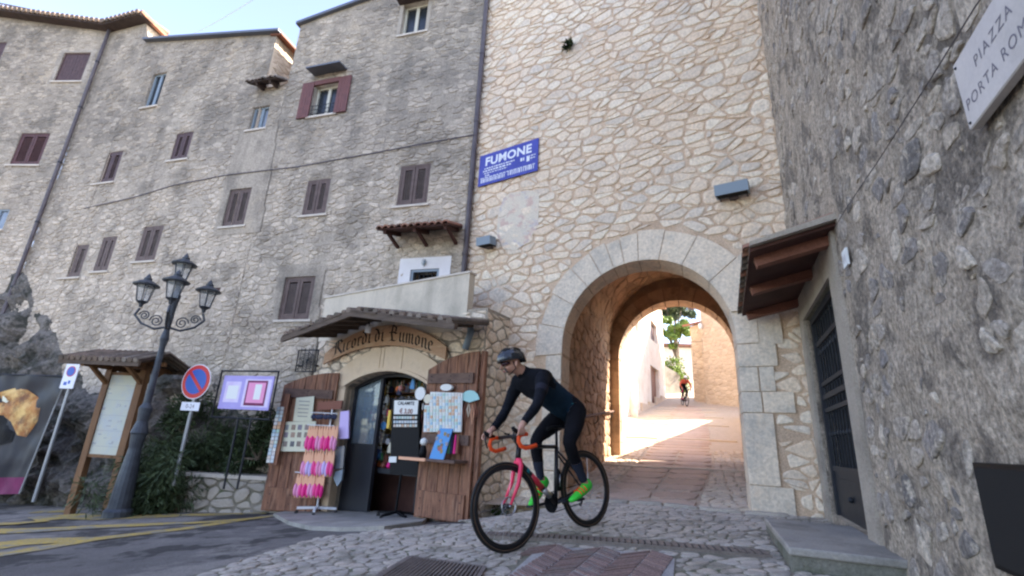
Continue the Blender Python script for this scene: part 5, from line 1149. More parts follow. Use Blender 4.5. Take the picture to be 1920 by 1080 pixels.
# open plank door leaves
def leaf(P, u0, u1, zb_, zt_, label, flip, seed):
    """u0 = hinge side, u1 = free side; top curves down to the hinge..."""
    t = thing('plank_door', label, 'door', P.w((u0 + u1) / 2, zb_)); n = 5; rr = random.Random(seed)
    top = lambda f: zt_ - (.26 * (f if flip else 1 - f) ** 2)
    for i in range(n):
        a, b = i / n, (i + 1) / n - .012; ua, ub = u0 + (u1 - u0) * a, u0 + (u1 - u0) * b; mb = MB(); z00 = zb_ + rr.uniform(0, .03)
        d = rr.uniform(0, .004)
        mb.hexa([P.w(ua, z00, 0), P.w(ub, z00, 0), P.w(ub, z00, .045 + d), P.w(ua, z00, .045 + d), P.w(ua, top(a), 0), P.w(ub, top(b), 0), P.w(ub, top(b), .045 + d), P.w(ua, top(a), .045 + d)], rr.random()); mb.build('plank', 'wood_door', t)
    H_ = zt_ - zb_
    for zz, hh in ((zb_ + .03, .34), (zb_ + H_ * .43, .14), (zb_ + H_ * .80, .15)):
        a, b = .04, .93; mb = MB(); mb.pbox(P, u0 + (u1 - u0) * a, u0 + (u1 - u0) * b, zz, zz + hh, .049, .085); mb.build('batten', 'wood_door' if hh > .3 else 'wood_batten', t)
        for f in (.12, .5, .86):
            for e in (.3, .7): mb = MB(); mb.ball(P.w(u0 + (u1 - u0) * f, zz + hh * e, .086), .009, 6, 4); mb.build('stud', 'iron', t)
    return t
LZ = G(*SH.w(.5, 0, .1)[:2]) + .03
leaf(SH.off(.09), u_r - .02, -.1, LZ, sat(870, 663)[1], 'right plank door leaf of the shop, hung with magnets and a shelf', False, 3)
mb = MB(); P = SH.off(.09); mb.pbox(P, -.17, -.1, LZ, sat(885, 661)[1], -.08, .0); tag(mb.build('door_post', 'wood_door'), 'narrow brown post behind the right shop door leaf', 'post')
HG = SH.w(2.86, 0, .08); LF = Plane(HG[:2], -85); LZ2 = G(*LF.w(.5, 0, .1)[:2]) + .02
leaf(LF, .02, 1.0, LZ2, LF.at(570, 697)[1], 'left plank door leaf of the shop, hung with postcards beside the slippers', True, 4)
# threshold slab
tp = [tuple(gpt(*q)[:2]) for q in [(512, 968), (540, 984), (580, 994), (640, 997), (720, 995), (790, 985), (800, 978)]] + [tuple(SH.w(.9, 0, -.5)[:2]), tuple(SH.w(3.6, 0, -.3)[:2])]
ts = thing('threshold', 'rounded pale stone threshold slab in front of the souvenir shop', 'threshold', (tp[3][0], tp[3][1], G(*tp[3])))
mb = MB(); n = len(tp); mb.prism(tp, lambda a, b, d: (a, b, G(a, b) + d), -.05, .045); mb.build('slab', 'step_stone', ts)


rr = random.Random(77)
for k in range(5):
    u, z = SH.off(-.3 - .05 * k).at(698 + k * 8, 718 + 4 * (k % 2))[:2]; n_ = 13 + k; mb = MB()
    for j in range(n_):
        zz = z - j * .075; mb.ball(SH.w(u + .02 * sin(j), zz, -.3 - .05 * k), (.022, .012, .03), 6, 4)
    mb.tube([SH.w(u, z, -.3 - .05 * k), SH.w(u, z - n_ * .075, -.3 - .05 * k)], .003, 4); tag(mb.build('shell_string', 'paper_white' if k % 2 else 'cream_item'), ['first', 'second', 'third', 'fourth', 'fifth'][k] + ' string of pale shells from the left, hanging in the open shop doorway', 'shell string', 'shell strings in the shop doorway')
# ------------------------------------------------------------------ goods in front of the shop
from mathutils import noise as mnoise
def poly_on(P, pts, d0, d1, name, material, parent=None, d=None):
    mb = MB(); mb.prism([tuple(P.at(*q)[:2]) for q in pts], lambda a, b, dd: P.w(a, b, dd), d0, d1, .5); return mb.build(name, material, parent)
LFo = LF.off(.1)
yb = thing('photo_board', 'pale yellow board with small framed photos on the left shop door leaf', 'board', LFo.at(556, 820)[2])
poly_on(LFo, [(530, 791), (593, 790), (587, 847), (521, 846)], 0, .012, 'board', 'paper_cream', yb)
for i, x in enumerate((538, 551, 563, 576)):
    for j, y in enumerate((801, 815, 832)):
        if i == 0 and j < 2: w = 3
        mb = MB(); u, z, q = LFo.at(x - j * 1.2, y); mb.pbox(LFo, u - .035, u + .035, z - .045, z + .04, .012, .016, random.Random(i * 7 + j).random()); mb.build('photo', 'photos', yb)
y2 = thing('price_card', 'pale yellow written card pinned above the photo board on the left leaf', 'card', LFo.at(570, 765)[2])
poly_on(LFo, [(556, 746), (590, 743), (585, 790), (550, 790)], 0, .012, 'card', 'paper_cream', y2)
mb = MB(); rr = random.Random(3)
for k in range(5):
    a = LFo.at(560 - k * 1.2, 752 + k * 7); b = LFo.at(582 - k * 1.2, 751 + k * 7); mb.pbox(LFo, b[0], a[0] - rr.uniform(0, .05), a[1] - .006, a[1] + .004, .013, .0145)
mb.build('handwriting', 'incised', y2, kind='stuff')
sr = thing('magnet_strip', 'narrow slanting wooden strip covered with magnets at the left edge of the shop', 'display', LFo.at(525, 800)[2])
s4 = LFo.off(.05); poly_on(s4, [(533, 738), (546, 739), (520, 872), (504, 872)], 0, .03, 'backing', 'wood_door', sr)
mb = MB(); rr = random.Random(8)
for k in range(15):
    for j in range(2):
        y = 766 + k * 7; x = 530 - (y - 738) * .2 + j * 7; u, z, q = s4.at(x, y); mb.pbox(s4, u - .03, u + .025, z - .028, z + .026, .03, .042, rr.random())
mb.build('magnet', 'magnets', sr, kind='stuff')
# slipper stand
sb = gpt(592, 967); SP = Plane(sb[:2], -75); sbz = sb[2] + .04
st_ = thing('slipper_stand', 'white wheeled rack with a brown header, hung with pink slippers', 'display rack', (sb[0], sb[1], sbz))
zT = SP.at(615, 752)[1]
mb = MB(); mb.tube([SP.w(0, sbz + .08), SP.w(0, zT - .05)], .016, 8); mb.build('pole', 'white_metal', st_)
for a in (0, 90, 180, 270):
    a_ = radians(a + 12); e = SP.w(0, 0) + np.array([cos(a_), sin(a_), 0]) * .3
    mb = MB(); mb.beam((*SP.w(0, 0)[:2], sbz + .08), (e[0], e[1], sbz + .07), .035, .035); mb.build('foot', 'white_metal', st_)
    mb = MB(); mb.tube([(e[0], e[1] - .012, sbz + .01), (e[0], e[1] + .012, sbz + .01)], .028, 10); mb.build('castor', 'rubber', st_)
poly_on(SP, [(598, 754), (643, 751), (640, 767), (596, 769)], -.02, .02, 'header', 'brown_item', st_)
for y in (776, 799, 845, 888): u, z, q = SP.at(612 - (y - 776) * .25, y); mb = MB(); mb.tube([SP.w(u - .25, z + .01, .06), SP.w(u + .27, z + .01, .06)], .008, 6); mb.tube([SP.w(u, z, 0), SP.w(u, z, .06)], .008, 5); mb.build('rail', 'white_metal', st_)
rr = random.Random(6)
def slipper(u, z, d, L, colr, lab, grp):
    t = thing('slippers', lab, 'slippers', SP.w(u, z, d), group=grp); w = .062
    mb = MB()
    for s_ in (-.024, .024):
        mb.prism([(u + s_ + w * .45 * cos(k * pi / 5) * (1.0 if sin(k * pi / 5) > 0 else .8), z - L * .5 + L * .52 * sin(k * pi / 5)) for k in range(10)], lambda a, b, dd: SP.w(a, b, dd), d + abs(s_), d + abs(s_) + .02)
    mb.build('sole', 'peach', t)
    mb = MB(); mb.ball(SP.w(u - .024, z - L * .72, d + .04), (.034, .03, L * .27), 8, 6); mb.ball(SP.w(u + .028, z - L * .66, d + .05), (.034, .03, L * .27), 8, 6); mb.build('upper', colr, t)
for ti, (y0_, xa, xb, L) in enumerate(((799, 592, 638, .40), (845, 584, 632, .40), (888, 571, 613, .36))):
    n = 6
    for k in range(n):
        x = xa + (xb - xa) * k / (n - 1); u, z, q = SP.at(x, y0_); c = [['pink', 'rose', 'hot'], ['lilac_item', 'rose', 'pink'], ['hot', 'pink', 'orange_item' if k > 3 else 'rose']][ti][(k * 2 + ti) % 3]
        slipper(u, z, .06 + rr.uniform(0, .03), L, c, ['leftmost', 'second from left', 'third from left', 'fourth from left', 'second from right', 'rightmost'][k] + ' ' + ['pair of pink slippers on the top tier of the white rack', 'pair of slippers on the middle tier of the white rack', 'pair of slippers on the lowest tier of the white rack'][ti], ['slippers on the top tier of the rack', 'slippers on the middle tier of the rack', 'slippers on the lowest tier of the rack'][ti])
        t2 = k % 2
for k, x in enumerate((597, 611, 627)):
    u, z, q = SP.at(x, 782); t = thing('sunglasses', ['leftmost', 'middle', 'rightmost'][k] + ' pair of black sunglasses under the brown header of the rack', 'sunglasses', q)
    mb = MB()
    for s_ in (-.045, .045): mb.ball(SP.w(u + s_, z, .07), (.046, .014, .042), 10, 6)
    mb.build('lens', 'navy', t); mb = MB(); mb.tube([SP.w(u - .07, z + .02, .06), SP.w(u + .07, z + .02, .06)], .005, 5); mb.build('bridge', 'black_paint', t)
for nm, pts, m_, lab in (('tote_bag', [(640, 772), (656, 770), (655, 822), (636, 823)], 'lilac_item', 'white and violet printed bag hanging at the right of the slipper rack'), ('plastic_bag', [(628, 838), (648, 836), (645, 878), (624, 880)], 'pane_pale', 'grey see-through bag below the violet printed bag on the rack'), ('pouch', [(631, 884), (645, 880), (642, 900), (634, 912), (627, 896)], 'zinc', 'small grey pouch hanging lowest at the right of the slipper rack')):
    mb = MB(); mb.prism([tuple(SP.at(*q)[:2]) for q in pts], lambda a, b, dd: SP.w(a, b, dd), -.01, .03); tag(mb.build(nm, m_), lab, 'bag')
# magnet stand (rack on wheels)
cb0 = gpt(742, 975); CP_ = Plane(cb0[:2], -62); cbz = cb0[2] + .05
ct = thing('magnet_stand', 'black magnet stand on castors with a CALAMITE price card', 'display rack', (cb0[0], cb0[1], cbz))
pu_, pzb, _ = CP_.at(752, 890); poly_on(CP_, [(738, 748), (789, 748), (786, 891), (733, 889)], -.03, .03, 'panel', 'black_paint', ct)
mb = MB(); mb.tube([CP_.w(0.02, cbz + .05), CP_.w(pu_, pzb)], .02, 8); mb.build('pole', 'black_paint', ct)
for a in range(5):
    a_ = radians(a * 72 + 20); e = np.array(cb0) + np.array([cos(a_), sin(a_), 0]) * .3
    mb = MB(); mb.beam((cb0[0], cb0[1], cbz + .06), (e[0], e[1], cbz + .03), .04, .03); mb.build('foot', 'black_paint', ct)
    mb = MB(); mb.tube([(e[0] - .02, e[1], cbz - .01), (e[0] + .02, e[1], cbz - .01)], .035, 10); mb.build('castor', 'rubber', ct)
poly_on(CP_, [(742, 751), (787, 751), (785, 777), (741, 777)], .031, .035, 'price_card', 'paper_white', ct)
cA = CP_.at(764, 757); cB = CP_.at(764, 773)
text_mesh('CALAMITE', .072, lambda a, b, d: CP_.w(cA[0] - a, cA[1] - .02 + b, .036 + d), ct, 'black_paint', bold=.002)
text_mesh('\u20ac 3,00', .10, lambda a, b, d: CP_.w(cB[0] - a, cB[1] - .02 + b, .036 + d), ct, 'brown_item', bold=.003)
mb = MB(); rr = random.Random(5)
for r_, y in enumerate((783, 791, 798)):
    for k in range(9): u, z, q = CP_.at(743 + k * 5, y); mb.pbox(CP_, u - .018, u + .018, z - .022, z + .018, .031, .045, rr.random() * (1 if r_ != 1 else .1) + (.3 if r_ > 1 else 0))
mb.build('magnet', 'magnets', ct, kind='stuff')
poly_on(CP_, [(734, 856), (748, 856), (747, 867), (733, 867)], .05, .055, 'note', 'paper_white', ct)
u, z, q = CP_.at(735, 784); mb = MB(); mb.pbox(CP_, u - .0, u + .05, z - .16, z + .12, -.02, .05); tag(mb.build('keyring_bundle', 'yellow_item'), 'yellow keyring bundle hanging at the left of the black magnet stand', 'keyrings')
# goods on the right leaf
RL = SH.off(.2)
mp = thing('magnet_board', 'white panel packed with rows of fridge magnets on the right door leaf', 'display', RL.at(832, 770)[2])
poly_on(RL, [(808, 735), (868, 737), (866, 810), (795, 810), (797, 760), (806, 760)], 0, .015, 'backing', 'paper_white', mp)
mb = MB(); rr = random.Random(2)
for j in range(12):
    for i in range(12):
        x = 799 + i * 5.8; y = 740 + j * 6
        if x < 808 and y < 762: continue
        u, z, q = RL.at(x, y); mb.pbox(RL, u - .020, u + .020, z - .022, z + .020, .015, .026, rr.random())
mb.build('magnet', 'magnets', mp, kind='stuff')
def disc(P, px, py, r, m_, nm, lab, cat, sy=1.0, d=.02, half=False):
    u, z, q = P.at(px, py); mb = MB(); n = 14; a0, a1 = (0.15, pi - .15) if half else (0, 2 * pi)
    pts = [(u + r * cos(a0 + (a1 - a0) * k / n), z + r * sy * sin(a0 + (a1 - a0) * k / n)) for k in range(n + (1 if half else 0))] + ([(u, z - .02)] if half else [])
    mb.prism(pts, lambda a, b, dd: P.w(a, b, dd), 0, d); return tag(mb.build(nm, m_), lab, cat)
disc(RL, 789, 738, .1, 'paper_white', 'painted_plate', 'pale round painted plate beside the magnets, at the top left of the right leaf', 'plate')
disc(RL, 803, 748, .07, 'cream_item', 'wall_tile', 'small brown and cream tile next to the pale round plate', 'tile')
disc(RL, 840, 727, .11, 'paper_white', 'sun_hat', 'white hat hung on top of the magnet panel', 'hat', .45, .05)
disc(RL.off(-.02), 881, 752, .17, 'aqua', 'hand_fan', 'open turquoise hand fan near the top corner of the right leaf', 'fan', .9, .015, True)
for k, (x, y0_, y1_, m_, nme) in enumerate(((872, 755, 792, 'brown_item', 'brown'), (879, 755, 782, 'cream_item', 'cream'), (886, 756, 796, 'peach', 'peach coloured'), (893, 757, 786, 'brown_item', 'dark brown, rightmost,'))):
    a = RL.at(x, y0_)[2]; b = RL.at(x - 1, y1_)[2]; mb = MB(); mb.tube([a, a * .5 + b * .5 + [.02, 0, 0], b, a * .5 + b * .5 - [.02, 0, 0]], .009, 6, closed=True); tag(mb.build('necklace', m_), nme + ' beaded necklace hanging below the turquoise fan', 'necklace')
sh = thing('shelf', 'thin wooden shelf fixed across the right shop door leaf', 'shelf', RL.at(820, 865)[2]); ua, za, _ = RL.at(770, 866); ub, zb_, _ = RL.at(872, 866)
mb = MB(); mb.pbox(RL, ub, ua, zb_ - .02, zb_ + .015, -.1, .26); mb.build('board', 'wood_batten', sh); mb = MB(); mb.pbox(RL, (ua + ub) / 2, ua, zb_ - .022, zb_ + .017, .26, .28); mb.build('front_edge', 'peach', sh)
zS_ = zb_ + .015
mb = MB(); u, z, q = RL.at(832, 850); mb.hexa([RL.w(u - .12, zS_, .14), RL.w(u + .13, zS_, .14), RL.w(u + .13, zS_, .16), RL.w(u - .12, zS_, .16), RL.w(u - .15, zS_ + .42, .02), RL.w(u + .08, zS_ + .42, .02), RL.w(u + .08, zS_ + .42, .04), RL.w(u - .15, zS_ + .42, .04)])
bl = tag(mb.build('blue_card', 'sky_item'), 'blue display card leaning on the wooden shelf', 'display card'); mb = MB(); rr = random.Random(2)
for k in range(12): uu = u - .12 + rr.random() * .2; t_ = rr.uniform(.15, .9); mb.box(RL.w(uu, zS_ + .42 * t_, .165 - .12 * t_), (.035, .02, .05), None, rr.random())
mb.build('trinket', 'goods', bl, kind='stuff')
u, z, q = RL.at(801, 848); t = thing('figurine', 'small black and white figurine on the left end of the shelf', 'figurine', RL.w(u, zS_, .1)); mb = MB(); mb.lathe(RL.w(u, zS_, .1), [(.05, 0), (.06, .08), (.035, .16), (0, .19)], 10); mb.build('body', 'black_paint', t, smooth=True); mb = MB(); mb.ball(RL.w(u, zS_ + .22, .1), .055, 10, 8); mb.build('head', 'paper_white', t, smooth=True)
for k, (x, m_, nme) in enumerate(((846, 'green_item', 'green'), (851, 'navy', 'dark blue'), (857, 'hot', 'bright pink'), (862, 'brown_item', 'brown'))):
    a = RL.at(x, 815)[2] + np.array(RL.o) * .03; mb = MB(); mb.tube([a, a - [0, 0, .12], a - [0, 0, .26]], [.008, .02, .028], 7); tag(mb.build('key_fob', m_), nme + ' strap key fob hanging right of the blue card', 'key fob')

# ------------------------------------------------------------------ rocks, planter and shrubs on the left
FR = FA
top_px = [(-80, 470), (0, 480), (45, 505), (75, 560), (105, 610), (128, 680), (190, 720), (300, 690), (370, 680), (420, 720), (490, 790), (520, 820)]
tops = sorted([tuple(FA.at(*q)[:2]) for q in top_px])
tu = [q[0] for q in tops]; tz = [q[1] for q in tops]
mb = MB(); NU, NZ = 150, 60; vs = []
u0_, u1_ = 3.95, 15.5
for i in range(NU + 1):
    u = u0_ + (u1_ - u0_) * i / NU; zt_ = float(np.interp(u, tu, tz)) + .15 * mnoise.noise(Vector((u * 1.5, 0, 3)))
    for j in range(NZ + 1):
        t_ = j / NZ; z = -1.3 + (zt_ + 1.3) * t_; p = Vector((u * .9, z * .9, 1.3))
        rdg = 1 - abs(mnoise.fractal(p * 1.2, .9, 2.2, 4)) * 1.8; cell = max(-1, min(1, 2.2 * mnoise.noise(Vector((u * 1.1, z * 1.7, 5)))))
        f = min(1, (1 - t_) * 3.5) ** .7; e = min(1, (u - u0_) / 1.0)
        d = (.12 + .30 * rdg + .22 * cell + .10 * mnoise.fractal(p * 4, .9, 2.2, 4)) * f * e + .25 * (1 - t_) * e - .06
        vs.append((FA if u < 12.7 else FA).w(u, z, d))
mb.add(vs, [(i * (NZ + 1) + j, (i + 1) * (NZ + 1) + j, (i + 1) * (NZ + 1) + j + 1, i * (NZ + 1) + j + 1) for i in range(NU) for j in range(NZ)])
tag(mb.build('bedrock', 'rock', fixn=False), 'rugged grey bedrock at the foot of the stone houses', 'rock face')
def rock(c, r, seed, label):
    mb = MB(); mb.ball((0, 0, 0), 1.0, 20, 14); rr = random.Random(seed); o_ = Vector((seed * 3.1, 0, 0)); nv = []
    for v in mb.v:
        p = Vector(v); k = 1 + .35 * mnoise.fractal(p * 1.4 + o_, 1, 2, 4); k *= 1 - .18 * mnoise.cell(p * 1.5 + o_); nv.append((c[0] + p.x * r[0] * k, c[1] + p.y * r[1] * k, c[2] + p.z * r[2] * k))
    mb.v = nv; return tag(mb.build('rock', 'rock'), label, 'rock', 'loose rocks at the foot of the houses')
for k, (px, py, r, lab) in enumerate(((300, 893, (.5, .35, .3), 'grey boulder behind the lamp post base, half under the shrub'), (285, 935, (.22, .2, .16), 'pale rock at the kerb right of the lamp post'), (90, 925, (.3, .25, .15), 'low pale rock beside the lower edge of the dark banner'), (262, 925, (.3, .25, .25), 'rock hidden at the back of the lamp post foot'))):
    q = gpt(px, max(py, 905)); q = q if py > 900 else FA.off(.8).at(px, py)[2]; rock(q, r, k + 2, lab)
pa, pb = gpt(322, 952), gpt(512, 952); pa = np.array([pa[0], pa[1]]); 
w0 = FA.off(.75).at(325, 950)[2]; w1 = FA.off(.35).at(508, 955)[2]; az_ = math.degrees(math.atan2(w0[0] - w1[0], w0[1] - w1[1])); PW = Plane(w1[:2], az_); Lw = float(np.hypot(*(w0 - w1)[:2]))
zc_ = PW.at(420, 889)[1]
pl_t = thing('planter_wall', 'low planter wall of pale irregular stones with a flat coping, left of the shop', 'wall', PW.w(Lw / 2, w0[2]))
mb = MB(); mb.pbox(PW, -.3, Lw, -1.2, zc_ - .06, -.35, 0); pw = mb.build('core', 'cobble_joint', pl_t)
stone_field(cells(-.3, Lw, -.95, zc_ - .06, .24, .17, 17, jit=.45), lambda a, b, d: PW.w(a, b, d), 'kerb_stone', pw, gap=.012, proud=.03, seed=5, back=.01)
mb = MB(); mb.pbox(PW, -.32, Lw + .05, zc_ - .06, zc_, -.4, .05); mb.build('coping', 'sill', pl_t)
mb = MB(); mb.hexa([PW.w(-.3, zc_ - .3, -.36), PW.w(Lw + .3, zc_ - .3, -.36), PW.w(Lw + .3, zc_ - .3, -1.2), PW.w(-.3, zc_ - .3, -1.2), PW.w(-.3, zc_ - .02, -.36), PW.w(Lw + .3, zc_ - .02, -.36), PW.w(Lw + .3, zc_ + .3, -1.2), PW.w(-.3, zc_ + .3, -1.2)]); mb.build('soil', 'earth', pl_t)
def shrub(loc, r, n, seed, label, material='leaf_dark', lw=.018, ll=.10, up=.4, name='shrub', cat='shrub', trunk=True, droop=.2):
    rr = random.Random(seed); t = thing(name, label, cat, loc); mb = MB(); cl_ = []
    for i in range(max(8, n // 220)):
        a, b, c = rr.gauss(0, .45), rr.gauss(0, .45), rr.gauss(0, .45); cl_.append(Vector((a * r[0], b * r[1], c * r[2])))
    L0 = Vector(loc) + Vector((0, 0, r[2] * .6))
    for i in range(n):
        c = cl_[rr.randrange(len(cl_))]; d = Vector((rr.gauss(0, 1), rr.gauss(0, 1), rr.gauss(0, 1) + up)).normalized(); rad = rr.uniform(.25, 1) ** .6 * .42
        p = L0 + c + Vector((d.x * r[0], d.y * r[1], d.z * r[2])) * rad; L = ll * rr.uniform(.5, 1.2); s = d.cross(Vector((rr.gauss(0, 1), rr.gauss(0, 1), rr.gauss(0, 1)))).normalized() * lw * rr.uniform(.6, 1.3)
        dd = (d + Vector((rr.gauss(0, .5), rr.gauss(0, .5), rr.gauss(0, .5) - droop))).normalized(); e = p + dd * L
        mb.add([p, p + dd * L * .5 + s, e, p + dd * L * .5 - s], [(0, 1, 2, 3)], rr.random())
    mb.build('foliage', material, t, kind='stuff', fixn=False)
    if trunk:
        mb = MB()
        for k in range(5): e = L0 + cl_[k]; mb.tube([Vector(loc) - Vector((0, 0, .1)), (Vector(loc) + e) / 2 + Vector((.05 * k - .1, 0, 0)), e], [.03, .02, .008], 5)
        mb.build('stems', 'bark', t, kind='stuff')
    return t
sA = FA.off(1.0).at(285, 945)[2]; sA[2] = G(sA[0], sA[1])
shrub(sA, (.62, .45, .62), 14000, 3, 'dark drooping rosemary like shrub spilling over beside the planter wall', ll=.14, lw=.010, droop=.9)
sB = FA.off(.42).at(395, 875)[2]; shrub(sB, (.85, .3, .4), 12000, 4, 'dark green shrub on the planter under the no-parking sign', ll=.12, lw=.01, droop=.6)
sC = FA.off(.4).at(485, 850)[2]; shrub(sC, (.36, .3, .45), 4000, 5, 'dark bush between the purple poster and the left shop door', ll=.1, lw=.013)
sD = FA.off(.6).at(345, 800)[2]; shrub(sD, (.45, .3, .35), 2500, 6, 'small dark plant growing on the rocks behind the no-parking pole', ll=.1, lw=.013)
for k, (px, py) in enumerate(((20, 938), (150, 938), (250, 940), (60, 936))):
    q = gpt(px, py); tuft('grass_tuft', (q[0], q[1], q[2]), .22, 130, 'grass tuft ' + ['at the far left below the banner', 'at the foot of the left kiosk post', 'between the kiosk and the lamp post foot', 'below the banner next to the pale rock'][k], 'grass', 20 + k, 'grass', lw=.012)
# ------------------------------------------------------------------ notice kiosk
k0 = FA.off(1.35).at(140, 933)[2]; KP = Plane(k0[:2], -84); zk = G(k0[0], k0[1])
kt = thing('notice_kiosk', 'wooden notice kiosk with a little tiled roof and a pale town map', 'notice board', (k0[0], k0[1], zk))
def kpost(pb_, pt_): a = KP.at(*pb_); b = KP.at(*pt_); u = (a[0] + b[0]) / 2; mb = MB(); mb.pbox(KP, u - .055, u + .055, zk - .1, b[1], -.06, .05); mb.build('post', 'wood_kiosk', kt); return u, b[1]
uL, zL = kpost((140, 933), (209, 690)); uR, zR = kpost((208, 927), (276, 690))
bq = [KP.at(*q)[:2] for q in [(202, 704), (264, 704), (219, 852), (163, 852)]]; bu1, bu0 = (bq[0][0] + bq[3][0]) / 2, (bq[1][0] + bq[2][0]) / 2; bz1, bz0 = (bq[0][1] + bq[1][1]) / 2, (bq[2][1] + bq[3][1]) / 2
mb = MB(); mb.pbox(KP, bu0, bu1, bz0, bz1, -.02, .02); mb.build('map_panel', 'map_paper', kt)
for a, b, c, e in ((bu0 - .03, bu1 + .03, bz1, bz1 + .05), (bu0 - .03, bu1 + .03, bz0 - .05, bz0), (bu0 - .04, bu0, bz0, bz1), (bu1, bu1 + .04, bz0, bz1)): mb = MB(); mb.pbox(KP, a, b, c, e, -.03, .035); mb.build('panel_frame', 'wood_kiosk', kt)
mb = MB(); rr = random.Random(4)
for k in range(5): z = bz0 + (bz1 - bz0) * (k + .5) / 5.2; mb.pbox(KP, bu0 + .03, bu1 - .03, z, z + .006, .021, .023)
for k in range(14): u = rr.uniform(bu0 + .05, bu1 - .1); z = rr.uniform(bz0 + .05, bz1 - .1); mb.pbox(KP, u, u + rr.uniform(.02, .09), z, z + rr.uniform(.01, .05), .021, .023)
mb.build('map_drawing', 'grey_metal', kt, kind='stuff')
rz = max(zL, zR) + .02; ul_, ur2 = uL + .42, uR - .40
for s_, D_ in ((1, .62), (-1, -.62)):
    f = lambda u, t, dz: KP.w(u, rz + .22 - .20 * t + dz, D_ * t)
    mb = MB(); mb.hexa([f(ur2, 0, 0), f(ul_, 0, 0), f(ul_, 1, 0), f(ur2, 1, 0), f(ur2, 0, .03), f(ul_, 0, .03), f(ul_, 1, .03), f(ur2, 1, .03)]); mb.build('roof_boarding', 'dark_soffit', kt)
    for k in range(7): u = ur2 + (ul_ - ur2) * (k + .5) / 7; mb = MB(); mb.beam(f(u, 0, -.03), f(u, 1, -.03), .05, .06); mb.build('rafter', 'wood_beam', kt)
    mb = MB(); mb.beam(f(ur2, .97, -.04), f(ul_, .97, -.04), .04, .1); mb.build('eave_beam', 'wood_beam', kt)
    n = 14
    for k in range(n):
        u = ur2 + (ul_ - ur2) * (k + .5) / n; mb = MB(); mb.tube([f(u, -.02, .03), f(u, 1.04, .022)], .045, 7, tint=random.Random(k).random()); mb.build('roof_tile', 'old_tile', kt)
for u, z_ in ((uL, zL), (uR, zR)):
    for s_ in (1, -1): mb = MB(); mb.beam(KP.w(u, z_ - .3, 0), KP.w(u, z_ + .02, .45 * s_), .06, .06); mb.build('brace', 'wood_kiosk', kt)
    mb = MB(); mb.beam(KP.w(u, z_ + .0, .58), KP.w(u, z_ + .0, -.58), .07, .08); mb.build('crossbeam', 'wood_kiosk', kt)
mb = MB(); mb.beam(KP.w(uL + .35, z_ + .07, 0), KP.w(uR - .35, z_ + .07, 0), .07, .07); mb.build('crossbeam', 'wood_kiosk', kt)
# ------------------------------------------------------------------ street lamp with four lanterns
l0 = FA.off(1.55).at(230, 928)[2]; l0[2] = G(l0[0], l0[1]); lamp = thing('street_lamp', 'grey cast iron street lamp with four lanterns on scrolled arms', 'street lamp', l0)
def hz(base, py):
    lo, hi = -3., 12.
    for _ in range(40):
        m = (lo + hi) / 2
        if proj((base[0], base[1], m))[1] > py: lo = m
        else: hi = m
    return lo - base[2]
H = {k: hz(l0, k) for k in (890, 840, 815, 790, 765, 650, 635, 620, 575, 555, 535, 483)}
mb = MB(); mb.lathe(l0, [(.20, -.1), (.20, .1), (.16, .14), (.13, H[890]), (.09, H[840]), (.11, H[815]), (.125, H[815] + .03), (.08, H[790]), (.10, H[765]), (.055, H[765] + .08), (.046, H[650]), (.07, H[635]), (.045, H[620]), (.055, H[575]), (.08, H[555]), (.05, H[555] + .06), (.04, H[535]), (.03, H[535] + .05)], 16); mb.build('post', 'lamp_iron', lamp, smooth=False)
def lantern(c, s, nm='lantern'):
    s = s * .86
    c = Vector([float(q) for q in c]); n = 6; o = MB(); R1, R0, h = .17 * s, .105 * s, .34 * s
    ang = [2 * pi * k / n for k in range(n)]
    for k in range(n):
        a = ang[k]; o.tube([c + Vector((R0 * cos(a), R0 * sin(a), 0)), c + Vector((R1 * cos(a), R1 * sin(a), h))], .009 * s, 4); b = ang[(k + 1) % n]
        o.tube([c + Vector((R1 * cos(a), R1 * sin(a), h)), c + Vector((R1 * cos(b), R1 * sin(b), h))], .01 * s, 4); o.tube([c + Vector((R0 * cos(a), R0 * sin(a), 0)), c + Vector((R0 * cos(b), R0 * sin(b), 0))], .01 * s, 4)
    fr = o.build(nm, 'lamp_iron', lamp)
    o = MB(); o.lathe(c, [(.03 * s, -.12 * s), (.05 * s, -.05 * s), (R0, -.01 * s), (R0, .01 * s), (.0, .01 * s)], 6); o.build('base', 'lamp_iron', fr)
    o = MB(); o.lathe(c, [(.235 * s, h - .01 * s), (.24 * s, h + .015 * s), (.12 * s, h + .09 * s), (.07 * s, h + .11 * s), (.075 * s, h + .15 * s), (.05 * s, h + .17 * s), (.03 * s, h + .22 * s), (.0, h + .26 * s)], 12); o.build('cap', 'lamp_iron', fr)
    o = MB(); o.lathe(c, [(R0 * .93, .005), (R1 * .93, h - .01)], 6); o.build('glass', 'lamp_glass', fr, fixn=False)
top = l0 + np.array([0, 0, H[535]]); lantern(top + [0, 0, .1], 1.0)
zarm = H[575]
import cmath
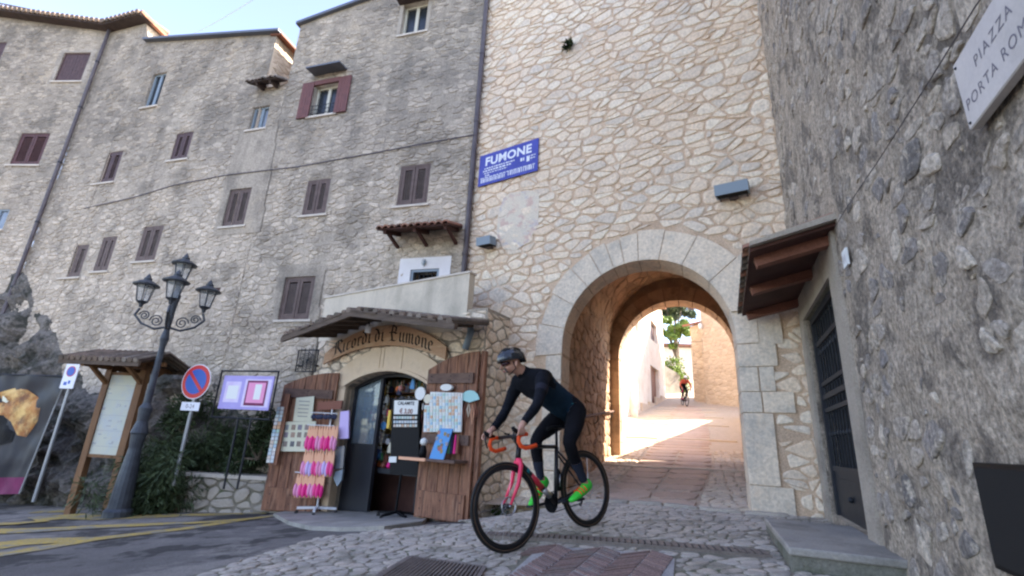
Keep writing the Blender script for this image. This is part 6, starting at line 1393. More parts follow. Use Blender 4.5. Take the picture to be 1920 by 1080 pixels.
for a in (192, 10, 300):
    a_ = radians(a); dv = np.array([cos(a_), sin(a_), 0]); R_ = .50; e = l0 + dv * R_ + np.array([0, 0, zarm - .08]); o = MB()
    c = l0 + dv * .06 + np.array([0, 0, zarm - .25])
    o.tube([l0 + dv * .05 + [0, 0, zarm - .38], l0 + dv * .2 + [0, 0, zarm - .42], l0 + dv * .42 + [0, 0, zarm - .34], l0 + dv * .55 + [0, 0, zarm - .2], e], .02, 6)
    for (rx, rzz, rr_) in ((.2, -.28, .11), (.40, -.2, .085)):
        sp_ = []
        for k in range(20): t_ = k / 19; b = t_ * 3.6 * pi; r_ = rr_ * (1 - t_ * .8); sp_.append(l0 + dv * (rx + r_ * cos(b)) + np.array([0, 0, zarm + rzz + r_ * sin(b)]))
        o.tube(sp_, .012, 5)
    o.build('arm', 'lamp_iron', lamp); lantern(e + [0, 0, .12], 1.0)
# signs
def signpost(base, ztop, r, parent, m_='grey_metal'): mb = MB(); mb.tube([base, (base[0], base[1], ztop)], r, 8); return mb.build('pole', m_, parent)
nb_ = FA.off(1.1).at(337, 862)[2]; npk = thing('no_parking_sign', 'round blue and red no-parking sign with a small plate below on a grey pole', 'road sign', nb_)
zc2 = nb_[2] + hz(nb_, 716); signpost(nb_ - np.array([0, 0, .4]), zc2 + .25, .03, npk)
nrm_ = Vector((-.25, -.97, 0)).normalized(); sdv = Vector((0, 0, 1)).cross(nrm_); cc_ = Vector((nb_[0], nb_[1], zc2)) + nrm_ * .05
def dring(r0, r1, d, m_, nm, par, n=32):
    mb = MB(); 
    if r0 == 0: mb.prism([(r1 * cos(2 * pi * k / n), r1 * sin(2 * pi * k / n)) for k in range(n)], lambda a, b, dd: cc_ + sdv * a + Vector((0, 0, b)) + nrm_ * dd, d - .006, d)
    return mb.build(nm, m_, par)
dring(0, .30, .0, 'sign_white', 'rim', npk); dring(0, .285, .003, 'sign_red', 'red_ring', npk); dring(0, .215, .006, 'disc_blue', 'blue_disc', npk)
mb = MB(); mb.prism([(-.17, .13), (-.13, .17), (.17, -.13), (.13, -.17)], lambda a, b, dd: cc_ + sdv * a + Vector((0, 0, b)) + nrm_ * dd, .006, .009); mb.build('slash', 'sign_red', npk)
cc_ = cc_ - Vector((0, 0, .42)); mb = MB(); mb.prism([(-.19, -.07), (.19, -.07), (.19, .07), (-.19, .07)], lambda a, b, dd: cc_ + sdv * a + Vector((0, 0, b)) + nrm_ * dd, -.006, 0); mb.build('plate', 'sign_white', npk)
text_mesh('0-24', .1, lambda a, b, d: cc_ + sdv * a + Vector((0, 0, b - .03)) + nrm_ * d, npk, 'incised')
mb = MB(); mb.tube([np.array(cc_) * [1, 1, 0] + [.03, .03, zc2 - .42], np.array(cc_) * [1, 1, 0] + [.03, .03, zc2 + .1]], .028, 8); mb.build('clamp', 'grey_metal', npk)
ps = FA.off(1.2).at(70, 918)[2]; pks = thing('parking_sign', 'white rectangular road plate with a small blue disc, beside the dark banner', 'road sign', ps); zt2 = ps[2] + hz(ps, 700)
signpost(ps - np.array([0, 0, .2]), zt2 + .2, .03, pks); PS = Plane((ps + [0, -.05, 0])[:2], -80)
pq = [PS.at(*q)[:2] for q in [(126, 682), (151, 684), (137, 729), (113, 728)]]; pu1, pu0 = (pq[0][0] + pq[3][0]) / 2, (pq[1][0] + pq[2][0]) / 2; pz1_, pz0_ = (pq[0][1] + pq[1][1]) / 2, (pq[2][1] + pq[3][1]) / 2
mb = MB(); mb.pbox(PS, pu0, pu1, pz0_, pz1_, 0, .012); mb.build('plate', 'sign_white', pks); um_ = (pu0 + pu1) / 2; hh_ = pz1_ - pz0_
for r_, m_, d_ in ((.1, 'sign_red', .013), (.085, 'disc_blue', .015)): mb = MB(); mb.prism([(um_ + r_ * cos(k * pi / 10), pz1_ - hh_ * .3 + r_ * sin(k * pi / 10)) for k in range(20)], lambda a, b, dd: PS.w(a, b, dd), d_, d_ + .002); mb.build('disc', m_, pks)
for dx, dz, ww in ((-.03, .26, .05), (.05, .2, .07)): mb = MB(); mb.pbox(PS, um_ + dx - ww / 2, um_ + dx + ww / 2, pz0_ + hh_ * dz - .03, pz0_ + hh_ * dz + .03, .012, .014); mb.build('symbol', 'disc_blue', pks)
# dark banner
BN = Plane(FA.off(1.15).at(60, 925)[2][:2], -86); q4 = [BN.at(*q)[:2] for q in [(-80, 699), (126, 706), (36, 926), (-120, 930)]]
bt = thing('banner', 'large dark wrinkled banner printed with a glowing orange shape', 'banner', BN.at(40, 926)[2])
mb = MB(); N1, N2 = 40, 30; vs = []
def bpt(s, t, dd=0.0):
    a = np.array(q4[0]) * (1 - s) + np.array(q4[1]) * s; b = np.array(q4[3]) * (1 - s) + np.array(q4[2]) * s; p = a * (1 - t) + b * t
    return BN.w(p[0], p[1], .05 * mnoise.noise(Vector((s * 5 + t * 2, t * 3, 0))) + .02 * mnoise.noise(Vector((s * 14, t * 9, 4))) + .25 * (1 - t) * 0 + dd)
for i in range(N1 + 1):
    for j in range(N2 + 1): vs.append(bpt(i / N1, j / N2))
mb.add(vs, [(i * (N2 + 1) + j, (i + 1) * (N2 + 1) + j, (i + 1) * (N2 + 1) + j + 1, i * (N2 + 1) + j + 1) for i in range(N1) for j in range(N2) if j < N2 - 4])
mb.build('cloth', mat('banner_black', (.022, .024, .03), (.03, .03, .036), scale=2, rough=.45), bt, smooth=True)
mb = MB(); mb.add(vs, [(i * (N2 + 1) + j, (i + 1) * (N2 + 1) + j, (i + 1) * (N2 + 1) + j + 1, i * (N2 + 1) + j + 1) for i in range(N1) for j in range(N2 - 4, N2)]); mb.build('hem', 'magenta_dark', bt, smooth=True)
def sinv(px, py):
    u, z, _ = BN.at(px, py); t = (q4[0][1] - z) / (q4[0][1] - q4[3][1]); a = np.array(q4[0]); b = np.array(q4[1]); c = np.array(q4[3]); e = np.array(q4[2]); l = a * (1 - t) + c * t; r = b * (1 - t) + e * t; return (u - l[0]) / (r[0] - l[0]), t
fire = mat('print_fire', (.50, .22, .05), (.28, .10, .03), scale=3.5, rough=.5, stain=(.80, .55, .20), sscale=2, sthr=(.45, .6), sfac=.8, stain2=(.10, .04, .02), s2scale=3, s2thr=(.5, .6), s2fac=.7)
def blob(pts, m_, dd):
    c = np.mean(np.array(pts), 0); n = len(pts); mb = MB(); vs = []; K = 6
    for k in range(K + 1):
        for p in pts: q = c + (np.array(p) - c) * max(k / K, .001); s, t = sinv(*q); vs.append(bpt(s, t, dd))
    mb.add(vs, [(k * n + i, k * n + (i + 1) % n, (k + 1) * n + (i + 1) % n, (k + 1) * n + i) for k in range(K) for i in range(n)]); mb.build('print', m_, bt, fixn=False)
blob([(-30, 750), (0, 738), (25, 730), (50, 733), (70, 748), (74, 772), (68, 795), (55, 812), (45, 826), (30, 822), (20, 795), (0, 778), (-30, 790)], fire, .005)
blob([(5, 745), (16, 742), (18, 752), (10, 758), (4, 754)], 'paper_cream', .008)
blob([(-30, 785), (0, 778), (12, 790), (18, 810), (26, 816), (20, 835), (0, 840), (-30, 840)], 'black_paint', .008)
mb = MB(); mb.tube([bpt(1, 0) + [0, 0, .03], bpt(1, 1)], .014, 6); mb.build('edge_pole', 'grey_metal', bt); mb = MB(); mb.tube([bpt(0, 0), bpt(1, 0)], .016, 6); mb.build('top_rail', 'iron', bt)
# purple poster on a tubular frame
PP = Plane(FA.off(1.0).at(440, 870)[2][:2], -72)
po = thing('poster_stand', 'violet poster on a black tubular frame above the planter', 'poster', PP.at(440, 870)[2]); qs = [PP.at(*q)[:2] for q in [(418, 707), (517, 703), (505, 767), (414, 769)]]
pu1, pu0 = (qs[0][0] + qs[3][0]) / 2, (qs[1][0] + qs[2][0]) / 2; pz1_, pz0_ = (qs[0][1] + qs[1][1]) / 2, (qs[2][1] + qs[3][1]) / 2
mb = MB(); mb.pbox(PP, pu0, pu1, pz0_, pz1_, 0, .02); mb.build('panel', 'purple', po); W_ = pu1 - pu0; H_ = pz1_ - pz0_
for a, b, c, e, m_, d_ in ((.03, .55, .08, .9, 'lilac', .021), (.62, .93, .2, .82, 'lilac', .021), (.1, .5, .12, .86, 'magenta_dark', .023), (.13, .47, .2, .8, 'rose', .025), (.2, .33, .3, .75, 'paper_white', .027), (.66, .88, .3, .7, 'paper_white', .023)):
    mb = MB(); mb.pbox(PP, pu0 + W_ * a, pu0 + W_ * b, pz0_ + H_ * c, pz0_ + H_ * e, .02, d_); mb.build('print', m_, po)
fu1, fz1 = PP.at(418, 695)[:2]; fu0, _a, _b = PP.at(521, 692); fz0 = PP.at(405, 782)[1]; mb = MB(); zz_ = [PP.w(fu1 + .05, fz0, -.03), PP.w(fu1 + .05, fz1, -.03), PP.w(fu0, fz1, -.03), PP.w(fu0, fz0, -.03)]
mb.tube(zz_, .018, 8, closed=True); mb.build('frame', 'iron', po)
for px in (424, 449): a = PP.at(px, 880); mb = MB(); mb.tube([PP.w(a[0], a[1] - .3, -.03), PP.w(a[0], fz0, -.03)], .018, 8); mb.build('leg', 'iron', po)
# wrought iron grille panel
gq_ = [SH.at(*q)[:2] for q in [(558, 658), (595, 655), (592, 696), (553, 697)]]
GP2 = FA.off(.12); gq_ = [GP2.at(*q)[:2] for q in [(560, 658), (597, 655), (592, 696), (554, 697)]]
a1, a0 = (gq_[0][0] + gq_[3][0]) / 2, (gq_[1][0] + gq_[2][0]) / 2; b1, b0 = (gq_[0][1] + gq_[1][1]) / 2, (gq_[2][1] + gq_[3][1]) / 2
gt = thing('iron_grille', 'small square wrought iron grille with scrolls above the left door leaf', 'grille', GP2.w((a0 + a1) / 2, b0)); mb = MB(); mb.tube([GP2.w(a0, b0), GP2.w(a1, b0), GP2.w(a1, b1), GP2.w(a0, b1)], .014, 6, closed=True); mb.build('frame', 'iron', gt)
mb = MB(); ca_, cb2 = (a0 + a1) / 2, (b0 + b1) / 2
for k in range(8):
    s0 = k * pi / 4; pts = []
    for j in range(14): t_ = j / 13; r_ = .17 * (1 - t_); an = s0 + t_ * 3.5; pts.append(GP2.w(ca_ + r_ * cos(an) + .0, cb2 + r_ * sin(an)))
    mb.tube(pts, .007, 5)
for k in range(5): u = a0 + (a1 - a0) * (k + .5) / 5; mb.tube([GP2.w(u, b0, -.01), GP2.w(u, b1 + .04, -.01)], .006, 5)
mb.build('scrollwork', 'iron', gt); mb = MB(); mb.pbox(GP2, a0, a0 + .03, b0 + .1, b0 + .13, -.12, 0); mb.pbox(GP2, a1 - .03, a1, b0 + .1, b0 + .13, -.12, 0); mb.build('bracket', 'iron', gt)
# small dark niche with a camera box on the facade
nq = FA.at(405, 545); mb = MB(); mb.pbox(FA, nq[0] - .14, nq[0] + .14, nq[1] - .06, nq[1] + .06, .0, .02); tag(mb.build('wall_niche', 'wood_dark_red'), 'small dark slot in the grey facade to the right of the lanterns', 'niche')
# ------------------------------------------------------------------ street beyond the arch
def plane2(a, b):
    az = math.degrees(math.atan2(b[0] - a[0], b[1] - a[1])); return Plane(a[:2], az), float(np.hypot(b[0] - a[0], b[1] - a[1]))
L1, L2 = spt(1184, 779), spt(1248, 747)
PL, LL = plane2(L1, L2)                       # outward side must face the street (right): flip when needed
def vbox(mb, pts, z0, z1, tint=None):         # vertical prism over a ground polygon
    n = len(pts); mb.add([(p[0], p[1], z0) for p in pts] + [(p[0], p[1], z1) for p in pts], [(i, (i + 1) % n, (i + 1) % n + n, i + n) for i in range(n)] + [tuple(range(n, 2 * n))], tint)
def perp(P, q, d): return np.array(q) - np.array(P.o) * d     # behind the wall face
e0 = PL.w(-.4, 0); sgn_ = 1
if PL.o[0] < 0: sgn_ = -1
def back(P, u, d): return P.w(u, 0) - P.o * d * (1 if P.o[0] > 0 else -1)
wh = thing('town_house', 'bright sunlit plastered house on the left of the street beyond the arch', 'house', PL.w(LL / 2, L1[2]))
oo = PL.o * sgn_
def hole_front(mb, P, u0, u1, z0, z1, holes):
    wall_grid(mb, P, u0, u1, z0, lambda u: z1, holes, thick=.25 * (1 if P.o[0] > 0 else -1), step=4)
u_d = PL.at(1222, 752)[0]; u_e = PL.at(1237, 752)[0]; dz0 = ST(*PL.w(u_d, 0)[:2]) - .1; dz1 = PL.at(1228, 690)[1]
wz0 = PL.at(1212, 640)[1]; holes = [(u_d, u_e, dz0 + .02, dz1), (u_d + .4, u_e, dz1 + 1.6, dz1 + 2.8), (1.2, 2.1, dz1 + 1.2, dz1 + 2.6)]
zt_l = PL.at(1246, 588)[1]; nearU = -2.9
mb = MB(); hole_front(mb, PL, nearU, LL, 0.0, zt_l, holes); w_ = mb.build('wall', 'street_plaster', wh, fixn=False)
mb = MB(); vbox(mb, [back(PL, nearU, .26), back(PL, LL, .26), back(PL, LL, 5), back(PL, nearU, 5)], 0, zt_l); mb.build('body', 'street_plaster', wh, fixn=False)
mb = MB(); P_ = PL
for a, b in ((nearU, LL),): mb.hexa([PL.w(a, zt_l, .0) + oo * .3, PL.w(b, zt_l, 0) + oo * .3, PL.w(b, zt_l + .8, 0) - oo * 5, PL.w(a, zt_l + .8, 0) - oo * 5, PL.w(a, zt_l + .1, .0) + oo * .3, PL.w(b, zt_l + .1, 0) + oo * .3, PL.w(b, zt_l + .9, 0) - oo * 5, PL.w(a, zt_l + .9, 0) - oo * 5])
mb.build('roof', 'terracotta', wh)
for i, h in enumerate(holes):
    a, b, c, e = h; q = [PL.w(a, c) - oo * .2, PL.w(b, c) - oo * .2, PL.w(b, e) - oo * .2, PL.w(a, e) - oo * .2]; mb = MB(); mb.add(q, [(0, 1, 2, 3)]); mb.build('door_leaf' if i == 0 else 'window', 'wood_door' if i == 0 else 'brown_shutter', wh)
mb = MB(); c_, e_ = PL.w(LL, 0), PL.w(LL - .25, 0); vbox(mb, [PL.w(-.35, 0), PL.w(-.1, 0), PL.w(-.1, 0) + oo * .35, PL.w(-.35, 0) + oo * .35], 0, ST(*PL.w(-.2, 0)[:2]) + 1.5); mb.build('buttress', 'street_plaster', wh)
for k in range(5): # rough stone base course
    u = k * LL / 5; mb = MB(); z = ST(*PL.w(u, 0)[:2]); vbox(mb, [PL.w(u + .01, 0), PL.w(u + LL / 5 - .01, 0), PL.w(u + LL / 5 - .01, 0) + oo * .12, PL.w(u + .01, 0) + oo * .12], z - .3, z + .35 + .1 * (k % 2), .5); mb.build('plinth_stone', 'warm_stone', wh)
st0 = spt(1168, 812); st2 = thing('stone_steps', 'low sunlit stone steps at the left of the street just past the arch', 'steps', st0)
for k in range(3):
    p = np.array([st0[0], st0[1]]) - SV * (.1 + .22 * k); mb = MB(); a = [p, p + SD * 1.5, p + SD * 1.5 - SV * .6, p - SV * .6]; vbox(mb, a, st0[2] - .3, st0[2] + .13 * (k + 1)); mb.build('step', 'kerb_stone', st2)
# right side: rough stone house facing us, lower wing behind
R1, R2, R3 = spt(1372, 762), spt(1324, 757), spt(1302, 752)
def stone_house(a, b, ztop_px, depth, label, seed, cat='house', roofm='terracotta'):
    P, Ln = plane2(b, a); 
    if (np.array(CAM) - P.p) @ P.o < 0: P.o = -P.o
    zt_ = CAM[2] + (ztop_px); t = thing('town_house', label, cat, P.w(Ln / 2, b[2])); ext = 7.0; z0 = min(a[2], b[2]) - 1
    mb = MB(); c = [P.w(0, 0), P.w(Ln + ext, 0), P.w(Ln + ext, 0) - P.o * depth, P.w(0, 0) - P.o * depth]; vbox(mb, c, z0, zt_); w = mb.build('wall', 'warm_mortar', t, fixn=False)
    stone_field(cells(.02, Ln + 1.2, z0 + .8, zt_ - .05, .34, .19, seed, jit=.4), lambda u, z, d: P.w(u, z) + P.o * d, 'warm_stone', w, gap=.014, proud=.03, seed=seed, back=.01, maxp=140)
    stone_field(cells(-depth, -.02, z0 + .8, zt_ - .05, .4, .2, seed + 1, jit=.4), lambda u, z, d: P.w(0, z) + P.o * u - P.d * d, 'warm_stone', w, gap=.014, proud=.03, seed=seed, back=.01, maxp=40)
    mb = MB(); c = [P.w(-.35, 0) + P.o * .3, P.w(Ln + ext, 0) + P.o * .3, P.w(Ln + ext, 0) - P.o * (depth + .2), P.w(-.35, 0) - P.o * (depth + .2)]
    mb.hexa([(*c[0][:2], zt_), (*c[1][:2], zt_), (*c[2][:2], zt_ + 1), (*c[3][:2], zt_ + 1), (*c[0][:2], zt_ + .12), (*c[1][:2], zt_ + .12), (*c[2][:2], zt_ + 1.12), (*c[3][:2], zt_ + 1.12)]); mb.build('roof', roofm, t)
    return t, P
def zat(q, px, py):
    r = ray(px, py); t = np.hypot(q[0], q[1]) / np.hypot(r[0], r[1]); return CAM[2] + r[2] * t
hR, PR = stone_house(R1, R2, zat(R2, 1324, 540) - CAM[2], 3.5, 'warm stone house at the right of the street beyond the arch', 101)
hR2, PR2 = stone_house(R2 + np.array([.2, .9, 0]), R3, zat(R3, 1302, 612) - CAM[2], 4, 'lower stone house with a projecting eave behind the right street house', 111)
q = PR.at(1321, 612)[2] if False else (R2 + np.array([-.1, -.15, zat(R2, 1321, 612) - R2[2]]))
wl = thing('street_wall_lamp', 'small pale lantern on the corner of the right street house', 'lamp', q); mb = MB(); mb.lathe(q, [(.05, -.2), (.11, -.12), (.13, .08), (.05, .16), (0, .2)], 8); mb.build('lantern', 'paper_white', wl); mb = MB(); mb.tube([q + [0, 0, .18], q + [.15, .1, .28], q + [.3, .2, .1]], .015, 5); mb.build('bracket', 'iron', wl)
# sloping grey garden wall, far pale house, trees
G1 = spt(1247, 747); 
def far(px, D):
    r = ray(px, 750); q = CAM + r * (D / r[1]); return np.array([q[0], q[1], ST(q[0], q[1])])
D0_ = G1[1]; print('street end', G1, 'rider', spt(1284, 763)); G1 = far(1236, D0_ + 2.5); G2 = far(1277, D0_ + 2.8)
zg1, zg2 = zat(G1, 1250, 678), zat(G2, 1276, 702)
gw_ = thing('garden_wall', 'dark grey garden wall with a sloping top at the end of the street', 'wall', (G1 + G2) / 2)
mb = MB(); P_, Ln = plane2(G1, G2); mb.hexa([(*G1[:2], 0), (*G2[:2], 0), (G2[0] + .1, G2[1] + .4, 0), (G1[0] + .1, G1[1] + .4, 0), (*G1[:2], zg1), (*G2[:2], zg2), (G2[0] + .1, G2[1] + .4, zg2), (G1[0] + .1, G1[1] + .4, zg1)]); mb.build('wall', 'step_stone', gw_)
fb = far(1272, D0_ + 12); fh = thing('far_house', 'pale far house partly hidden behind the trees at the street end', 'house', fb)
zf_ = zat(fb, 1275, 652); mb = MB(); vbox(mb, [fb + [-3.0, 0, 0], fb + [2.5, -.5, 0], fb + [2.5, 5, 0], fb + [-3.0, 5, 0]], 0, zf_); mb.build('wall', 'street_plaster', fh)
mb = MB(); vbox(mb, [fb + [-3.3, -.3, 0], fb + [2.8, -.8, 0], fb + [2.8, 5, 0], fb + [-3.3, 5, 0]], zf_, zf_ + .3); mb.build('roof', 'terracotta', fh)
for k in range(4): mb = MB(); x = -2.4 + k * 1.3; mb.box(fb + np.array([x, -.12 - .06 * k, 3.6 + zf_ * .3]), (.6, .1, 1.0)); mb.build('window', 'brown_shutter', fh)
nh = thing('shade_block', 'unseen block added right behind the gate tower to shade the near street', 'house', stp(8, 3))  # added volume, kept out of view, sized to shade the near street
s_a, _ = sv_of(1300, 782); e1 = spt(1392, 800); v1 = float((e1[:2] - SM) @ SV); 
def vhid(s): # just out of sight behind the right pier
    lo, hi = 0.5, 5.0
    for _ in range(30):
        m = (lo + hi) / 2
        if proj(stp(s, m, .5))[0] > 1390: hi = m
        else: lo = m
    return hi
mb = MB(); c = [stp(5.6, vhid(5.6)), stp(s_a, vhid(s_a)), stp(s_a, vhid(s_a) + 4), stp(5.6, vhid(5.6) + 4)]; vbox(mb, c, 0, 3.1); mb.build('wall', 'warm_mortar', nh)
mb = MB(); c = [stp(5.5, vhid(5.6) + .0), stp(s_a + .1, vhid(s_a)), stp(s_a + .1, vhid(s_a) + 4.1), stp(5.5, vhid(5.6) + 4.1)]; vbox(mb, c, 3.1, 3.25); mb.build('roof', 'terracotta', nh)
def tree(loc, zc, r, label, seed, n=2600, material='leaf'):
    rr = random.Random(seed); t = thing('tree', label, 'tree', loc); loc = Vector([float(q) for q in loc]); top = Vector((loc.x, loc.y, zc))
    mb = MB(); mb.tube([loc - Vector((0, 0, .5)), loc * .6 + top * .4 + Vector((.15, 0, 0)), top], [.2, .14, .07], 8); mb.build('trunk', 'bark', t)
    mb = MB()
    for k in range(7): a = k * 2 * pi / 7; st = loc * .4 + top * .6; e = top + Vector((r[0] * .6 * cos(a), r[1] * .6 * sin(a), r[2] * rr.uniform(-.2, .5))); mb.tube([st, (st + e) / 2 + Vector((0, 0, .1)), e], [.07, .045, .015], 6)
    mb.build('limbs', 'bark', t); mb = MB(); cl_ = [Vector((rr.gauss(0, .45) * r[0], rr.gauss(0, .45) * r[1], rr.gauss(0, .42) * r[2])) for _ in range(22)]
    for i in range(n):
        c = cl_[rr.randrange(22)]; d = Vector((rr.gauss(0, 1), rr.gauss(0, 1), rr.gauss(0, 1))).normalized(); p = top + c + Vector((d.x * r[0], d.y * r[1], d.z * r[2])) * .33 * rr.uniform(.4, 1); L = .19 * rr.uniform(.6, 1.4); s = Vector((rr.gauss(0, 1), rr.gauss(0, 1), rr.gauss(0, 1))).normalized() * L * .45; dd = d.cross(s).normalized() * L
        mb.add([p - s, p + dd * .3 - s * .1, p + s, p - dd * .5], [(0, 1, 2, 3)], rr.random())
    mb.build('crown', material, t, kind='stuff', fixn=False)
T1 = far(1270, D0_ + 5); tree(T1, zat(T1, 1270, 626), (1.15, 1.1, 1.0), 'bright green sunlit street tree behind the garden wall', 5, 9000)
T2 = far(1272, D0_ + 9); tree(T2, zat(T2, 1274, 575), (1.5, 1.4, 1.3), 'taller darker tree rising behind the bright green tree', 6, 6500, 'leaf_dark')
for k, (pa_, pb_) in enumerate((((1235, 588), (1330, 592)), ((1225, 628), (1335, 640)))):
    a = PL.at(*pa_)[2] if k == 0 else PL.at(1240, 628)[2]; b = np.array([R2[0], R2[1], zat(R2, 1324, pb_[1])]); mb = MB(); mb.tube([a + (b - a) * t - np.array([0, 0, .2 * sin(pi * t)]) for t in np.linspace(0, 1, 8)], .012, 5); tag(mb.build('overhead_wire', 'iron'), ['upper', 'lower'][k] + ' thin wire strung across the street beyond the arch', 'wire')

bs = far(1262, D0_ + 4.0); bs[2] -= .1
shrub(bs, (1.3, .9, 1.5), 5000, 44, 'yellow green bush above the grey garden wall at the street end', material='leaf', lw=.06, ll=.2)
# ------------------------------------------------------------------ cyclists
class Frame:
    def __init__(s, o, X, lean, k=1.0, mir=1):
        s.o = np.array(o, float); s.X = np.array(X, float) / np.linalg.norm(X); Y = np.cross([0, 0, 1.0], s.X); Y /= np.linalg.norm(Y); Z = np.cross(s.X, Y)
        s.Z = Z * cos(lean) - Y * sin(lean); s.Y = Y * cos(lean) + Z * sin(lean); s.k = k
    def __call__(s, x, y, z): return Vector(s.o + (x * s.X + y * s.Y + z * s.Z) * s.k)
XR, XF, RW_ = -.035, .975, .335
def bicycle(L, steer, label, forkm='neon_pink', tapem='neon_orange', accent='bike_red'):
    t = thing('bicycle', label, 'bicycle', L(.5, 0, 0)); k = L.k
    st = radians(steer); hub = (XF, 0, RW_)
    def SF(x, y, z):                                  # things that turn with the fork
        dx = x - .93; return L(.93 + dx * cos(st) - y * sin(st), dx * sin(st) + y * cos(st), z)
    def wheel(xc, fn):
        mb = MB(); n = 48; mb.tube([fn(xc + RW_ * cos(2 * pi * i / n), 0, RW_ + RW_ * sin(2 * pi * i / n) * .985) for i in range(n)], .0145 * k, 8, closed=True); w = mb.build('wheel', 'rubber', t, smooth=True)
        mb = MB(); n = 48; vs = []
        for i in range(n):
            a = 2 * pi * i / n
            for r, y in ((.322, .011), (.285, .009), (.278, 0), (.285, -.009), (.322, -.011)): vs.append(fn(xc + r * cos(a), y, RW_ + r * sin(a)))
        mb.add(vs, [(i * 5 + j, i * 5 + (j + 1) % 5, ((i + 1) % n) * 5 + (j + 1) % 5, ((i + 1) % n) * 5 + j) for i in range(n) for j in range(5)]); mb.build('rim', 'carbon', w, smooth=True)
        mb = MB(); mb.tube([fn(xc + .327 * cos(2 * pi * i / n), 0, RW_ + .327 * sin(2 * pi * i / n)) for i in range(n)], .0135 * k, 6, closed=True); mb.build('tyre_wall', 'tan_wall', w, smooth=True)
        mb = MB()
        for i in range(20): a = 2 * pi * i / 20 + .3; s_ = .02 * (1 if i % 2 else -1); mb.tube([fn(xc + .018 * cos(a + .5), s_, RW_ + .018 * sin(a + .5)), fn(xc + .28 * cos(a), 0, RW_ + .28 * sin(a))], .0012 * k, 4)
        mb.build('spokes', 'steel', w, kind='stuff')
        mb = MB(); mb.tube([fn(xc, -.05, RW_), fn(xc, -.03, RW_), fn(xc, .03, RW_), fn(xc, .05, RW_)], [.012 * k, .02 * k, .02 * k, .012 * k], 10); mb.build('hub', 'carbon', w)
        mb = MB(); mb.tube([fn(xc + .07 * cos(2 * pi * i / 20), .03, RW_ + .07 * sin(2 * pi * i / 20)) for i in range(20)], .006 * k, 5, closed=True); mb.build('brake_disc', 'steel', w)
    wheel(XR, L); wheel(XF, SF)
    def tb(name, pts, r, m_, fn=L, sm=True): mb = MB(); mb.tube([fn(*p) for p in pts], [q * k for q in r] if isinstance(r, list) else r * k, 10); return mb.build(name, m_, t, smooth=sm)
    BB = (.40, 0, .272); HL = (.80, 0, .665); HT = (.762, 0, .805); ST_ = (.292, 0, .74)
    tb('down_tube', [HL, BB], [.027, .024], 'carbon'); d0_ = Vector(HL); d1_ = Vector(BB)
    tb('down_tube_decal', [tuple(d0_.lerp(d1_, .32)), tuple(d0_.lerp(d1_, .62))], .0285, accent); tb('down_tube_band', [tuple(d0_.lerp(d1_, .20)), tuple(d0_.lerp(d1_, .26))], .0285, 'teal')
    tb('seat_tube', [BB, ST_], .019, 'carbon'); tb('top_tube', [(.77, 0, .785), ST_], .019, 'carbon'); tb('head_tube', [HL, HT], .024, 'carbon')
    for s_ in (.055, -.055): tb('chain_stay', [(.40, s_ * .5, .272), (XR, s_, RW_)], [.014, .009], 'carbon'); tb('seat_stay', [(.30, s_ * .3, .70), (XR, s_, RW_)], [.010, .008], 'carbon')
    tb('seat_post', [ST_, (.262, 0, .90)], .014, 'carbon')
    mb = MB(); mb.lathe(L(BB[0], -.055, BB[2]), [(.0, -.002), (.085 * k, -.002), (.085 * k, .002), (.0, .002)], 28, Matrix((L.X, L.Z, L.Y)).transposed().to_3x3()); mb.build('chainring', 'iron', t)
    tb('chain', [(BB[0], -.055, BB[2] + .085), (XR, -.055, RW_ + .035), (XR - .035, -.055, RW_), (XR, -.055, RW_ - .035), (XR + .03, -.055, RW_ - .13), (BB[0], -.055, BB[2] - .085)], .004, 'iron')
    tb('derailleur', [(XR, -.06, RW_ - .02), (XR + .02, -.06, RW_ - .12), (XR + .05, -.06, RW_ - .15)], .012, 'iron')
    for s_, dx in ((.085, -.172), (-.085, .172)):
        tb('crank', [(BB[0], s_, BB[2]), (BB[0] + dx, s_, BB[2])], [.014, .011], 'carbon'); mb = MB(); mb.box(L(BB[0] + dx, s_ * 1.5, BB[2]), (.08 * k, .07 * k, .02 * k), Matrix((L.X, L.Y, L.Z)).transposed().to_3x3()); mb.build('pedal', 'iron', t)
    # saddle
    mb = MB(); vs = []; prof = [(.13, .045, .905), (.16, .07, .915), (.22, .055, .918), (.30, .025, .918), (.385, .016, .910), (.395, .006, .905)]
    for x, w, z in prof:
        for a in range(8): b = 2 * pi * a / 8; vs.append(L(x, w * cos(b), z + .016 * sin(b)))
    mb.add(vs, [(i * 8 + j, i * 8 + (j + 1) % 8, (i + 1) * 8 + (j + 1) % 8, (i + 1) * 8 + j) for i in range(5) for j in range(8)] + [tuple(range(8)), tuple(40 + j for j in range(8))]); mb.build('saddle', 'black_paint', t, smooth=True)
    # fork and bars
    mb = MB()
    for s_ in (.05, -.05): mb.tube([SF(.80, s_ * .45, .675), SF(.815, s_ * .95, .63), SF(.86, s_, .50), SF(XF - .01, s_, RW_ + .01)], [.02 * k, .021 * k, .018 * k, .011 * k], 8)
    mb.tube([SF(.795, 0, .69), SF(.805, 0, .63)], .026 * k, 10); mb.build('fork', forkm, t, smooth=True)
    tb('stem', [(.76, 0, .825), (.835, 0, .875)], .017, 'carbon'); tb('handlebar', [(.84, -.21, .878), (.835, 0, .878), (.84, .21, .878)], .0155, 'carbon', SF)
